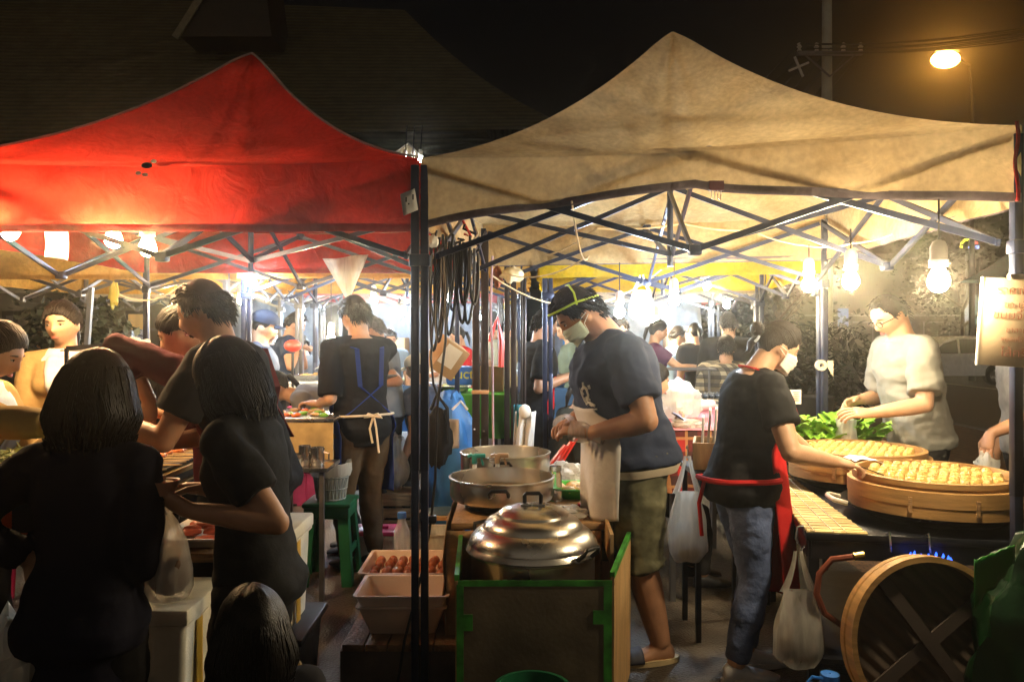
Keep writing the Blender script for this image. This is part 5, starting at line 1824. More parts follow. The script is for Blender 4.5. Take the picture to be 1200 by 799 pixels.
def deftray(label, c, sx, sy, h, m, foods, fm, cat='tray', name='food_tray', fr=(.02, .02, .016), seed=0):
    T = thing(name, label, cat, c)
    mb = MB(); tray(mb, c, sx, sy, h); mb.build('tray_shell', m, T)
    rr = random.Random(seed)
    for i in range(foods):
        mb = MB(); crumple(mb, V(c) + V((rr.uniform(-.36, .36) * sx, rr.uniform(-.36, .36) * sy, .012 + fr[2] * .8 + .35 * h * rr.random())), [q * rr.uniform(.75, 1.2) for q in fr], seed + i, .25, 12, 8, False)
        mb.build('food_piece', fm, T)
    return T


deftray('bright green tray of fried snacks beside the middle pot', (gx(672, 4.05), 4.1, .662), .17, .24, .05, M_greenpl, 9, M_bread, fr=(.035, .03, .02), seed=3)
mb = MB(); crumple(mb, (gx(668, 3.62), 3.62, .683), (.07, .065, .026), 4, .55); tag(mb.build('crumpled_bag', M_filmw, loc=(gx(668, 3.62), 3.62, .662)), 'small crumpled white plastic bag on the counter beside the dome lid', 'plastic bag')
mb = MB(); crumple(mb, (gx(662, 4.5), 4.45, .715), (.12, .09, .06), 9, .5); tag(mb.build('crumpled_bag', M_filmw, loc=(gx(662, 4.5), 4.45, .662)), "crumpled pale plastic bag under the cook's hands", 'plastic bag')
for i, (px, a) in enumerate(((651, .5), (658, .62), (664, .35))):
    x = gx(px, 4.72); mb = MB()
    mb.bar((x - .05, 4.72, .70), (x + .06, 4.76, .70 + .13 + .02 * i), .028, .012)
    tag(mb.build('red_sachet', M_redpl, loc=(x, 4.72, .70)), 'red packet leaning among the bags behind the middle pot', 'packet', 'red packets leaning behind the pots')
mb = MB(); mb.lathe([(.004, .662), (.03, .662), (.031, .67), (.031, .79), (.026, .80), (.026, .815), (.030, .815), (.030, .835), (.004, .836)], (gx(644, 3.98) + .03, 3.98, 0), 20)
tag(mb.build('glass_jar', M_glass, loc=(gx(644, 3.98), 3.98, .66)), 'clear glass jar beside the green snack tray', 'jar')
mb = MB(); mb.box((gx(681, 3.95), 3.86, .669), (.05, .035, .016), bev=.006); tag(mb.build('red_bottle_cap', M_redpl, loc=(gx(681, 3.95), 3.86, .661)), 'small dark red lid lying near the green tray', 'lid')
mb = MB(); mb.box((.18, 3.72, .668), (.26, .18, .014), Matrix.Rotation(.2, 3, 'Z'), bev=.003); tag(mb.build('chopping_board', M_ply, loc=(.18, 3.72, .66)), 'small plywood board on the counter by the crumpled bag', 'board')

# ---------------------------------------------------------------- the low bench with tubs
LB = thing('low_bench', 'low grimy wooden bench carrying the plastic tubs', 'bench', (-.48, 4.15, 0))
mb = MB()
for i in range(5):
    mb.box((-.68 + .098 * i, 4.15, .155), (.092, 1.5, .03), bev=.003)
mb.build('bench_top', mat('grimy_planks', (.22, .13, .07), .6, var=.5, scale=5, bump=.4), LB)
mb = MB(); mb.box((-.485, 3.42, .07), (.50, .025, .138)); mb.build('front_board', mat('grimy_front', (.10, .075, .06), .75, var=.5, scale=5), LB, angle=0)
for x in (-.7, -.27):
    mb = MB(); mb.box((x, 4.8, .07), (.05, .05, .138)); mb.build('leg', M_wood, LB)
for i, (z, lab) in enumerate(((.172, 'lower of two nested pale plastic tubs at the front of the low bench'), (.222, 'upper of two nested pale plastic tubs at the front of the low bench'))):
    mb = MB(); tray(mb, (-.485, 3.62, z + .002), .40 - .02 * (i == 0), .30, .125, .006, .045)
    tag(mb.build('plastic_tub', M_pinktub, loc=(-.485, 3.62, z)), lab, 'tub')
ET = thing('sausage_tray', 'shallow pale tray full of round brown sausages on the low bench', 'tray', (-.49, 4.06, .17))
mb = MB(); tray(mb, (-.49, 4.06, .262), .50, .40, .07, .006, .03); mb.build('tray_shell', M_pinktub, ET)
mb = MB(); tray(mb, (-.49, 4.06, .172), .44, .34, .086, .006, .0); mb.build('tray_base', M_pinktub, ET)
rr = random.Random(4)
for i in range(8):
    for j in range(5):
        mb = MB(); mb.ell((-.68 + .055 * i + jitter(rr, .006), 3.93 + .062 * j + jitter(rr, .008), .262 + .052 + jitter(rr, .008)), (.024, .026, .024), None, 12, 8)
        mb.build('sausage', M_sausage, ET)
mb = MB(); tray(mb, (gx(519, 4.5), 4.55, .172), .20, .22, .20, .005, .02); tag(mb.build('clear_tub', M_filmw, loc=(gx(519, 4.5), 4.55, .172)), 'deep cloudy plastic tub at the back of the low bench', 'tub')
J = thing('sauce_jar', 'tall clear jar with a blue cap and amber sauce beside the double pole', 'jar', (gx(471, 4.5), 4.5, .172))
x = gx(471, 4.5)
mb = MB(); mb.lathe([(.004, .172), (.042, .172), (.045, .18), (.045, .38), (.022, .44), (.022, .46)], (x, 4.5, 0), 22); mb.build('jar_glass', M_film, J)
mb = MB(); mb.lathe([(.004, .176), (.040, .176), (.040, .26), (.004, .26)], (x, 4.5, 0), 20); mb.build('sauce', M_amber, J)
mb = MB(); mb.lathe([(.004, .487), (.024, .487), (.026, .48), (.026, .455), (.02, .455)], (x, 4.5, 0), 20); mb.build('cap', mat('blue_cap', (.03, .12, .4), .4), J)
for i, (a, e) in enumerate((((-.68, 4.3, .19), (-.58, 4.62, .19)), ((-.64, 4.35, .212), (-.55, 4.7, .212)))):
    mb = MB(); mb.bar(a, e, .07, .022); tag(mb.build('wood_offcut', M_ply, loc=V(a) - V((0, 0, .018))), ('pale wood offcut lying on the low bench', 'second pale wood offcut on top of the first')[i], 'offcut')

# pink lidded box
PB = thing('storage_box', 'clear storage box with a hot pink lid on the ground', 'storage box', (gx(441, 5.25), 5.25, 0))
x = gx(441, 5.25)
mb = MB(); tray(mb, (x, 5.25, .004), .28, .2, .18, .004, .02); mb.build('box_shell', M_film, PB)
mb = MB(); mb.box((x, 5.25, .202), (.315, .235, .03), bev=.01); mb.box((x, 5.25, .226), (.17, .06, .018), bev=.006); mb.build('lid', M_pink, PB)
rr = random.Random(2)
for i in range(12):
    mb = MB(); mb.lathe([(.004, 0), (.03, .003), (.034, .014), (.004, .01)], (x + jitter(rr, .09), 5.25 + jitter(rr, .06), .02 + .011 * i), 14); mb.build('pink_saucer', M_pink, PB)

# round stool
RS = thing('round_stool', 'low round stool with a dark seat and wooden rim behind the bench', 'stool', (gx(520, 5.0), 5.05, 0))
x = gx(520, 5.0)
mb = MB(); mb.lathe([(.004, .372), (.13, .374), (.135, .37), (.135, .36), (.004, .36)], (x, 5.05, 0), 32); mb.build('seat', mat('dark_teal_seat', (.03, .05, .055), .4), RS)
mb = MB(); mb.lathe([(.136, .372), (.148, .368), (.148, .345), (.136, .342)], (x, 5.05, 0), 32); mb.build('seat_rim', M_bamboo, RS)
for k in range(4):
    a = pi / 4 + k * pi / 2
    mb = MB(); mb.tube([(x + .10 * cos(a), 5.05 + .10 * sin(a), .35), (x + .14 * cos(a), 5.05 + .14 * sin(a), .004)], .011, 8); mb.build('leg', M_black, RS)
mb = MB(); mb.tube([(x + .12 * cos(t), 5.05 + .12 * sin(t), .18) for t in [2 * pi * k / 20 for k in range(21)]], .006, 6); mb.build('foot_ring', M_black, RS)

# green stool with a basket
GS = thing('plastic_stool', 'dark green plastic stool under the lined waste basket', 'stool', (gx(388, 4.85), 4.85, 0))
x = gx(388, 4.85)
mb = MB(); mb.box((x, 4.85, .475), (.29, .29, .03), bev=.012); mb.box((x, 4.85, .43), (.27, .27, .07), bev=.01); mb.build('seat', M_dkgreen, GS)
for sx in (-1, 1):
    for sy in (-1, 1):
        mb = MB()
        a, e = V((x + sx * .115, 4.85 + sy * .115, .44)), V((x + sx * .148, 4.85 + sy * .148, .002))
        mb.loft([[p + V((dx * sx, dy * sy, 0)) for dx, dy in ((-.05, .012), (.012, .012), (.012, -.05), (-.005, -.05), (-.005, -.005), (-.05, -.005))] for p in (a, e)])
        mb.build('leg', M_dkgreen, GS, angle=20)
for sg in (-1, 1):
    mb = MB(); mb.box((x + sg * .134, 4.85, .2), (.012, .2, .04)); mb.build('stretcher', M_dkgreen, GS)
WB = thing('waste_basket', 'mesh basket with a white bag liner standing on the green stool', 'basket', (x, 4.85, .49))
mb = MB()
for i in range(26):
    a = 2 * pi * i / 26
    mb.tube([(x + .085 * cos(a), 4.85 + .085 * sin(a), .494), (x + .115 * cos(a + .12), 4.85 + .115 * sin(a + .12), .70)], .0035, 4)
    mb.tube([(x + .085 * cos(a), 4.85 + .085 * sin(a), .494), (x + .115 * cos(a - .12), 4.85 + .115 * sin(a - .12), .70)], .0035, 4)
for z, r in ((.497, .086), (.56, .095), (.63, .106), (.70, .117)):
    mb.tube([(x + r * cos(t), 4.85 + r * sin(t), z) for t in [2 * pi * k / 28 for k in range(29)]], .005, 5)
mb.build('basket_mesh', mat('grey_mesh', (.25, .28, .27), .5), WB)
mb = MB(); mb.lathe([(.004, .50), (.08, .502), (.10, .65), (.112, .712), (.124, .716), (.128, .66), (.120, .64)], (x, 4.85, 0), 30); 
for i, p in enumerate(mb.v):
    if p.z > .63 or True:
        k = 1 + .05 * noise.noise(V((p.x * 20, p.y * 20, p.z * 9)))
        mb.v[i] = V((x + (p.x - x) * k, 4.85 + (p.y - 4.85) * k, p.z + (.02 * noise.noise(V((p.x * 15, p.y * 15, 3))) if p.z > .6 else 0)))
mb.build('liner', M_filmw, WB)
mb = MB(); crumple(mb, (x, 4.85, .56), (.075, .075, .055), 3, .4); mb.build('rubbish', mat('wet_rubbish', (.12, .13, .12), .5, var=.5, scale=20), WB)

# yellow stuff bag on a crate
CR = thing('wooden_crate', 'small wooden crate under the clear bag of yellow peel', 'crate', (gx(460, 6.2), 6.2, 0))
x = gx(460, 6.2)
for z in (.04, .13, .22):
    for sg in (-1, 1):
        mb = MB(); mb.box((x, 6.2 + sg * .14, z), (.32, .014, .07)); mb.build('slat', M_wood, CR, angle=0)
        mb = MB(); mb.box((x + sg * .155, 6.2, z), (.012, .262, .07)); mb.build('slat', M_wood, CR, angle=0)
mb = MB(); mb.box((x, 6.2, .268), (.32, .29, .018)); mb.build('crate_top', M_wood, CR, angle=0)
YB = thing('clear_bag', 'clear plastic bag full of yellow peel behind the blue apron', 'plastic bag', (x, 6.2, .278))
mb = MB(); crumple(mb, (x, 6.2, .48), (.125, .11, .24), 2, .25); mb.build('bag_skin', M_film, YB)
rr = random.Random(8)
for i in range(34):
    a = rr.uniform(0, 2 * pi); r = rr.uniform(0, .075); p = V((x + r * cos(a), 6.2 + r * sin(a), rr.uniform(.33, .52)))
    d = V((jitter(rr, 1), jitter(rr, 1), jitter(rr, .6))).normalized()
    mb = MB(); mb.tube([p - d * .035, p + V((0, 0, .012)), p + d * .035], [.006, .016, .005], 7); mb.build('peel', mat('yellow_peel', (.65, .42, .04), .5, var=.25), YB)

# ---------------------------------------------------------------- styrofoam boxes, trolley, bin
TR = thing('bin_trolley', 'black plastic bin with a curved yellow grip under the white cooler', 'bin', (-.92, 2.95, 0))
mb = MB(); tray(mb, (-.92, 2.98, .004), .34, .36, .40, .01, .03); mb.box((-.92, 2.98, .415), (.375, .40, .028), bev=.01); mb.build('bin_body', M_black, TR)
mb = MB(); mb.tube([(-.77, 2.84, .33), (-.73, 2.80, .30), (-.715, 2.78, .24), (-.73, 2.80, .17), (-.77, 2.84, .14)], .013, 8); mb.build('grip', mat('old_yellow_grip', (.35, .22, .06), .6), TR)


def foam_box(label, c, sx, sy, h):
    T = thing('foam_cooler', label, 'cooler', c)
    c = V(c)
    mb = MB(); tray(mb, c + V((0, 0, .001)), sx, sy, h - .05, .02, .012); mb.build('box_shell', M_foam, T)
    mb = MB(); mb.box(c + V((0, 0, h - .018)), (sx + .024, sy + .024, .05), bev=.008); mb.build('lid', M_foam, T)
    mb = MB(); mb.box(c + V((sx / 2 + .004, -sy * .18, h * .46)), (.004, .045, h * .86)); mb.build('yellow_tape', mat('yellow_tape', (.6, .36, .04), .4), T)
    mb = MB(); mb.box(c + V((-.03, -sy / 2 - .004, h * .4)), (.05, .004, h * .78)); mb.build('yellow_tape', mat('yellow_tape', (.6, .36, .04), .4), T)
    return T


foam_box('white foam cooler with yellow tape behind the black T-shirt woman', (-.93, 2.98, .43), .28, .27, .36)
foam_box('second white foam cooler low between the two women at the front', (-1.13, 2.62, .30), .24, .32, .34)
FS = thing('cooler_stand', 'dark low stand under the second foam cooler', 'stand', (-1.13, 2.62, 0))
mb = MB(); mb.box((-1.13, 2.62, .275), (.34, .42, .03), bev=.004); mb.build('stand_top', M_navy if False else mat('dark_blue_board', (.02, .025, .045), .6), FS)
for sx in (-1, 1):
    for sy in (-1, 1):
        mb = MB(); mb.box((-1.13 + sx * .14, 2.62 + sy * .18, .13), (.03, .03, .26)); mb.build('leg', M_black, FS)
WBK = thing('wire_bin', 'pale slatted waste bin with loose plastic bags at the left corner', 'bin', (-1.32, 2.05, 0))
mb = MB()
for i in range(32):
    a = 2 * pi * i / 32
    mb.bar((-1.30 + .13 * cos(a), 2.06 + .13 * sin(a), .02), (-1.30 + .155 * cos(a), 2.06 + .155 * sin(a), .5), .014, .004)
mb.lathe([(.13, .004), (.135, .03), (.128, .03), (.004, .01)], (-1.30, 2.06, 0), 32)
mb.lathe([(.158, .49), (.168, .50), (.168, .555), (.158, .56), (.152, .49)], (-1.30, 2.06, 0), 32)
mb.build('bin_body', mat('pale_blue_grey_plastic', (.3, .31, .36), .4), WBK)
mb = MB(); crumple(mb, (-1.30, 2.06, .58), (.12, .12, .15), 5, .6, flat=False); mb.build('loose_bag', M_filmw, WBK)

# ---------------------------------------------------------------- left counter and grill
LC = thing('food_counter', 'left counter table carrying the orange basin and the shredded cabbage', 'counter', (-1.83, 2.38, 0))
mb = MB(); mb.box((-1.83, 2.38, .925), (.86, .46, .03), bev=.004); mb.build('counter_top', M_ply, LC)
mb = MB(); mb.box((-1.83, 2.147, .925), (.862, .006, .034)); mb.build('metal_edge', M_steel2, LC, angle=0)
for x in (-2.22, -1.44):
    for y in (2.18, 2.57):
        mb = MB(); mb.box((x, y, .455), (.035, .035, .908)); mb.build('leg', M_grey, LC)
OB = thing('plastic_basin', 'orange plastic basin under the green leaf tray', 'basin', (gx(5, 2.38), 2.38, .942))
xo = gx(5, 2.38)
mb = MB(); mb.lathe([(.004, .943), (.16, .943), (.17, .95), (.20, 1.035), (.208, 1.04), (.198, 1.042), (.165, .955), (.004, .95)], (xo, 2.38, 0), 36); mb.build('basin_body', M_orange, OB)
mb = MB(); mb.box((xo + .05, 2.2, .946), (.36, .08, .006)); tag(mb.build('orange_cloth', mat('orange_cloth', (.7, .13, .03), .8), loc=(xo + .05, 2.2, .942)), 'orange cloth strip along the front of the left counter', 'cloth')
LT = thing('cabbage_tray', 'green leaf-lined tray heaped with shredded pale cabbage', 'tray', (xo + .02, 2.38, 1.043))
mb = MB(); mb.lathe([(.004, 1.044), (.17, 1.046), (.215, 1.09), (.222, 1.112), (.21, 1.108), (.16, 1.06), (.004, 1.055)], (xo + .02, 2.38, 0), 30); mb.build('leaf_liner', M_leaf, LT)
mb = MB(); crumple(mb, (xo + .02, 2.38, 1.095), (.19, .17, .045), 1, .25)
rr = random.Random(6)
for i in range(260):
    a = rr.uniform(0, 2 * pi); r = .18 * sqrt(rr.random())
    p = V((xo + .02 + r * cos(a), 2.38 + r * sin(a) * .9, 1.105 + .035 * (1 - (r / .18) ** 2) + jitter(rr, .008)))
    d = V((jitter(rr, 1), jitter(rr, 1), jitter(rr, .5))).normalized() * rr.uniform(.015, .03)
    mb.tube([p - d, p + V((0, 0, .008)), p + d], [.002, .0035, .002], 4)
mb.build('cabbage', M_cab, LT)
KB = thing('black_canister', 'black square canister with a lid on the left counter', 'canister', (gx(40, 2.24), 2.24, .942))
x = gx(40, 2.24)
mb = MB(); mb.box((x, 2.24, 1.03), (.075, .09, .175), bev=.006); mb.build('canister_body', M_black, KB)
mb = MB(); mb.box((x + .004, 2.24, 1.125), (.082, .097, .014), bev=.004); mb.box((x + .012, 2.24, 1.138), (.04, .03, .014), bev=.004); mb.build('lid', M_black, KB)
mb = MB(); mb.lathe([(.004, 1.115), (.022, 1.115), (.026, 1.16), (.022, 1.16), (.019, 1.12), (.004, 1.118)], (gx(30, 2.57), 2.57, -.17), 16); tag(mb.build('drinking_glass', M_glass, loc=(gx(30, 2.57), 2.57, .942)), 'small clear drinking glass behind the cabbage tray', 'glass')

GR = thing('charcoal_grill', 'long dark charcoal grill trough covered in meat skewers', 'grill', (-1.8, 3.6, 0))
mb = MB(); tray(mb, (-1.78, 3.6, .76), .62, 1.34, .16, .012, .03); mb.build('trough', mat('sooty_steel', (.035, .03, .026), .55, metal=.6, var=.5), GR)
mb = MB(); mb.box((-1.455, 3.6, .90), (.03, 1.36, .02)); mb.box((-1.452, 3.6, .845), (.018, 1.36, .012)); mb.build('front_rail', M_bamboo if False else mat('rail_brass', (.36, .25, .1), .4, metal=.7), GR, angle=0)
mb = MB()
for i in range(22):
    mb.tube([(-2.08, 2.96 + .061 * i, .925), (-1.47, 2.96 + .061 * i, .925)], .0035, 5)
for x in (-2.0, -1.78, -1.56):
    mb.tube([(x, 2.95, .92), (x, 4.26, .92)], .004, 5)
mb.build('grate', M_grey, GR)
for x in (-2.03, -1.53):
    for y in (3.0, 4.2):
        mb = MB(); mb.box((x, y, .38), (.035, .035, .76)); mb.build('leg', M_grey, GR)
mb = MB(); crumple(mb, (-1.78, 3.6, .82), (.25, .6, .05), 2, .3, 30, 14); mb.build('charcoal', mat('glowing_charcoal', (.03, .025, .022), .9, var=.8, scale=25, bump=1, bscale=30), GR)
# skewers: one built, the rest copied
sk = thing('meat_skewer', 'grilled meat skewer lying on the charcoal grill', 'skewer', (0, 0, 0), 'meat skewers on the grill')
mb = MB(); mb.tube([(-.19, 0, 0), (.21, 0, 0)], [.0025, .0025], 5); mb.build('stick', M_stick, sk)
mb = MB()
pts, rs = [], []
for i in range(33):
    u = i / 32
    pts.append((-.17 + .235 * u, .004 * sin(u * 9), .003 * sin(u * 13)))
    rs.append(.007 + .014 * abs(sin(pi * u * 5)) ** .6)
mb.tube(pts, rs, 9)
for i, p in enumerate(mb.v):
    mb.v[i] = p + V((0, 1, 1)) * .004 * noise.noise(p * 60)
mb.build('meat', M_meat, sk)
rr = random.Random(21)
first = True
for row, (x0, n) in enumerate(((-1.60, 25), (-1.86, 17))):
    for i in range(n):
        loc = V((x0 + jitter(rr, .02), 3.0 + (1.2 / n) * i + jitter(rr, .008), .951))
        rz = radians(jitter(rr, 7))
        if first:
            sk.location = loc; sk.rotation_euler = (0, 0, rz); first = False
        else:
            dup(sk, loc, rotz=rz)
deftray('stainless tray at the far end of the grill', (-1.72, 4.42, .93), .36, .2, .045, M_steel2, 6, M_meat, fr=(.03, .02, .016), seed=5)
mb = MB(); mb.box((-1.75, 4.44, .905), (.5, .3, .03)); 
ST = thing('side_stand', 'small dark stand holding the stainless tray past the grill', 'stand', (-1.75, 4.44, 0)); mb.build('stand_top', M_black, ST)
for sx in (-1, 1):
    for sy in (-1, 1):
        mb = MB(); mb.box((-1.75 + sx * .22, 4.44 + sy * .12, .445), (.025, .025, .89)); mb.build('leg', M_black, ST)
DT = deftray('foil tray of raw meat near the cup-holding hands', (gx(230, 2.62), 2.72, .80), .22, .3, .03, M_paper, 8, mat('raw_meat', (.5, .1, .05), .35), fr=(.035, .025, .012), seed=12)
S2_ = thing('tray_table', 'small dark table under the foil tray in front of the grill', 'table', (gx(230, 2.62), 2.72, 0))
mb = MB(); mb.box((gx(230, 2.62), 2.72, .783), (.34, .36, .028)); mb.build('table_top', M_wood, S2_)
for sx in (-1, 1):
    for sy in (-1, 1):
        mb = MB(); mb.box((gx(230, 2.62) + sx * .14, 2.72 + sy * .15, .384), (.025, .025, .767)); mb.build('leg', M_black, S2_)
# rack above the grill
RK = thing('display_rack', 'dark metal display rack with food crumbs on its top bar', 'rack', (-1.9, 3.8, 0))
a0, a1 = at(78, 408, 3.7), at(155, 403, 3.75)
mb = MB(); mb.bar(a0, a1, .016, .02); mb.build('top_bar', M_black, RK, angle=0)
mb = MB(); mb.bar(a1, at(139, 428, 3.75), .014, .016); mb.build('brace', M_black, RK, angle=0)
for p in (a0, at(139, 428, 3.75)):
    mb = MB(); mb.bar(p, (p.x, p.y, .95), .014, .014); mb.build('upright', M_black, RK, angle=0)
mb = MB(); mb.box(((a0.x + a1.x) / 2 - .05, 3.86, a0.z - .012), (.30, .22, .006)); mb.build('shelf', M_grey, RK, angle=0)
rr = random.Random(31)
for i in range(20):
    mb = MB(); crumple(mb, (a0.x + .03 + .012 * i + jitter(rr, .01), 3.79 + jitter(rr, .03), a0.z + .003), (.013, .012, .008), i, .4, 8, 6, False); mb.build('dried_snack', (M_bread, M_pinkpaper)[i % 3 == 0], RK)
mb = MB(); crumple(mb, at(157, 415, 4.2), (.085, .06, .085), 7, .5, flat=False); tag(mb.build('crumpled_bag', M_filmw, loc=at(157, 430, 4.2)), 'greyish crumpled bag hanging beside the display rack', 'plastic bag')
mb = MB(); mb.box(at(151, 428, 4.25), (.09, .05, .04), bev=.01); tag(mb.build('blue_box', mat('blue_box', (.02, .05, .35), .5), loc=at(151, 432, 4.25)), 'small blue box below the crumpled grey bag', 'box')
# cup and bag in the hands of the woman in black
A = EATER.arms['l']; pc = A['w'] + A['hd'] * .085 + V((-.0, .0, .028))
CU = thing('food_cup', 'small round bowl held by the woman in the black T-shirt', 'bowl', pc - V((0, 0, .02)))
mb = MB(); mb.lathe([(.004, -.022), (.028, -.022), (.042, .012), (.044, .016), (.039, .014), (.026, -.016), (.004, -.016)], pc, 24); mb.build('bowl_shell', mat('pinkish_bowl', (.4, .2, .13), .5), CU)
mb = MB(); crumple(mb, pc + V((0, 0, .002)), (.034, .034, .012), 3, .2, 14, 8, False); mb.build('snack', M_bread, CU)
fb = V((pc.x + .005, pc.y + .03, pc.z - .05))
CB = thing('food_bag', 'knotted clear bag of brown snacks hanging below the bowl', 'plastic bag', fb - V((0, 0, .26)))
mb = MB(); mb.lathe([(.008, 0), (.014, -.01), (.007, -.03), (.02, -.05), (.045, -.11), (.058, -.18), (.060, -.23), (.05, -.255), (.004, -.26)], fb, 26)
for i, p in enumerate(mb.v):
    k = 1 + .14 * noise.noise(V((p.x * 22, p.y * 22, p.z * 7))); mb.v[i] = V((fb.x + (p.x - fb.x) * k, fb.y + (p.y - fb.y) * k, p.z))
mb.build('bag_skin', M_film, CB)
mb = MB(); crumple(mb, fb + V((0, 0, -.185)), (.053, .053, .07), 5, .15); mb.build('snacks', mat('brown_snack', (.2, .11, .06), .6, var=.4, scale=40), CB)
# pink stools behind the edge woman
for i in range(2):
    T = thing('pink_stool', ('bright pink plastic stool behind the woman at the left edge', 'second pink plastic stool nearer the woman facing the camera')[i], 'stool', (gx(39 + 14 * i, 4.55), 4.6 + .1 * i, 0))
    x, y = gx(39 + 14 * i, 4.55), 4.6 + .1 * i
    z1 = 1.13
    mb = MB(); mb.box((x, y, z1 - .015), (.15, .15, .03), bev=.01); mb.build('seat', M_pink, T)
    for sx in (-1, 1):
        for sy in (-1, 1):
            mb = MB(); mb.bar((x + sx * .06, y + sy * .06, z1 - .02), (x + sx * .10, y + sy * .10, .002), .03, .03); mb.build('leg', M_pink, T)

# ---------------------------------------------------------------- middle stalls
FC = thing('food_counter', 'pale steel food counter in front of the bending vendor', 'counter', (-1.27, 5.0, 0))
mb = MB(); mb.box((-1.27, 4.98, .985), (.44, .55, .025), bev=.003); mb.build('counter_top', M_steel2, FC)
mb = MB(); mb.box((-1.27, 4.72, .86), (.42, .015, .22)); mb.build('front_panel', mat('ochre_board', (.42, .30, .13), .7, var=.3), FC, angle=0)
mb = MB(); mb.box((-1.24, 4.60, .735), (.42, .34, .02)); mb.build('lower_shelf', M_steel2, FC, angle=0)
for sx in (-1, 1):
    for y in (4.46, 5.2):
        mb = MB(); mb.box((-1.255 + sx * .19, y, .36), (.025, .025, .72)); mb.build('leg', M_grey, FC)
for px, h, r, lab in ((357, .11, .035, 'tall stainless mug on the lower shelf'), (372, .10, .04, 'wide stainless mug on the lower shelf'), (346, .06, .055, 'shallow stainless bowl on the lower shelf')):
    x = gx(px, 4.56)
    T = thing('steel_mug' if h > .08 else 'steel_bowl', lab, 'mug' if h > .08 else 'bowl', (x, 4.56, .746))
    mb = MB(); mb.lathe([(.004, .746), (r * .9, .746), (r, .76), (r, .746 + h), (r * .93, .746 + h), (r * .9, .765), (.004, .76)], (x, 4.56, 0), 24); mb.build('mug_body' if h > .08 else 'bowl_body', M_steel2, T)
    if h > .08:
        mb = MB(); mb.tube([(x + r, 4.55, .82), (x + r + .03, 4.54, .815), (x + r + .03, 4.54, .775), (x + r, 4.55, .765)], .005, 6); mb.build('handle', M_steel2, T)
rr = random.Random(9)
for i in range(16):
    p = V((-1.27 + jitter(rr, .17), 4.95 + jitter(rr, .2), 1.008))
    mb = MB(); crumple(mb, p, (.03, .025, .013), i, .35, 10, 6); tag(mb.build('food_portion', (M_lett, M_bread, M_orange)[i % 3], loc=p - V((0, 0, .01))), ('green herb portion on the steel food counter', 'fried dough portion on the steel food counter', 'orange portion on the steel food counter')[i % 3], 'food', 'food portions on the steel counter')
# red lamp
RL = thing('red_lamp', 'red round lamp shade on a thin stand at the far left stall', 'lamp', (gx(343, 7.0), 7.0, 0))
x = gx(343, 7.0); z = CH + (HZ - 408) / FPX * 7
mb = MB(); mb.ell((x, 7, z + .02), (.075, .075, .055)); mb.build('lamp_shade', mat('red_shade', (.7, .04, .02), .35), RL)
mb = MB(); mb.tube([(x, 7, .004), (x, 7, z - .03)], .012, 8); mb.lathe([(.12, .002), (.12, .02), (.02, .03)], (x, 7, 0), 20); mb.build('stand', M_black, RL)


def market_table(label, x0, x1, y0, y1, z, cloth, items, seed=0, skirt=.35):
    cx, cy = (x0 + x1) / 2, (y0 + y1) / 2
    T = thing('market_table', label, 'table', (cx, cy, 0))
    mb = MB(); mb.box((cx, cy, z - .015), (x1 - x0, y1 - y0, .03)); mb.build('table_top', M_wood, T, angle=0)
    mb = MB()
    per = [(x0, y0), (x1, y0), (x1, y1), (x0, y1), (x0, y0)]
    n = 80

    def cl(u, v):
        s = u * 4; i = min(3, int(s)); f = s - i
        p = V((*per[i], 0)).lerp(V((*per[i + 1], 0)), f)
        c = V((cx, cy, 0)); o = (p - c).normalized()
        return p + o * (.008 + .022 * v * (1 + sin(u * 95))) + V((0, 0, z + .004 - skirt * v))
    mb.grid(cl, n, 5)
    mb.add([(x0 - .008, y0 - .008, z + .004), (x1 + .008, y0 - .008, z + .004), (x1 + .008, y1 + .008, z + .004), (x0 - .008, y1 + .008, z + .004)], [(0, 1, 2, 3)])
    mb.build('tablecloth', cloth, T, angle=60)
    for sx in (x0 + .04, x1 - .04):
        for sy in (y0 + .04, y1 - .04):
            mb = MB(); mb.box((sx, sy, (z - .03) / 2), (.03, .03, z - .03)); mb.build('leg', M_grey, T)
    rr = random.Random(seed)
    for i, (kind, m, fm, lab) in enumerate(items):
        px = x0 + (x1 - x0) * ((i + .5) / len(items)); py = y0 + (y1 - y0) * rr.uniform(.3, .6); c = V((px, py, z + .006))
        if kind == 't':
            deftray(lab, c, min(.32, (x1 - x0) / len(items) * .9), .26, .05, m, 7, fm, seed=seed + i, fr=(.03, .03, .025))
        elif kind == 'b':
            T2 = thing('carton', lab, 'box', c); mb = MB(); h = rr.uniform(.14, .22); tray(mb, c, .22, .2, h, .006, .0); mb.build('carton_body', m, T2)
            for sg in (-1, 1):
                mb = MB(); mb.bar(c + V((sg * .112, 0, h + .005)), c + V((sg * .16, 0, h - .03)), .004, .2, up=V((0, 1, 0))); mb.build('flap', m, T2)
        elif kind == 'p':
            mb = MB(); crumple(mb, c + V((0, 0, .085)), (.12, .10, .10), seed + i, .45); tag(mb.build('stuffed_bag', m, loc=c), lab, 'plastic bag')
        elif kind == 'c':
            T2 = thing('stall_crate', lab, 'crate', c); mb = MB(); tray(mb, c, .3, .24, .16, .008, .0); mb.build('crate_body', m, T2)
            mb = MB(); crumple(mb, c + V((0, 0, .15)), (.12, .09, .03), seed + i, .3, 16, 8); mb.build('contents', fm, T2)
    return T


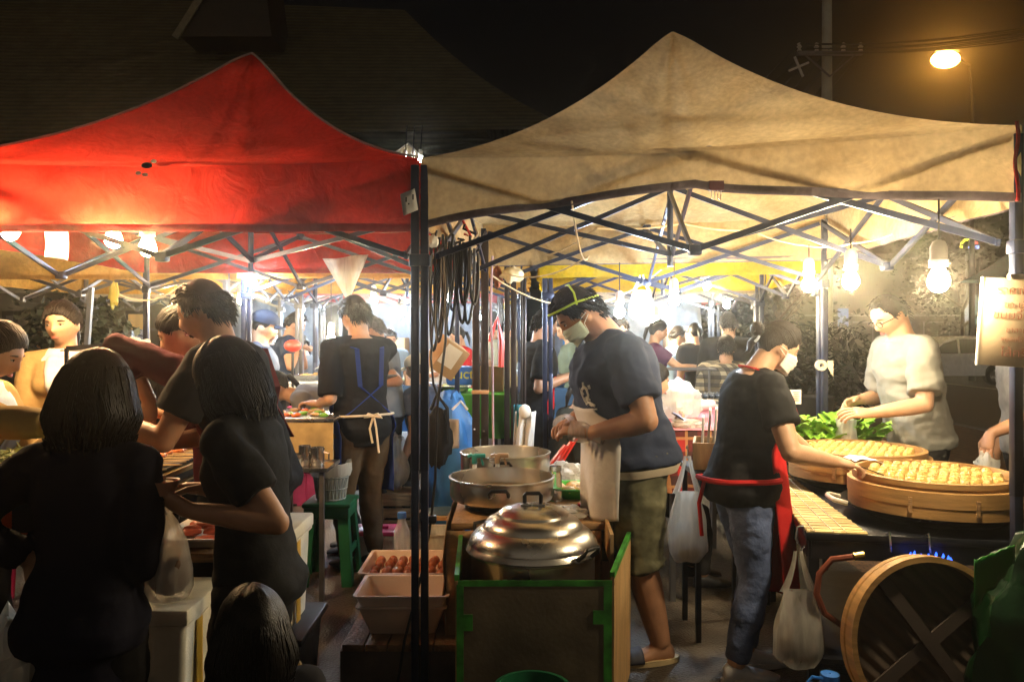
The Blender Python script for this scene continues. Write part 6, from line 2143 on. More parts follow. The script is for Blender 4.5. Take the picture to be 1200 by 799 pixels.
C_green = fab('green_tablecloth', (.08, .30, .03))
C_white = fab('white_tablecloth', (.6, .62, .62))
C_blue = fab('blue_tablecloth', (.06, .14, .3))
C_tartan = plaid_mat('red_tartan', (.5, .02, .018), (.035, .02, .018), (.6, .3, .12), 48)
C_pinkc = fab('pink_tablecloth', (.55, .2, .22))
market_table('table with a bright green cloth seen between the black poles', gx(508, 6.5), gx(596, 6.5), 6.4, 7.1, 1.0, C_green, [('t', M_steel2, M_cab, 'steel tray of pale noodles on the green cloth'), ('b', M_card, None, 'open carton on the green cloth')], 1)
market_table('white-clothed table under the red lamp at the far left', gx(338, 7.4), gx(402, 7.4), 7.2, 7.9, 1.04, C_white, [('t', M_steel2, M_bread, 'steel tray of fried food on the white far table'), ('b', M_paper, None, 'white carton on the far left table')], 2, .12)
for i, (px, lab) in enumerate(((355, 'left magenta crate stacked below the far white table'), (375, 'right magenta crate stacked below the far white table'))):
    c = V((gx(px, 7.1), 7.0, 0)); T = thing('stall_crate', lab, 'crate', c)
    for k in range(3):
        mb = MB(); tray(mb, c + V((0, 0, .002 + .29 * k)), .155, .2, .27, .008, .0); mb.build('crate_tier', M_magenta, T)
market_table('table with a blue cloth at a far lit stall on the left', -2.2, -1.1, 9.0, 9.6, .9, C_blue, [('t', M_steel2, M_meat, 'steel tray of meat on the far blue cloth'), ('p', M_filmw, None, 'stuffed white bag on the far blue cloth'), ('t', M_pinktub, M_cab, 'pale tub of greens on the far blue cloth')], 3)
market_table('white-clothed table at the middle of the left row', -1.0, -.2, 8.8, 9.4, .92, C_white, [('p', M_filmw, None, 'white sack on the middle table of the left row'), ('b', M_card, None, 'carton on the middle table of the left row')], 4)
market_table('pale table at the far end of the lane', -.6, .6, 12.0, 12.6, .92, C_white, [('b', M_card, None, 'carton at the far end of the lane'), ('p', M_filmw, None, 'white sack at the far end of the lane'), ('t', M_steel2, M_bread, 'steel tray at the far end of the lane')], 5)
market_table('blue-clothed table behind the boy in the sports shirt', .35, 1.0, 7.3, 7.9, .98, C_blue, [('t', M_steel2, M_cab, 'steel tray behind the boy in the sports shirt'), ('p', M_filmw, None, 'white sack behind the boy in the sports shirt')], 6)
market_table('white table with boxes at a far stall right of the cook', 1.2, 2.2, 8.9, 9.5, .95, C_white, [('b', M_card, None, 'carton at the far stall right of the cook'), ('p', M_filmw, None, 'stuffed bag at the far stall right of the cook'), ('c', M_magenta, M_meat, 'magenta crate at the far stall right of the cook')], 7)
# tartan table and what stands on it
market_table('table with a red tartan cloth behind the masked woman', .86, 1.45, 4.42, 5.6, .955, C_tartan, [], 8, .34)
mb = MB(); mb.add([(.855, 4.40, .963), (1.455, 4.40, .963), (1.455, 5.61, .963), (.855, 5.61, .963)], [(0, 1, 2, 3)]); tag(mb.build('plastic_sheet', C_pinkc, loc=(1.15, 5, .963), angle=0), 'faded pink sheet covering the top of the tartan table', 'sheet')
FT = thing('fish_counter', 'steel counter with grilled fish laid on it past the tartan table', 'counter', (1.32, 6.05, 0))
mb = MB(); mb.box((1.32, 6.05, 1.0), (.62, .6, .03), bev=.004); mb.build('counter_top', M_steel2, FT)
mb = MB(); mb.box((1.32, 5.748, .93), (.60, .012, .11)); mb.build('front_panel', mat('pale_panel', (.5, .46, .38), .6), FT, angle=0)
mb = MB(); a = .09
for x in (1.12, 1.56):
    mb.tube([(x, 6.3, 1.015), (x, 6.3, 1.22), (x, 6.1, 1.22)], .009, 6)
mb.tube([(1.12, 6.3, 1.22), (1.56, 6.3, 1.22)], .009, 6); mb.tube([(1.12, 6.1, 1.22), (1.56, 6.1, 1.22)], .009, 6)
mb.build('rail', M_grey, FT)
for x in (1.06, 1.58):
    for y in (5.8, 6.3):
        mb = MB(); mb.box((x, y, .49), (.03, .03, .98)); mb.build('leg', M_grey, FT)
rr = random.Random(15)
for i in range(10):
    x = 1.1 + .048 * i; y = 5.98 + jitter(rr, .04)
    T = thing('grilled_fish', 'silvery grilled fish lying on the steel counter', 'fish', (x, y, 1.016), 'grilled fish on the steel counter')
    mb = MB()
    pts = [V((x + .02 * t, y - .13 + .26 * t, 1.033)) for t in [k / 8 for k in range(9)]]
    mb.tube(pts, [.004, .017, .022, .023, .021, .017, .012, .007, .004], 8); mb.build('fish_body', mat('fish_skin', (.20, .24, .3), .25, metal=.4, var=.6, scale=20), T)
    mb = MB(); e = pts[-1]; mb.add([e, e + V((.02, .035, .006)), e + V((.0, .028, .002)), e + V((-.02, .035, -.004))], [(0, 1, 2, 3)]); mb.build('tail', MATS['fish_skin'], T, angle=0, solid=.003)
mb = MB(); crumple(mb, (1.2, 6.2, 1.06), (.17, .09, .045), 3, .3); tag(mb.build('noodle_heap', M_bread, loc=(1.2, 6.2, 1.015)), 'heap of pale dried strips behind the grilled fish', 'food heap')
mb = MB(); crumple(mb, (gx(795, 4.85), 4.95, 1.075), (.155, .13, .125), 3, .35); tag(mb.build('stuffed_bag', M_filmw, loc=(gx(795, 4.85), 4.95, .965)), 'bulging white plastic sack on the tartan table', 'plastic bag')
mb = MB(); crumple(mb, (gx(806, 4.5), 4.52, .985), (.09, .05, .028), 13, .5); tag(mb.build('crumpled_bag', M_filmw, loc=(gx(806, 4.5), 4.52, .965)), 'flattened pale bag at the front edge of the tartan table', 'plastic bag')
mb = MB(); mb.tube([(gx(815, 5.4), 5.4, 1.0), (gx(838, 5.4), 5.42, 1.01)], [.032, .03], 12); tag(mb.build('paper_roll', M_pinkpaper, loc=(gx(826, 5.4), 5.4, .965)), 'pale pink paper roll on the tartan table', 'paper roll')
ph = PHONER.arms['r']; pp = ph['w'] + ph['hd'] * .09 + ph['palm'] * .02
PH = thing('mobile_phone', 'phone with a lit pale screen held in the khaki-sleeved hand', 'phone', pp)
Rp = Matrix((V((0, 1, 0)), ph['hd'].cross(V((0, 1, 0))).normalized(), ph['hd'])).transposed()
Rp = Matrix.Rotation(radians(35), 3, 'Y')
mb = MB(); mb.box(pp, (.075, .14, .009), Rp, bev=.003); mb.build('phone_case', M_black, PH)
mb = MB(); mb.box(pp + Rp @ V((0, 0, .0055)), (.066, .125, .002), Rp); mb.build('screen', mat('phone_screen', (.2, .3, .6), .2, emit=1.2, ecol=(.45, .6, 1)), PH, angle=0)
# wooden box with paper bags
WC = thing('wooden_box', 'pale wooden box holding white paper bags behind the masked woman', 'box', (gx(838, 3.95), 3.98, .80))
x0 = gx(838, 3.98)
Rb = Matrix.Rotation(-.25, 3, 'Z')
for dx, dy, sx, sy, h in ((-.1, 0, .012, .26, .13), (.1, 0, .012, .26, .13), (0, -.127, .2, .012, .13), (0, .127, .2, .012, .13), (0, 0, .19, .25, .012)):
    mb = MB(); mb.box(V((x0, 3.98, .90 + (0 if h > .1 else -.06))) + Rb @ V((dx, dy, 0)), (sx, sy, h), Rb); mb.build('board' if h > .1 else 'bottom', M_ply, WC, angle=0)
rr = random.Random(5)
for i in range(5):
    c = V((x0, 3.98, .985 + .02 * (i % 3))) + Rb @ V((-.06 + .03 * i, .02 * (i % 2), 0))
    mb = MB(); mb.box(c, (.012, .15, .20 + .03 * (i % 2)), Rb @ Matrix.Rotation(jitter(rr, .12), 3, 'Y'), bev=.004)
    tag(mb.build('paper_bag', M_paper, loc=c - V((0, 0, .1))), 'folded white paper bag standing in the wooden box', 'paper bag', 'paper bags in the wooden box')
BT = thing('prep_table', 'narrow dark table under the wooden box of paper bags', 'table', (x0, 4.0, 0))
mb = MB(); mb.box((x0 + .02, 4.02, .815), (.30, .36, .025)); mb.build('table_top', M_dark, BT, angle=0)
for sx in (-1, 1):
    for sy in (-1, 1):
        mb = MB(); mb.box((x0 + .02 + sx * .13, 4.02 + sy * .15, .4), (.025, .025, .8)); mb.build('leg', M_black, BT)
carrier_bag('milky carrier bag hanging from a hook between the cook and the masked woman', (gx(804, 3.85), 3.82, .91), .185, .50, .13, M_filmw, .22, seed=2)
mb = MB(); p = V((gx(804, 3.85), 3.82, .91)); mb.tube([p + V((0, .02, .035)), p + V((0, .0, .05)), p + V((0, -.012, .03)), p + V((0, 0, -.01)), p + V((0, .012, -.004))], .004, 6); tag(mb.build('metal_hook', M_steel2, loc=p), 'bent wire hook holding the milky carrier bag', 'hook')
# ---------------------------------------------------------------- steamer stall
ex, ey = V((.985, -.17, 0)), V((.17, .985, 0))
O = V((1.15, 3.11, 0))


def S(a, b, z): return O + ex * a + ey * b + V((0, 0, z))


Rs = Matrix((ex, ey, V((0, 0, 1)))).transposed()
TB = thing('steamer_table', 'black steel table carrying the woks and bamboo steamers', 'table', S(.65, .7, 0))
mb = MB(); mb.box(S(.64, .68, .705), (1.28, 1.36, .03), Rs, bev=.003); mb.build('table_top', M_black, TB)
mb = MB(); mb.box(S(.64, .012, .655), (1.24, .012, .07), Rs); mb.build('apron_rail', M_black, TB, angle=0)
mb = MB(); mb.box(S(.012, .68, .655), (.012, 1.3, .07), Rs); mb.build('apron_rail', M_black, TB, angle=0)
for a, b_ in ((.03, .03), (1.25, .03), (.03, 1.33), (1.25, 1.33)):
    mb = MB(); mb.box(S(a, b_, .345), (.04, .04, .69), Rs); mb.build('leg', M_black, TB)
mb = MB(); mb.box(S(.64, .68, .2), (1.18, 1.24, .02), Rs); mb.build('lower_shelf', M_black, TB, angle=0)
MT = thing('bamboo_mat', 'pale slatted bamboo mat along the left edge of the steamer table', 'mat', S(.12, .7, .722))
mb = MB()
for i in range(76):
    b0 = .004 + 1.32 * i / 76
    w_ = .225 - .085 * i / 76
    mb.box(S(.003 + w_ / 2 + .003 * sin(i * 1.7), b0 + .008, .7235 + .0012 * sin(i * 2.3)), (w_, .0145, .005), Rs)
mb.build('mat_slats', M_ribs, MT, angle=0)
mb = MB()
for a in (.03, .1, .15):
    mb.tube([S(a, .002, .728), S(a * .8, 1.32, .728)], .0022, 5)
mb.build('mat_cord', M_cream_cord, MT)


def steamer(label, cx, cy, z0, r, lid, seed):
    T = thing('bamboo_steamer', label, 'steamer', (cx, cy, z0))
    mb = MB(); mb.lathe([(r, z0), (r, z0 + .048), (r + .003, z0 + .05), (r + .003, z0 + .108), (r - .016, z0 + .11), (r - .018, z0), (r, z0)], (cx, cy, 0), 64); mb.build('steamer_ring', M_bamboo, T)
    r2 = r - .022
    mb = MB(); mb.lathe([(r2, z0 + .085), (r2 + .002, z0 + .12), (r2 + .006, z0 + .122), (r2 + .006, z0 + .142), (r2 - .016, z0 + .144), (r2 - .018, z0 + .09)], (cx, cy, 0), 64); mb.build('upper_ring', M_bamboo, T)
    R2 = r2 - .02
    mb = MB(); mb.lathe([(.004, z0 + .112), (R2, z0 + .112)], (cx, cy, 0), 40); mb.build('inner_base', mat('steamer_inside', (.22, .12, .04), .8), T)
    # two lashings
    for a in (-.9, -2.3, -1.6):
        mb = MB(); c = V((cx + (r + .004) * cos(a), cy + (r + .004) * sin(a), z0 + .055)); mb.box(c, (.008, .014, .06), Matrix.Rotation(a, 3, 'Z')); mb.build('lashing', M_wood, T)
    return T


def wok(label, cx, cy, r, z1):
    T = thing('wok', label, 'wok', (cx, cy, .722))
    mb = MB(); mb.lathe([(.004, z1 - .058), (r * .7, z1 - .056), (r * .92, z1 - .02), (r, z1), (r + .006, z1 + .002), (r - .002, z1 - .006), (r * .7, z1 - .048), (.004, z1 - .05)], (cx, cy, 0), 56); mb.build('wok_bowl', mat('black_iron', (.02, .02, .02), .4, metal=.6), T)
    for sg in (-1, 1):
        mb = MB(); c = V((cx, cy, z1 - .002)); e = ex * sg
        mb.tube([c + e * (r - .002) + ey * .07, c + e * (r + .05) + ey * .06 + V((0, 0, .012)), c + e * (r + .065) + V((0, 0, .018)), c + e * (r + .05) - ey * .06 + V((0, 0, .012)), c + e * (r - .002) - ey * .07], .011, 8)
        mb.build('handle', mat('scuffed_white', (.55, .5, .42), .4), T)
    return T


DP = [None]


def dumplings(cx, cy, z, R, lab, grp, seed):
    rr = random.Random(seed); st = .0445
    for i in range(-8, 9):
        for j in range(-8, 9):
            x, y = st * (i + .5 * (j % 2)), st * .866 * j
            if x * x + y * y > (R - .022) ** 2: continue
            p = V((cx + x + jitter(rr, .003), cy + y + jitter(rr, .003), z + jitter(rr, .002)))
            if DP[0] is None:
                mb = MB(); mb.lathe([(.002, 0), (.0175, .001), (.0205, .012), (.0195, .022), (.0165, .027), (.015, .030), (.0125, .027), (.009, .030), (.002, .032)], p, 12)
                mb.v = [V((p.x + (q.x - p.x) * (1 + .10 * sin(5 * atan2(q.y - p.y, q.x - p.x))), p.y + (q.y - p.y) * (1 + .10 * sin(5 * atan2(q.y - p.y, q.x - p.x))), q.z)) for q in mb.v]
                DP[0] = tag(mb.build('steamed_dumpling', mat('golden_dumpling', (.62, .42, .12), .4, var=.3, scale=90), loc=p), lab, 'dumpling', grp)
            else:
                o = DP[0].copy(); COL.objects.link(o); o.location = p; o['label'] = lab; o['group'] = grp
                o.rotation_euler = (jitter(rr, .12), jitter(rr, .12), rr.uniform(0, 6)); k_ = rr.uniform(.92, 1.05); o.scale = (k_, k_, rr.uniform(.9, 1.1))


dumplings(1.78, 3.36, .775 + .114, .283, 'golden steamed dumpling packed in the nearer bamboo steamer', 'dumplings in the nearer steamer', 1)
dumplings(1.765, 4.06, .775 + .114, .283, 'golden steamed dumpling packed in the farther bamboo steamer', 'dumplings in the farther steamer', 2)
wok('front black wok under the nearer bamboo steamer', 1.78, 3.36, .362, .785)
steamer('nearer round bamboo steamer in the front right', 1.78, 3.36, .775, .335, 1, 1)
wok('rear black wok under the farther bamboo steamer', 1.765, 4.06, .362, .785)
steamer('farther bamboo steamer in front of the man in grey', 1.765, 4.06, .775, .335, 1, 2)
# lifted lid leaning at the front
LD = thing('bamboo_cover', 'big round bamboo lid with crossed battens leaning against the table front', 'cover', (1.47, 2.84, .08))
cl = V((1.468, 2.86, .40)); Rl = Matrix.Rotation(radians(4), 3, 'Z') @ Matrix.Rotation(radians(90 - 9), 3, 'X')
r = .298
mb = MB(); mb.lathe([(r - .022, 0), (r, 0), (r + .002, .03), (r - .004, .034), (r, .038), (r, .085), (r - .02, .085), (r - .022, 0)], cl, 64, Rl); mb.build('rim', M_bamboo, LD)
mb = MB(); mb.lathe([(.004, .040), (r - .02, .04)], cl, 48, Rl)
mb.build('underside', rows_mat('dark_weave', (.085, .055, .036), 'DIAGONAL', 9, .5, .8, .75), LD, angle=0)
for k_, an in enumerate((.62, -.95)):
    mb = MB(); dd = V((cos(an), sin(an), 0)); mb.bar(cl + Rl @ (dd * -(r - .024) + V((0, 0, .052 + .011 * k_))), cl + Rl @ (dd * (r - .024) + V((0, 0, .052 + .011 * k_))), .045, .010, up=Rl @ V((0, 0, 1))); mb.build('batten', mat('dark_batten', (.06, .042, .033), .8), LD, angle=0)
# gas burner with blue flames, under the front wok
GB = thing('gas_burner', 'gas burner ring with small blue flames under the table edge', 'burner', S(.42, .1, .55))
bc_ = at(1090, 655, 2.98)
mb = MB(); mb.lathe([(.05, -.03), (.075, -.02), (.075, -.006), (.05, -.004)], bc_, 28); mb.build('burner_ring', M_black, GB)
mb = MB(); mb.tube([bc_ + V((0, 0, -.02)), bc_ + V((0, .02, -.2)), bc_ + V((0, .02, -.44))], .012, 8); mb.build('gas_pipe', M_grey, GB)
for i in range(16):
    a = 2 * pi * i / 16
    mb = MB(); p = bc_ + V((.064 * cos(a), .064 * sin(a), -.005)); mb.tube([p, p + V((.006 * cos(a), .006 * sin(a), .010)), p + V((.004 * cos(a), .004 * sin(a), .02))], [.004, .005, .0006], 6); mb.build('flame', MATS.get('blue_flame') or emis('blue_flame', (.03, .12, 1), 2.2), GB)
# s-hook and bag at the corner
HK = S(-.03, .0, .73)
mb = MB(); mb.tube([HK + V((.03, .01, -.01)), HK + V((.018, 0, .016)), HK + V((-.004, 0, .012)), HK + V((-.012, -.005, -.03)), HK + V((.008, -.01, -.075)), HK + V((.022, -.012, -.06))], .0045, 6); tag(mb.build('metal_hook', M_steel2, loc=HK), 'S-shaped hook on the corner of the steamer table', 'hook')
carrier_bag('thin clear carrier bag hanging at the corner of the steamer table', HK + V((-.01, -.03, -.075)), .19, .44, .12, M_film, .4, seed=7, fillmat=mat('dim_bundle', (.12, .1, .08), .8))
for i, px in enumerate((1035, 1078)):
    p = S(.30 + .14 * i, -.005, .72)
    mb = MB(); mb.tube([p + V((0, .02, .004)), p + V((0, -.008, .018)), p + V((0, -.014, -.02)), p + V((.004, -.012, -.055))], .004, 6); tag(mb.build('metal_hook', M_steel2, loc=p), ('short hook on the table front left of the gas burner', 'short hook on the table front right above the gas burner')[i], 'hook')
HO = thing('gas_hose', 'reddish gas hose looping under the steamer table', 'hose', S(.1, .05, .2))
q0 = at(985, 655, 3.05)
mb = MB(); mb.tube([at(1000, 652, 3.02), at(975, 655, 3.05), at(960, 672, 3.05), at(957, 695, 3.05), at(966, 718, 3.06), at(990, 735, 3.1)], .012, 8); mb.build('hose', mat('red_brown_rubber', (.2, .05, .025), .5), HO)
mb = MB(); mb.tube([at(1000, 652, 3.02), at(1012, 650, 3.02)], .015, 10); mb.build('valve', mat('brass', (.5, .36, .12), .3, metal=1), HO)
GD = thing('green_bag', 'big dark green plastic sack below the right end of the table', 'sack', (1.86, 2.72, 0))
mb = MB(); crumple(mb, (1.86, 2.78, .36), (.26, .14, .42), 6, .28, 36, 26); mb.build('sack', M_darkgr, GD)
mb = MB(); mb.grid(lambda u, v: at(1142 + 58 * u, 655 - 12 * u, 2.62) + V((0, .05 * u, -.16 * v * (1 - .6 * u) + .02 * noise.noise(V((u * 5, v * 5, 1))))), 14, 8); mb.build('sack_mouth', mat('bright_green_film', (.012, .13, .012), .4), GD, solid=.004)
WBt = thing('water_bottle', 'plastic bottle with a bright blue handle cap on the ground before the table', 'bottle', (gx(970, 2.85), 2.8, 0))
x = gx(970, 2.82)
mb = MB(); mb.lathe([(.004, .002), (.06, .002), (.065, .02), (.065, .20), (.03, .26), (.03, .275)], (x, 2.8, 0), 22); mb.build('bottle_body', M_filmw, WBt)
mb = MB(); mb.lathe([(.004, .305), (.032, .303), (.034, .275), (.03, .272)], (x, 2.8, 0), 20); mb.tube([(x - .03, 2.79, .29), (x - .07, 2.78, .30), (x - .085, 2.78, .285), (x - .06, 2.78, .272), (x - .03, 2.79, .275)], .006, 6); mb.build('cap', mat('bright_blue_cap', (.02, .16, .6), .35), WBt)
# tongs and paper at the woman's hand
hw = STEAMW.arms['r']; tp = hw['w'] + hw['hd'] * .10
TG = thing('food_tongs', "thin dark tongs in the masked woman's hand", 'tongs', tp)
for sg in (-1, 1):
    mb = MB(); mb.bar(tp + V((-.05, .006 * sg, .02)), tp + V((.10, .016 * sg, -.035)), .008, .004); mb.build('tong_arm', M_black, TG, angle=0)
mb = MB(); mb.grid(lambda u, v: at(1003 + 44 * u, 541, 3.62) + V((0, .14 * v, .012 * sin(u * 5) + .01 * noise.noise(V((u * 4, v * 4, 0))))), 10, 8); tag(mb.build('wrapping_paper', M_paper, loc=at(1024, 541, 3.68), solid=.001), "thin white wrapping paper beside the masked woman's hand", 'paper')
# seller's side table
ST2 = thing('side_table', 'narrow table with greens in front of the man in grey', 'table', (1.78, 4.55, 0))
mb = MB(); mb.box((1.86, 4.55, .86), (.86, .22, .025), bev=.003); mb.build('table_top', M_ply, ST2)
for x in (1.46, 2.26):
    mb = MB(); mb.box((x, 4.55, .424), (.03, .2, .848)); mb.build('leg', M_grey, ST2)
LE = thing('lettuce_heap', 'heap of frilly bright green lettuce leaves on the narrow table', 'lettuce', (1.72, 4.5, .873))
mb = MB(); rr = random.Random(17)
for i in range(70):
    c = V((gx(rr.uniform(932, 1030), 4.5), 4.5 + jitter(rr, .08), .885 + .10 * rr.random() ** 1.3))
    a = rr.uniform(0, 2 * pi); ti = rr.uniform(.1, 1.2); L_ = rr.uniform(.06, .10)
    dx = V((cos(a) * cos(ti), sin(a) * cos(ti), sin(ti))); dy = dx.cross(V((0, 0, 1))).normalized(); dz = dx.cross(dy)
    mb.grid(lambda u, v: c + dx * (L_ * v) + dy * ((u - .5) * L_ * (.5 + .9 * v)) + dz * (.010 * sin(u * 17 + i) * v + .02 * v * v - .02 * (2 * u - 1) ** 2), 8, 6)
mb.build('leaves', M_lett, LE, angle=80)
sb = at(992, 512, 4.42)
SB = thing('filled_bag', 'small clear bag of food being filled by the man in grey', 'plastic bag', sb - V((0, 0, .09)))
mb = MB(); mb.lathe([(.055, .10), (.05, .05), (.058, -.02), (.05, -.08), (.004, -.09)], sb, 22)
for i, p in enumerate(mb.v): mb.v[i] = p + V((1, 1, 0)) * .012 * noise.noise(p * 25)
mb.build('bag_skin', M_filmw, SB)
mb = MB(); crumple(mb, sb + V((0, 0, -.04)), (.04, .04, .045), 2, .3, 14, 10, False); mb.build('contents', mat('pink_filling', (.6, .35, .22), .6, var=.3, scale=20), SB)
PC = thing('price_card', 'pink and white price card on a green stick behind the lettuce', 'price card', at(922, 500, 4.55) * 1)
p = at(927, 465, 4.55)
mb = MB(); mb.box(p, (.115, .004, .082)); mb.build('card', M_paper, PC, angle=0)
mb = MB(); mb.box(p + V((-.028, -.0035, .004)), (.052, .002, .066)); mb.build('pink_half', M_pinkpaper, PC, angle=0)
mb = MB()
for i in range(5):
    mb.box(p + V((-.028, -.0065, .026 - .011 * i)), (.040 - .006 * (i % 2), .002, .003)); mb.box(p + V((.028, -.0045, .028 - .012 * i)), (.036 - .008 * (i % 2), .002, .003))
mb.build('print_lines', M_redpl, PC, angle=0)
mb = MB(); mb.tube([p + V((0, .006, -.03)), p + V((0, .006, -.2)), (p.x, p.y, .873)], .007, 6); mb.bar(p + V((-.02, .006, -.045)), p + V((.02, .006, -.045)), .012, .012); mb.build('stick', M_greenpl, PC)
SJ = thing('sauce_tub', 'tan sauce tub with a blue lid beside the lettuce', 'tub', (gx(922, 4.5), 4.47, .873))
x = gx(922, 4.47)
mb = MB(); mb.lathe([(.004, .874), (.036, .874), (.042, .95), (.004, .95)], (x, 4.47, 0), 20); mb.build('tub_body', mat('tan_plastic', (.5, .3, .12), .5), SJ)
mb = MB(); mb.lathe([(.044, .948), (.044, .975), (.036, .985), (.004, .987)], (x, 4.47, 0), 20); mb.build('lid', mat('sky_blue_plastic', (.15, .45, .65), .4), SJ)
mb = MB(); mb.tube([(x, 4.47, .985), (x + .01, 4.46, 1.02), (x + .035, 4.46, 1.035)], .009, 7); mb.build('spoon_handle', M_greenpl, SJ)
# roll of tape on the right pole
mb = MB(); p = at(962, 428, 4.86); mb.lathe([(.014, -.016), (.033, -.016), (.033, .016), (.014, .016), (.014, -.016)], p, 20, Matrix.Rotation(radians(90), 3, 'X')); mb.grid(lambda u, v: p + V((.03 + .035 * u, -.026, .03 - .10 * v * (.4 + .6 * u))), 3, 4)
tag(mb.build('tape_roll', M_tape, loc=p), 'roll of pale tape with a loose end on the right grey pole', 'tape roll')
mb = MB(); crumple(mb, q_hand - V((0, 0, .13)), (.055, .05, .11), 3, .4, flat=False); tag(mb.build('carried_bag', M_filmw, loc=q_hand - V((0, 0, .24))), "small white plastic bag in the passer-by's hand", 'plastic bag')
# price board with handwriting
SG = thing('price_board', 'cream price board with red handwriting hung on the right front pole', 'sign', at(1180, 435, 2.76))
bc0 = at(1186, 378, 2.76); Rg = Matrix.Rotation(radians(-16), 3, 'Z') @ Matrix.Rotation(radians(3.5), 3, 'Y')
mb = MB(); mb.box(bc0, (.20, .012, .305), Rg, bev=.002); mb.build('board', mat('cream_board', (.62, .46, .27), .7, var=.1), SG)
mb = MB(); mb.box(bc0 + Rg @ V((-.101, 0, 0)), (.005, .016, .308), Rg); mb.build('board_edge', M_paper, SG)
mb = MB(); mb.box(bc0 + Rg @ V((0, -.004, .158)), (.05, .02, .02), bev=.004); mb.build('clip', M_pinktub, SG)
mred = mat('red_ink', (.42, .13, .06), .7)
for i, (txt, dx, dz, sz) in enumerate((('ราคาที่นี่', .008, .098, .040), ('ซา-ปูต', .012, .050, .034), ('ขนมจีบ.', .0, .012, .040), ('ซาลาเปา', .022, -.034, .026), ('หมูสับไข่เค็ม', .018, -.066, .022), ('ไส้ครีม', .022, -.118, .042))):
    text('writing', txt, sz, mred, SG, bc0 + Rg @ V((dx, -.0075, dz)), (Rg @ Matrix.Rotation(radians(90), 3, 'X')).to_euler(), .0006, -.0004)
# ---------------------------------------------------------------- hangings at the centre poles
for px, Y, w_, lab, tape in ((563, 5.15, .105, 'thick brown-black steel post with a ring of tan tape', True), (598, 5.6, .085, 'second dark steel post right of the taped post', False), (613, 5.75, .04, 'thin dark steel post beside the second dark post', False)):
    x = gx(px, Y)
    T = thing('steel_post', lab, 'post', (x, Y, 0))
    mb = MB(); mb.box((x - w_ * .27, Y, 1.06), (w_ * .46, w_ * .5, 2.12), bev=.004); mb.build('box_section', mat('brown_black_steel', (.03, .022, .02), .35, metal=.5, var=.4), T)
    mb = MB(); mb.box((x + w_ * .27, Y + .004, 1.05), (w_ * .46, w_ * .5, 2.10), bev=.004); mb.build('box_section', MATS['brown_black_steel'], T)
    mb = MB(); mb.box((x, Y, .006), (w_ * 1.5, w_ * 1.4, .012)); mb.build('foot_plate', M_black, T)
    if tape:
        mb = MB(); mb.box((x, Y, CH + (HZ - 459) / FPX * Y), (w_ * 1.06, w_ * .62, .026), bev=.006); mb.build('tape_ring', mat('tan_tape', (.45, .25, .12), .6), T)
        for px2, py2 in ((556, 503), (567, 505)):
            mb = MB(); mb.ell(at(px2, py2, Y - w_ * .27), (.006, .004, .006), None, 8, 6); mb.build('bolt', M_steel2, T)
CBL = thing('cable_bundle', 'tangle of black cables looped over the tent bar beside the double pole', 'cable bundle', at(530, 300, 3.6))
rr = random.Random(14)
for i in range(12):
    x0 = at(507 + 4 * i, 272 + rr.uniform(0, 20), 3.55); x1 = at(516 + 4 * i, 282 + rr.uniform(0, 18), 3.55)
    bot = at(506 + 4.5 * i + jitter(rr, 4), 340 + rr.uniform(10, 75), 3.52)
    mb = MB()
    pts = []
    for k_ in range(21):
        t_ = k_ / 20
        w2 = sin(pi * t_)
        pts.append(x0.lerp(x1, t_) * (1 - w2) + V((bot.x + (t_ - .5) * .08, bot.y + .03 * sin(i + 3 * t_), bot.z)) * w2)
    mb.tube(pts, .0065, 7); mb.build('cable_loop', M_cable, CBL)
mb = MB(); mb.tube([at(519, 275, 3.5), at(523, 330, 3.48), at(522, 400, 3.44), at(512, 480, 3.42), at(510, 560, 3.42), at(505, 610, 3.42), at(497, 660, 3.38), at(487, 700, 3.36), at(474, 750, 3.34), at(466, 800, 3.34)], .006, 7); mb.build('long_cable', M_cable, CBL)
mb = MB(); mb.tube([at(512, 270, 3.5), at(505, 300, 3.5), at(503, 345, 3.5), at(508, 372, 3.5), at(505, 420, 3.46), at(508, 450, 3.45), at(515, 470, 3.45)], .005, 7); mb.build('long_cable', M_cable, CBL)
mb = MB(); mb.box(at(507, 608, 3.41), (.035, .03, .03), bev=.006); mb.build('plug', M_cable, CBL)
for i in range(14):
    p = at(525 + rr.uniform(-15, 42), 283 + rr.uniform(-12, 22), 3.6); mb = MB()
    e = p + V((jitter(rr, .10), jitter(rr, .03), jitter(rr, .08)))
    mb.tube([p, p.lerp(e, .5) + V((jitter(rr, .04), 0, jitter(rr, .05))), e], .006, 6)
    mb.build('tied_string', (M_cable, M_rope, M_redpl, M_cream_cord, M_cable)[i % 5], CBL)
mb = MB(); crumple(mb, at(507, 283, 3.48), (.025, .02, .028), 1, .4, 12, 10, False); tag(mb.build('foam_knot', M_paper, loc=at(507, 290, 3.48)), 'white wad of tape knotted on the tent bar', 'tape wad')
CX = thing('cardboard_box', 'tilted cardboard box hanging among the cables', 'box', at(525, 440, 4.6))
Rc = Matrix.Rotation(radians(35), 3, 'Y') @ Matrix.Rotation(radians(25), 3, 'Z')
c0 = at(523, 418, 4.6)
mb = MB(); mb.box(c0, (.15, .18, .19), Rc, bev=.003); mb.build('carton_body', M_card, CX)
mb = MB(); mb.box(c0 + Rc @ V((-.02, -.094, .02)), (.10, .004, .12), Rc); mb.build('white_label', M_paper, CX, angle=0)
mb = MB(); mb.tube([c0 + V((0, 0, .1)), at(527, 340, 4.4), at(530, 290, 4.2)], .004, 5); mb.build('cord', M_rope, CX)
BL = thing('blue_bag', 'large blue tarpaulin bag beside the taped post', 'bag', (gx(528, 5.55), 5.6, 0))
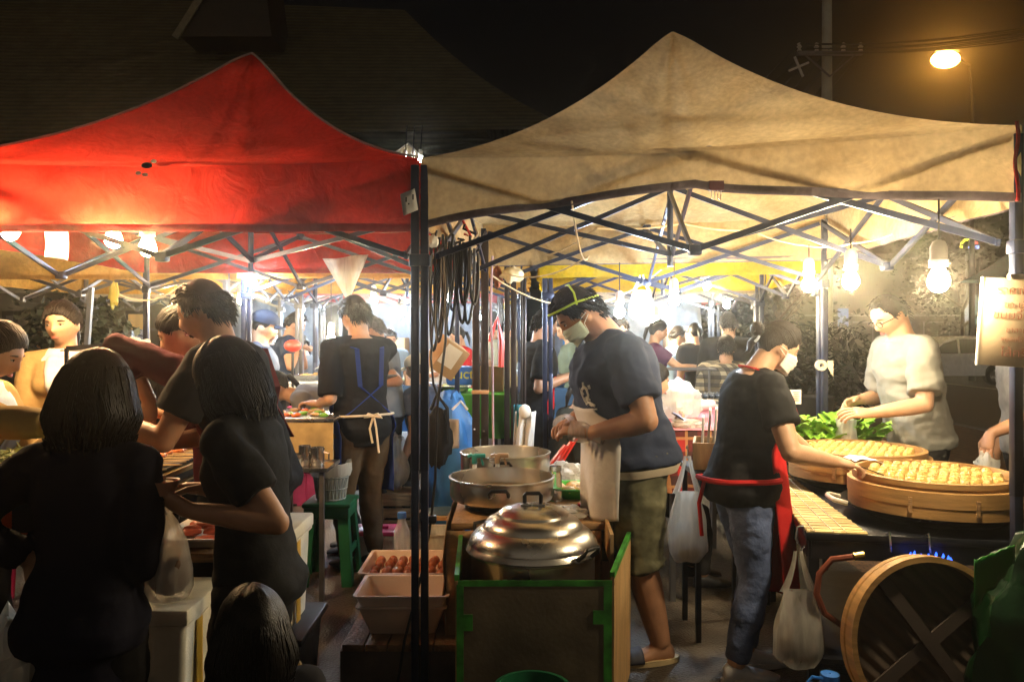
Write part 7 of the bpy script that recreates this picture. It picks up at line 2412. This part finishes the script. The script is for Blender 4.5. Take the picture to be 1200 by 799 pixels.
mb = MB(); crumple(mb, (gx(528, 5.55), 5.6, .52), (.19, .14, .56), 4, .16, 30, 24); mb.build('bag_body', M_bluetarp, BL)
mb = MB(); mb.tube([at(530, 480, 5.42), at(540, 470, 5.42), at(548, 480, 5.42)], .01, 6); mb.build('handle', M_paper, BL)
BK = thing('black_backpack', 'worn black backpack hanging against the blue bag', 'backpack', at(512, 545, 5.2))
mb = MB(); crumple(mb, at(514, 512, 5.15), (.085, .07, .19), 9, .25, flat=False); mb.build('pack_body', F_black, BK)
mb = MB(); mb.tube([at(505, 480, 5.12), at(512, 462, 5.1), at(524, 478, 5.1), at(525, 520, 5.08)], .012, 6); mb.build('strap', F_black, BK)
mb = MB(); mb.grid(lambda u, v: at(523 + 15 * u, 491 + 34 * v, 5.2) + V((0, .01 * sin(u * 5 + v * 3), 0)), 6, 8); tag(mb.build('paper_sheet', M_pinktub, loc=at(530, 525, 5.2), solid=.003), 'pale paper sheet stuck on the front of the blue bag', 'paper')
BN = thing('blue_sack', 'blue printed sack with yellow lettering behind the cardboard box', 'sack', at(542, 452, 6.2))
mb = MB(); mb.box(at(541, 440, 6.2), (.24, .10, .15), bev=.03); mb.build('sack_body', mat('blue_print', (.03, .14, .4), .5), BN)
text('lettering', 'duct', .11, mat('yellow_print', (.7, .6, .05), .6), BN, at(541, 443, 6.2) + V((0, -.053, 0)), (radians(90), 0, 0))
mb = MB(); mb.tube([at(577, 300, 4.9), at(575, 360, 4.9), at(577, 420, 4.9), at(578, 524, 4.9)], .007, 6); tag(mb.build('pinkish_rope', mat('mauve_rope', (.35, .25, .3), .8), loc=at(577, 524, 4.9)), 'pinkish rope hanging straight beside the taped post', 'rope')
mb = MB(); crumple(mb, at(600, 322, 5.2), (.075, .05, .05), 3, .3, flat=False); tag(mb.build('cloth_bundle', mat('cream_bundle', (.6, .5, .3), .8), loc=at(600, 330, 5.2)), 'cream cloth bundle tied at the top of the second post', 'bundle')
mb = MB(); crumple(mb, at(583, 325, 5.25), (.03, .03, .07), 5, .3, flat=False); tag(mb.build('rust_bundle', mat('rust_cloth', (.3, .09, .04), .8), loc=at(583, 340, 5.25)), 'rust-coloured bundle tied beside the cream bundle', 'bundle')
mb = MB(); mb.tube([at(573, 400, 5.4), at(583, 372, 5.4), at(588, 400, 5.4), at(587, 430, 5.4)], .02, 7); tag(mb.build('red_strap', M_redpl, loc=at(583, 430, 5.4)), 'red strap looped between the two dark posts', 'strap')
WT = thing('white_doll_cloth', 'white cloth bundle with a teal cap hanging at the dark post', 'cloth', at(617, 530, 5.3))
mb = MB(); mb.grid(lambda u, v: at(604 + 24 * u - 3 * v, 482 + 46 * v, 5.3) + V((0, .025 * sin(u * 14 + v), 0)), 14, 10); mb.build('cloth', M_paper, WT, solid=.004, angle=60)
mb = MB(); mb.ell(at(615, 482, 5.26), (.04, .03, .048)); mb.build('knot', M_paper, WT)
mb = MB(); mb.grid(lambda u, v: at(602 + 10 * u, 474 + 46 * v, 5.32) + V((0, .02 * sin(u * 8), 0)), 6, 8); mb.build('teal_cloth', mat('teal_cloth', (.03, .22, .3), .8), WT, solid=.004)
# hanging things under the canopies
def hang_sheet(name, label, fn, m, cat, nu=10, nv=10, solid=.002, loc=None):
    mb = MB(); mb.grid(fn, nu, nv); return tag(mb.build(name, m, loc=loc or fn(.5, 1), solid=solid, angle=70), label, cat)


hang_sheet('paper_sheet', 'white paper sheet clipped under the red tent edge', lambda u, v: at(52 + 27 * u, 268 + 33 * v + 4 * u * v, 3.55) + V((0, .01 * sin(v * 3), 0)), M_paper, 'paper')
hang_sheet('paper_tag', 'small white tag with dark marks on the corner where the tents meet', lambda u, v: at(469 + 17 * u - 0 * v + 4 * v, 228 - 7 * u + 25 * v, 3.30), M_paper, 'tag', 3, 3)
mb = MB()
for px, py, h in ((476, 234, .02), (479, 239, .006), (484, 231, .022)):
    mb.box(at(px, py, 3.29), (.006, .003, h))
tag(mb.build('tag_marks', M_cable, loc=at(480, 240, 3.29), angle=0), 'dark handwritten strokes on the small white tag', 'writing')
hang_sheet('plastic_cone', 'pointed translucent plastic sheet hanging under the orange valance', lambda u, v: at(378 + 54 * u + (30 - 54 * u) * v * .9, 303 + 46 * v - 4 * u * (1 - v), 5.5) + V((0, .06 * sin(u * 6) * (1 - v), 0)), M_filmw, 'plastic sheet', 14, 12)
carrier_bag('white carrier bag hanging from the yellow tent frame behind the cook', at(752, 322, 5.3), .17, .30, .12, M_filmw, None, seed=5)
carrier_bag('small white bag hanging from the frame behind the twin grey poles', at(219, 331, 5.2), .09, .12, .06, M_filmw, None, seed=8)
BC = thing('binder_clip', 'dark red binder clip pinching the front edge of the beige tent', 'clip', at(839, 218, 3.03))
pc_ = at(839, 218, 3.03)
mb = MB(); mb.bar(pc_ + V((-.028, 0, 0)), pc_ + V((.028, 0, 0)), .036, .022, up=V((0, 1, 0))); mb.build('clip_body', mat('dark_red_clip', (.1, .03, .03), .4), BC, angle=0)
mb = MB()
for dx in (-.012, .012):
    mb.tube([pc_ + V((dx - .007, -.004, -.016)), pc_ + V((dx - .006, -.006, -.05)), pc_ + V((dx + .004, -.006, -.055)), pc_ + V((dx + .007, -.004, -.016))], .0015, 5)
mb.build('clip_wire', M_steel2, BC)
# cord strung along under the beige canopy, carrying the bulbs
CD = thing('lamp_cord', 'pale cord strung under the beige tent for the bulbs', 'cord', at(1100, 250, 3.5))
pts = [at(1190, 228, 2.95), at(1133, 236, 3.3), at(1100, 250, 3.55), at(1060, 268, 3.85), at(1000, 285, 4.15), at(945, 288, 4.4), at(880, 270, 4.6), at(800, 262, 4.5), at(700, 268, 4.2), at(640, 300, 4.4)]
mb = MB(); sm_pts = []
for a, e in zip(pts, pts[1:]):
    sm_pts += catenary(a, e, .015, 6)[:-1]
mb.tube(sm_pts + [pts[-1]], .005, 6); mb.build('cord', M_rope, CD)
mb = MB(); mb.tube(catenary(at(670, 236, 3.2), at(690, 300, 4.0), .1, 8) + catenary(at(690, 300, 4.0), at(590, 320, 4.9), .06, 8)[1:], .004, 6); mb.build('string', M_rope, CD)
mb = MB(); mb.tube(catenary(at(575, 322, 5), at(775, 316, 5.4), .22, 14), .005, 6); mb.build('cable', M_rope, CD)
mb = MB(); mb.tube(catenary(at(128, 338, 4.9), at(215, 332, 5.0), .09, 10) + [at(222, 345, 5.0)], .006, 6); tag(mb.build('loose_wire', M_cream_cord, loc=at(170, 340, 4.9)), 'loose pale wire drooping under the ochre tent', 'wire')
mb = MB(); crumple(mb, at(133, 345, 4.9), (.03, .02, .07), 3, .6, 14, 10, False); tag(mb.build('dry_plant_bunch', mat('dry_yellow_plant', (.4, .38, .08), .8), loc=at(133, 360, 4.9)), 'yellowish dried bunch hanging from the loose wire', 'dried bunch')
mb = MB(); mb.bar(at(107, 337, 5.4), at(102, 405, 5.4), .03, .03); tag(mb.build('slanted_pole', mat('blue_grey_paint', (.16, .2, .26), .4), loc=at(102, 405, 5.4)), 'blue-grey slanted pole beside the young woman in tan', 'pole')
# ================================================================ background: left shop, car, plants, street
LS = thing('left_shop', 'dark shop front with shelves behind the left stalls', 'building', (-7, 11.5, 0))
mb = MB(); mb.box((-8, 12.2, 2.1), (9, .4, 4.2)); mb.build('wall', mat('shop_wall', (.13, .12, .09), .8, var=.3, scale=2), LS, angle=0)
mb = MB(); mb.box((-7.4, 11.9, 2.35), (7, .2, .5)); mb.build('fascia', mat('pale_fascia', (.35, .32, .25), .7), LS, angle=0)
for i in range(4):
    mb = MB(); mb.box((-9.4 + 1.5 * i, 11.85, 1.05), (.12, .25, 2.1)); mb.build('pillar', M_conc, LS, angle=0)
for z in (.6, 1.1, 1.55):
    mb = MB(); mb.box((-7, 11.7, z), (4.4, .35, .04)); mb.build('shelf', M_grey, LS, angle=0)
rr = random.Random(3)
for i in range(14):
    z = (.62, 1.12, 1.57)[i % 3]; x = -8.8 + .3 * i
    T = thing('shelf_box', ('pale box on the shelves of the left shop', 'brown box on the shelves of the left shop', 'dark box on the shelves of the left shop')[i % 3], 'box', (x, 11.7, z), 'boxes on the left shop shelves')
    mb = MB(); mb.box((x, 11.7, z + .13), (.24, .26, .25), bev=.01); mb.build('box_body', (M_paper, M_card, M_dark)[i % 3], T)
    mb = MB(); mb.box((x, 11.566, z + .14), (.1, .004, .08)); mb.build('label', (M_bluetarp, M_paper, M_grey)[i % 3], T, angle=0)
DR = thing('wooden_door', 'pale wooden door panel left of the twin grey poles', 'door', (gx(163, 9.4), 9.4, 0))
mb = MB(); mb.box((gx(163, 9.4), 9.4, .86), (.24, .05, 1.72), bev=.006); mb.build('door_leaf', mat('pale_door', (.55, .38, .16), .6, var=.15, stretch=(1, 1, .1)), DR)
mb = MB(); mb.ell((gx(157, 9.4), 9.36, .95), (.02, .03, .02)); mb.build('handle', M_steel2, DR)
MW = thing('microwave_oven', 'grey oven on a stand behind the display rack', 'oven', (gx(140, 8.8), 8.8, 1.25))
mb = MB(); mb.box((gx(140, 8.8), 8.8, 1.43), (.42, .3, .22), bev=.01); mb.build('oven_case', M_grey, MW)
mb = MB(); mb.box((gx(137, 8.8), 8.647, 1.43), (.27, .004, .15)); mb.build('oven_window', M_black, MW, angle=0)
OS = thing('oven_stand', 'dark stand under the grey oven', 'stand', (gx(140, 8.8), 8.8, 0))
mb = MB(); mb.box((gx(140, 8.8), 8.8, 1.3), (.6, .4, .03)); mb.build('stand_top', M_black, OS, angle=0)
for sx in (-.26, .26):
    mb = MB(); mb.box((gx(140, 8.8) + sx, 8.8, .64), (.04, .36, 1.28)); mb.build('leg', M_black, OS, angle=0)


def leafy(label, c, rad, trunk_h, n, lm, cat='tree', name='tree', seed=0, leaf=.09, group=None):
    c = V(c); T = thing(name, label, cat, c, group)
    rr = random.Random(seed)
    mb = MB(); top_ = c + V((0, 0, trunk_h))
    mb.tube([c, c.lerp(top_, .5) + V((jitter(rr, .1), jitter(rr, .1), 0)), top_ + V((0, 0, rad[2] * .5))], [.035 * rad[0] + .03, .028 * rad[0] + .02, .012], 8)
    for i in range(7):
        a = rr.uniform(0, 2 * pi); s_ = c.lerp(top_, rr.uniform(.6, 1.))
        mb.tube([s_, s_ + V((cos(a) * rad[0] * .4, sin(a) * rad[1] * .4, rad[2] * .35)), s_ + V((cos(a) * rad[0] * .75, sin(a) * rad[1] * .75, rad[2] * .6))], [.02 * rad[0] + .012, .012, .005], 6)
    mb.build('trunk', mat('bark', (.09, .065, .04), .85, var=.3), T)
    mb = MB(); cc = c + V((0, 0, trunk_h + rad[2] * .4))
    cl_ = [V((jitter(rr, .75) * rad[0], jitter(rr, .75) * rad[1], jitter(rr, .75) * rad[2])) for _ in range(22)]
    for i in range(n):
        q = rr.choice(cl_); p = cc + q + V((rr.gauss(0, .17) * rad[0], rr.gauss(0, .17) * rad[1], rr.gauss(0, .17) * rad[2]))
        d_ = V((jitter(rr, 1), jitter(rr, 1), jitter(rr, .8))).normalized(); e_ = d_.cross(V((jitter(rr, 1), jitter(rr, 1), 1))).normalized()
        L_ = leaf * rr.uniform(.6, 1.4)
        mb.add([p, p + d_ * L_ * .5 + e_ * L_ * .28, p + d_ * L_, p + d_ * L_ * .5 - e_ * L_ * .28], [(0, 1, 2, 3)])
    mb.build('crown', lm, T, angle=0)
    return T


M_lf = mat('dull_leaves', (.012, .018, .006), .6, var=.4)
M_lf2 = mat('olive_leaves', (.015, .016, .006), .6, var=.4)
leafy('leafy green shrub behind the young woman in tan', (gx(80, 7.6), 7.7, 0), (.5, .4, .42), 1.35, 1100, M_lf, 'shrub', 'shrub', 1, .10)
TG_ = 'dark street trees behind the right stall'
for i, (x, y, r, h, lab) in enumerate(((4.2, 19, 1.8, 1.9, 'dark street tree behind the masked woman'), (9.4, 28, 2.4, 2.6, 'dark street tree behind the man in grey'), (9.0, 33, 3.2, 2.6, 'dark street tree far across the pavement'), (3.2, 24, 2.2, 2.2, 'dark street tree deeper behind the right grey pole'), (21.5, 38, 3.6, 3., 'dark tree behind the white car'))):
    leafy(lab, (x, y, 0 if x < 7.4 else -.13), (r, r, r * .9), h, 2600, (M_lf2, M_lf)[i % 2], 'tree', 'tree', 20 + i, .20, TG_)
for i, (x, y) in enumerate(((2.75, 8.6), (3.2, 9.4), (3.8, 10.0), (4.5, 10.6))):
    T = thing('potted_plant', ('tall potted plant behind the price card', 'second tall potted plant behind the right stall', 'third tall potted plant behind the man in grey', 'farthest tall potted plant by the pavement')[i], 'potted plant', (x, y, 0), 'tall potted plants behind the right stall')
    mb = MB(); mb.lathe([(.004, .002), (.15, .002), (.2, .4), (.22, .42), (.2, .44), (.19, .4), (.004, .38)], (x, y, 0), 20); mb.build('pot', M_dark, T)
    mb = MB(); rr = random.Random(40 + i)
    for k_ in range(420):
        z = .45 + 1.15 * rr.random(); rad_ = .38 * sin(pi * (z - .3) / 1.5) ** .6; a = rr.uniform(0, 2 * pi); p = V((x + rad_ * rr.random() * cos(a), y + rad_ * rr.random() * sin(a), z))
        d_ = V((cos(a), sin(a), jitter(rr, 1))).normalized(); e_ = d_.cross(V((0, 0, 1))).normalized(); L_ = rr.uniform(.10, .2)
        mb.add([p, p + d_ * L_ * .5 + e_ * L_ * .18, p + d_ * L_ - V((0, 0, .04)), p + d_ * L_ * .5 - e_ * L_ * .18], [(0, 1, 2, 3)])
    mb.build('foliage', (M_lf, M_lf2)[i % 2], T, angle=0)
BN_ = thing('street_bin', 'dark round bin standing left of the right grey pole', 'bin', (gx(948, 7.2), 7.2, 0))
x = gx(948, 7.2)
mb = MB(); mb.lathe([(.004, .002), (.19, .002), (.21, .9), (.22, .92), (.20, .93), (.19, .88), (.004, .8)], (x, 7.2, 0), 24); mb.build('bin_body', M_dark, BN_)
# white car
CA = thing('parked_car', 'white hatchback parked across the road at the right', 'car', (gx(1175, 24.5), 25, -.13))
cx0 = gx(1148, 24.5) - 2.75; yc = 25.3; zb = -.13          # rear wheel near px 1148, nose to the left
M_car = mat('white_car_paint', (.88, .88, .87), .25, var=.04)
prof = [(0, .45), (.03, .68), (.35, .82), (1.05, .95), (1.5, 1.30), (2.0, 1.50), (2.7, 1.53), (3.3, 1.42), (3.75, 1.05), (3.98, .98), (4.02, .55), (3.95, .32), (.1, .30)]
rings = []
for yy, kz, ins in ((-.86, .96, .06), (-.84, .985, .03), (-.76, 1., 0), (.76, 1., 0), (.84, .985, .03), (.86, .96, .06)):
    rings.append([V((cx0 + px_ * 1. + (ins if px_ < 2 else -ins), yc + yy * (1 if pz < 1.0 else .84), zb + pz * (kz if pz > .5 else 1))) for px_, pz in prof])
mb = MB(); mb.loft(rings); mb.build('car_body', M_car, CA, angle=35)
ys = yc - .86
mb = MB(); mb.add([(cx0 + a_, ys + .085 - .0 + (.045 if z_ > 1.2 else 0) - .12 + .02, zb + z_) for a_, z_ in ((1.25, 1.0), (1.62, 1.30), (2.02, 1.42), (2.05, 1.0))], [(0, 1, 2, 3)])
mb.add([(cx0 + a_, ys + .06 + (.045 if z_ > 1.2 else 0) - .075, zb + z_) for a_, z_ in ((2.12, 1.0), (2.1, 1.43), (2.72, 1.45), (3.15, 1.36), (3.38, 1.02))], [(0, 1, 2, 3, 4)])
mb.build('side_window', mat('car_glass', (.02, .02, .022), .1), CA, angle=0, solid=.01)
for wx in (.75, 3.2):
    mb = MB(); mb.lathe([(.18, -.1), (.3, -.1), (.33, -.06), (.33, .06), (.3, .1), (.18, .1)], (cx0 + wx, ys + .08, zb + .33), 28, Matrix.Rotation(radians(90), 3, 'X')); wl = mb.build('wheel', M_cable, CA)
    mb = MB(); mb.lathe([(.004, .085), (.19, .10), (.2, .06)], (cx0 + wx, ys + .08, zb + .33), 20, Matrix.Rotation(radians(90), 3, 'X')); mb.build('rim', M_steel2, wl)
mb = MB(); mb.box((cx0 + 3.93, ys + .03, zb + .86), (.16, .10, .16), bev=.02); mb.build('tail_light', mat('tail_red', (.5, .02, .02), .3, emit=.5), CA)
mb = MB(); mb.box((cx0 + .2, ys + .04, zb + .72), (.3, .10, .12), bev=.02); mb.build('headlight', M_steel2, CA)
for a_ in (2.08, 1.18):
    mb = MB(); mb.box((cx0 + a_ + .5, ys - .012, zb + .86), (.16, .02, .03), bev=.005); mb.build('door_handle', M_car, CA)
mb = MB(); mb.box((cx0 + 1.35, ys - .06, zb + 1.05), (.1, .14, .12), bev=.03); mb.build('wing_mirror', M_car, CA)
# umbrella by the road
UM = thing('market_umbrella', 'dark teal market umbrella by the road at the right edge', 'umbrella', (gx(1186, 15), 15, -.13))
ux_, uy_ = gx(1192, 15), 15
mb = MB(); N_ = 8; zt_ = CH + (HZ - 288) / FPX * 15
for k_ in range(N_):
    a, e = 2 * pi * k_ / N_, 2 * pi * (k_ + 1) / N_
    mb.grid(lambda u, v: V((ux_, uy_, zt_ - .65 * v - .06 * sin(pi * v))) + V((cos(a) * (1 - u) + cos(e) * u, sin(a) * (1 - u) + sin(e) * u, 0)) * 1.0 * v, 4, 6)
mb.build('canopy', mat('teal_canvas', (.03, .09, .10), .8), UM)
mb = MB(); mb.tube([(ux_, uy_, -.128), (ux_, uy_, zt_)], .03, 8); mb.build('pole', M_grey, UM)
# buildings across the road
for i, (x0, x1, y, h, lab) in enumerate(((6, 14, 44, 7, 'dark shop building across the road behind the bulbs'), (14.5, 27, 46, 6, 'dark low shop building behind the white car'), (27.5, 44, 44, 9, 'dark building at the far right across the road'))):
    T = thing('street_building', lab, 'building', ((x0 + x1) / 2, y + 4, -.13))
    mb = MB(); mb.box(((x0 + x1) / 2, y + 4, h / 2 - .13), (x1 - x0, 8, h)); mb.build('wall', mat('street_wall_%d' % i, ((.04, .034, .024), (.042, .034, .023), (.035, .034, .03))[i], .85, var=.3, scale=1), T, angle=0)
    mb = MB(); mb.box(((x0 + x1) / 2, y + 3.8, h - .1), (x1 - x0 + .6, 8.4, .25)); mb.build('roof', mat('dark_roof', (.06, .055, .05), .8), T, angle=0)
    n = int((x1 - x0) / 2.2)
    for k_ in range(n):
        wx = x0 + 1.2 + k_ * 2.2
        for z in ([1.3] + ([4.3] if h > 6.5 else [])):
            lit = (k_ * 7 + i * 3 + int(z)) % 5 == 0
            mb = MB(); mb.box((wx, y - .03, z), (1.5, .08, 1.7 if z < 2 else 1.2)); wf = mb.build('window', M_grey, T, angle=0)
            mb = MB(); mb.box((wx, y - .075, z), (1.36, .02, 1.55 if z < 2 else 1.06)); mb.build('pane', (MATS.get('lit_pane') or emis('lit_pane', (.75, .85, 1), .8)) if lit else MATS['car_glass'], wf, angle=0)
    mb = MB(); mb.box(((x0 + x1) / 2, y - .35, 2.5), (x1 - x0 - .4, .6, .08)); mb.build('awning', mat('awning_grey', (.2, .19, .17), .8), T, angle=0)
# small lit boards on the far side
for px, py, wd, hg, lab, c_ in ((1133, 365, .55, 1.05, 'narrow pale lit board across the road', (.5, .6, .75)), (1148, 363, .55, 1.5, 'taller narrow greenish board across the road', (.4, .55, .42)), (988, 372, .5, .9, 'bluish lit board seen past the right grey pole', (.55, .7, 1))):
    p = at(px, py, 40)
    T = thing('lit_board', lab, 'sign', (p.x, 40, -.13))
    mb = MB(); mb.box(p, (wd, .1, hg)); mb.build('board', emis('board_%d' % px, c_, .35), T, angle=0)
    mb = MB(); mb.tube([(p.x, 40.1, -.12), (p.x, 40.1, p.z)], .05, 8); mb.build('post', M_grey, T)
# distant neon arch
NA = thing('neon_sign', 'small distant neon sign with a yellow arch and red and blue marks', 'sign', at(1136, 300, 42))
p = at(1134, 290, 42)
mb = MB(); mb.tube([p + V((.30 * cos(t_) - .05, 0, .46 * sin(t_) - .05)) for t_ in [pi * k_ / 14 for k_ in range(15)]], .06, 7); mb.build('arch', emis('neon_yellow', (1, .85, .05), 3), NA)
mb = MB(); mb.tube([p + V((.32, 0, .15)), p + V((.42, 0, .28)), p + V((.52, 0, .22))], .05, 6); mb.build('red_mark', emis('neon_red', (1, .1, .08), 2), NA)
mb = MB()
for k_ in range(3): mb.box(p + V((.12 + .2 * k_, 0, -.02 + .02 * k_)), (.14, .05, .16))
mb.build('blue_marks', emis('neon_blue', (.25, .4, 1), 2), NA)
mb = MB(); mb.tube([(p.x, 42.1, -.12), (p.x, 42.1, p.z)], .08, 8); mb.build('post', M_grey, NA)

# white canvas side sheets and more far stalls
for x0, x1, y, lab in ((-2.2, -.5, 10.7, 'white canvas side sheet closing a lit stall far down the left row'), (.5, 2.5, 10.5, 'pale canvas side sheet behind the far stall right of the cook'), (-4.7, -2.7, 11.1, 'white canvas sheet behind the far left stall')):
    mb = MB(); mb.grid(lambda u, v: V((x0 + (x1 - x0) * u, y + .04 * sin(u * 22) + .02 * sin(u * 51), .35 + 1.6 * v)), 60, 8)
    tag(mb.build('canvas_sheet', mat('white_canvas', (.2, .23, .28), .85), loc=((x0 + x1) / 2, y, .35), solid=.004, angle=60), lab, 'canvas sheet')
rr = random.Random(77)
for i, (x, y) in enumerate(((-1.9, 10.2), (-1.5, 10.3), (-.95, 10.1), (.8, 9.9), (1.4, 10.1), (2.1, 9.9), (-4.0, 10.6), (-3.3, 10.6))):
    T = thing('box_stack', ('tall stack of cartons at the far left row', 'second stack of cartons at the far left row', 'third stack of cartons nearest the lane', 'stack of cartons behind the far right stall', 'middle stack of cartons behind the far right stall', 'stack of cartons at the right end of the far stall', 'stack of cartons by the far left canvas', 'second stack of cartons by the far left canvas')[i], 'carton stack', (x, y, 0), 'carton stacks at the far stalls')
    z = 0
    for k_ in range(4 + i % 2):
        hh_ = rr.uniform(.24, .36); mb = MB(); mb.box((x + jitter(rr, .03), y, z + hh_ / 2), (.34, .3, hh_ - .006), Matrix.Rotation(jitter(rr, .12), 3, 'Z'), bev=.008)
        mb.build('carton', (M_card, M_paper, M_bluetarp, M_redpl, M_pinktub)[(i + k_) % 5], T); z += hh_
for i, (px, Y, fc, lab, mt) in enumerate(((455, 9.0, -70, 'distant shopper in pale blue right of the far lamp', 'pale_blue_shirt'), (545, 8.9, 200, 'distant vendor in red sports top between cables and post', 'red_sport'), (310, 9.4, -30, 'distant shopper in black under the far left bulbs', 'black_cotton'), (590, 9.5, 60, 'distant shopper in khaki seen between the dark posts', 'khaki_cotton'), (735, 9.6, 190, 'distant vendor in navy behind the cold bulb', 'navy_cotton'))):
    z = Human(lab, gx(px, Y), Y, fc, 1.55 + .04 * i, 'mf'[i % 2], 5, 1., pitch=16, vox=.017)
    z.arm('r', z.pel + z.F * .38 + z.U * .2 - z.R * -.1, hd=z.F)
    z.body().top(MATS[mt], inf=.016).pants(F_dkpant).hair(('short', 'tail')[i % 2], vol=1.1).shoes(M_shoe)
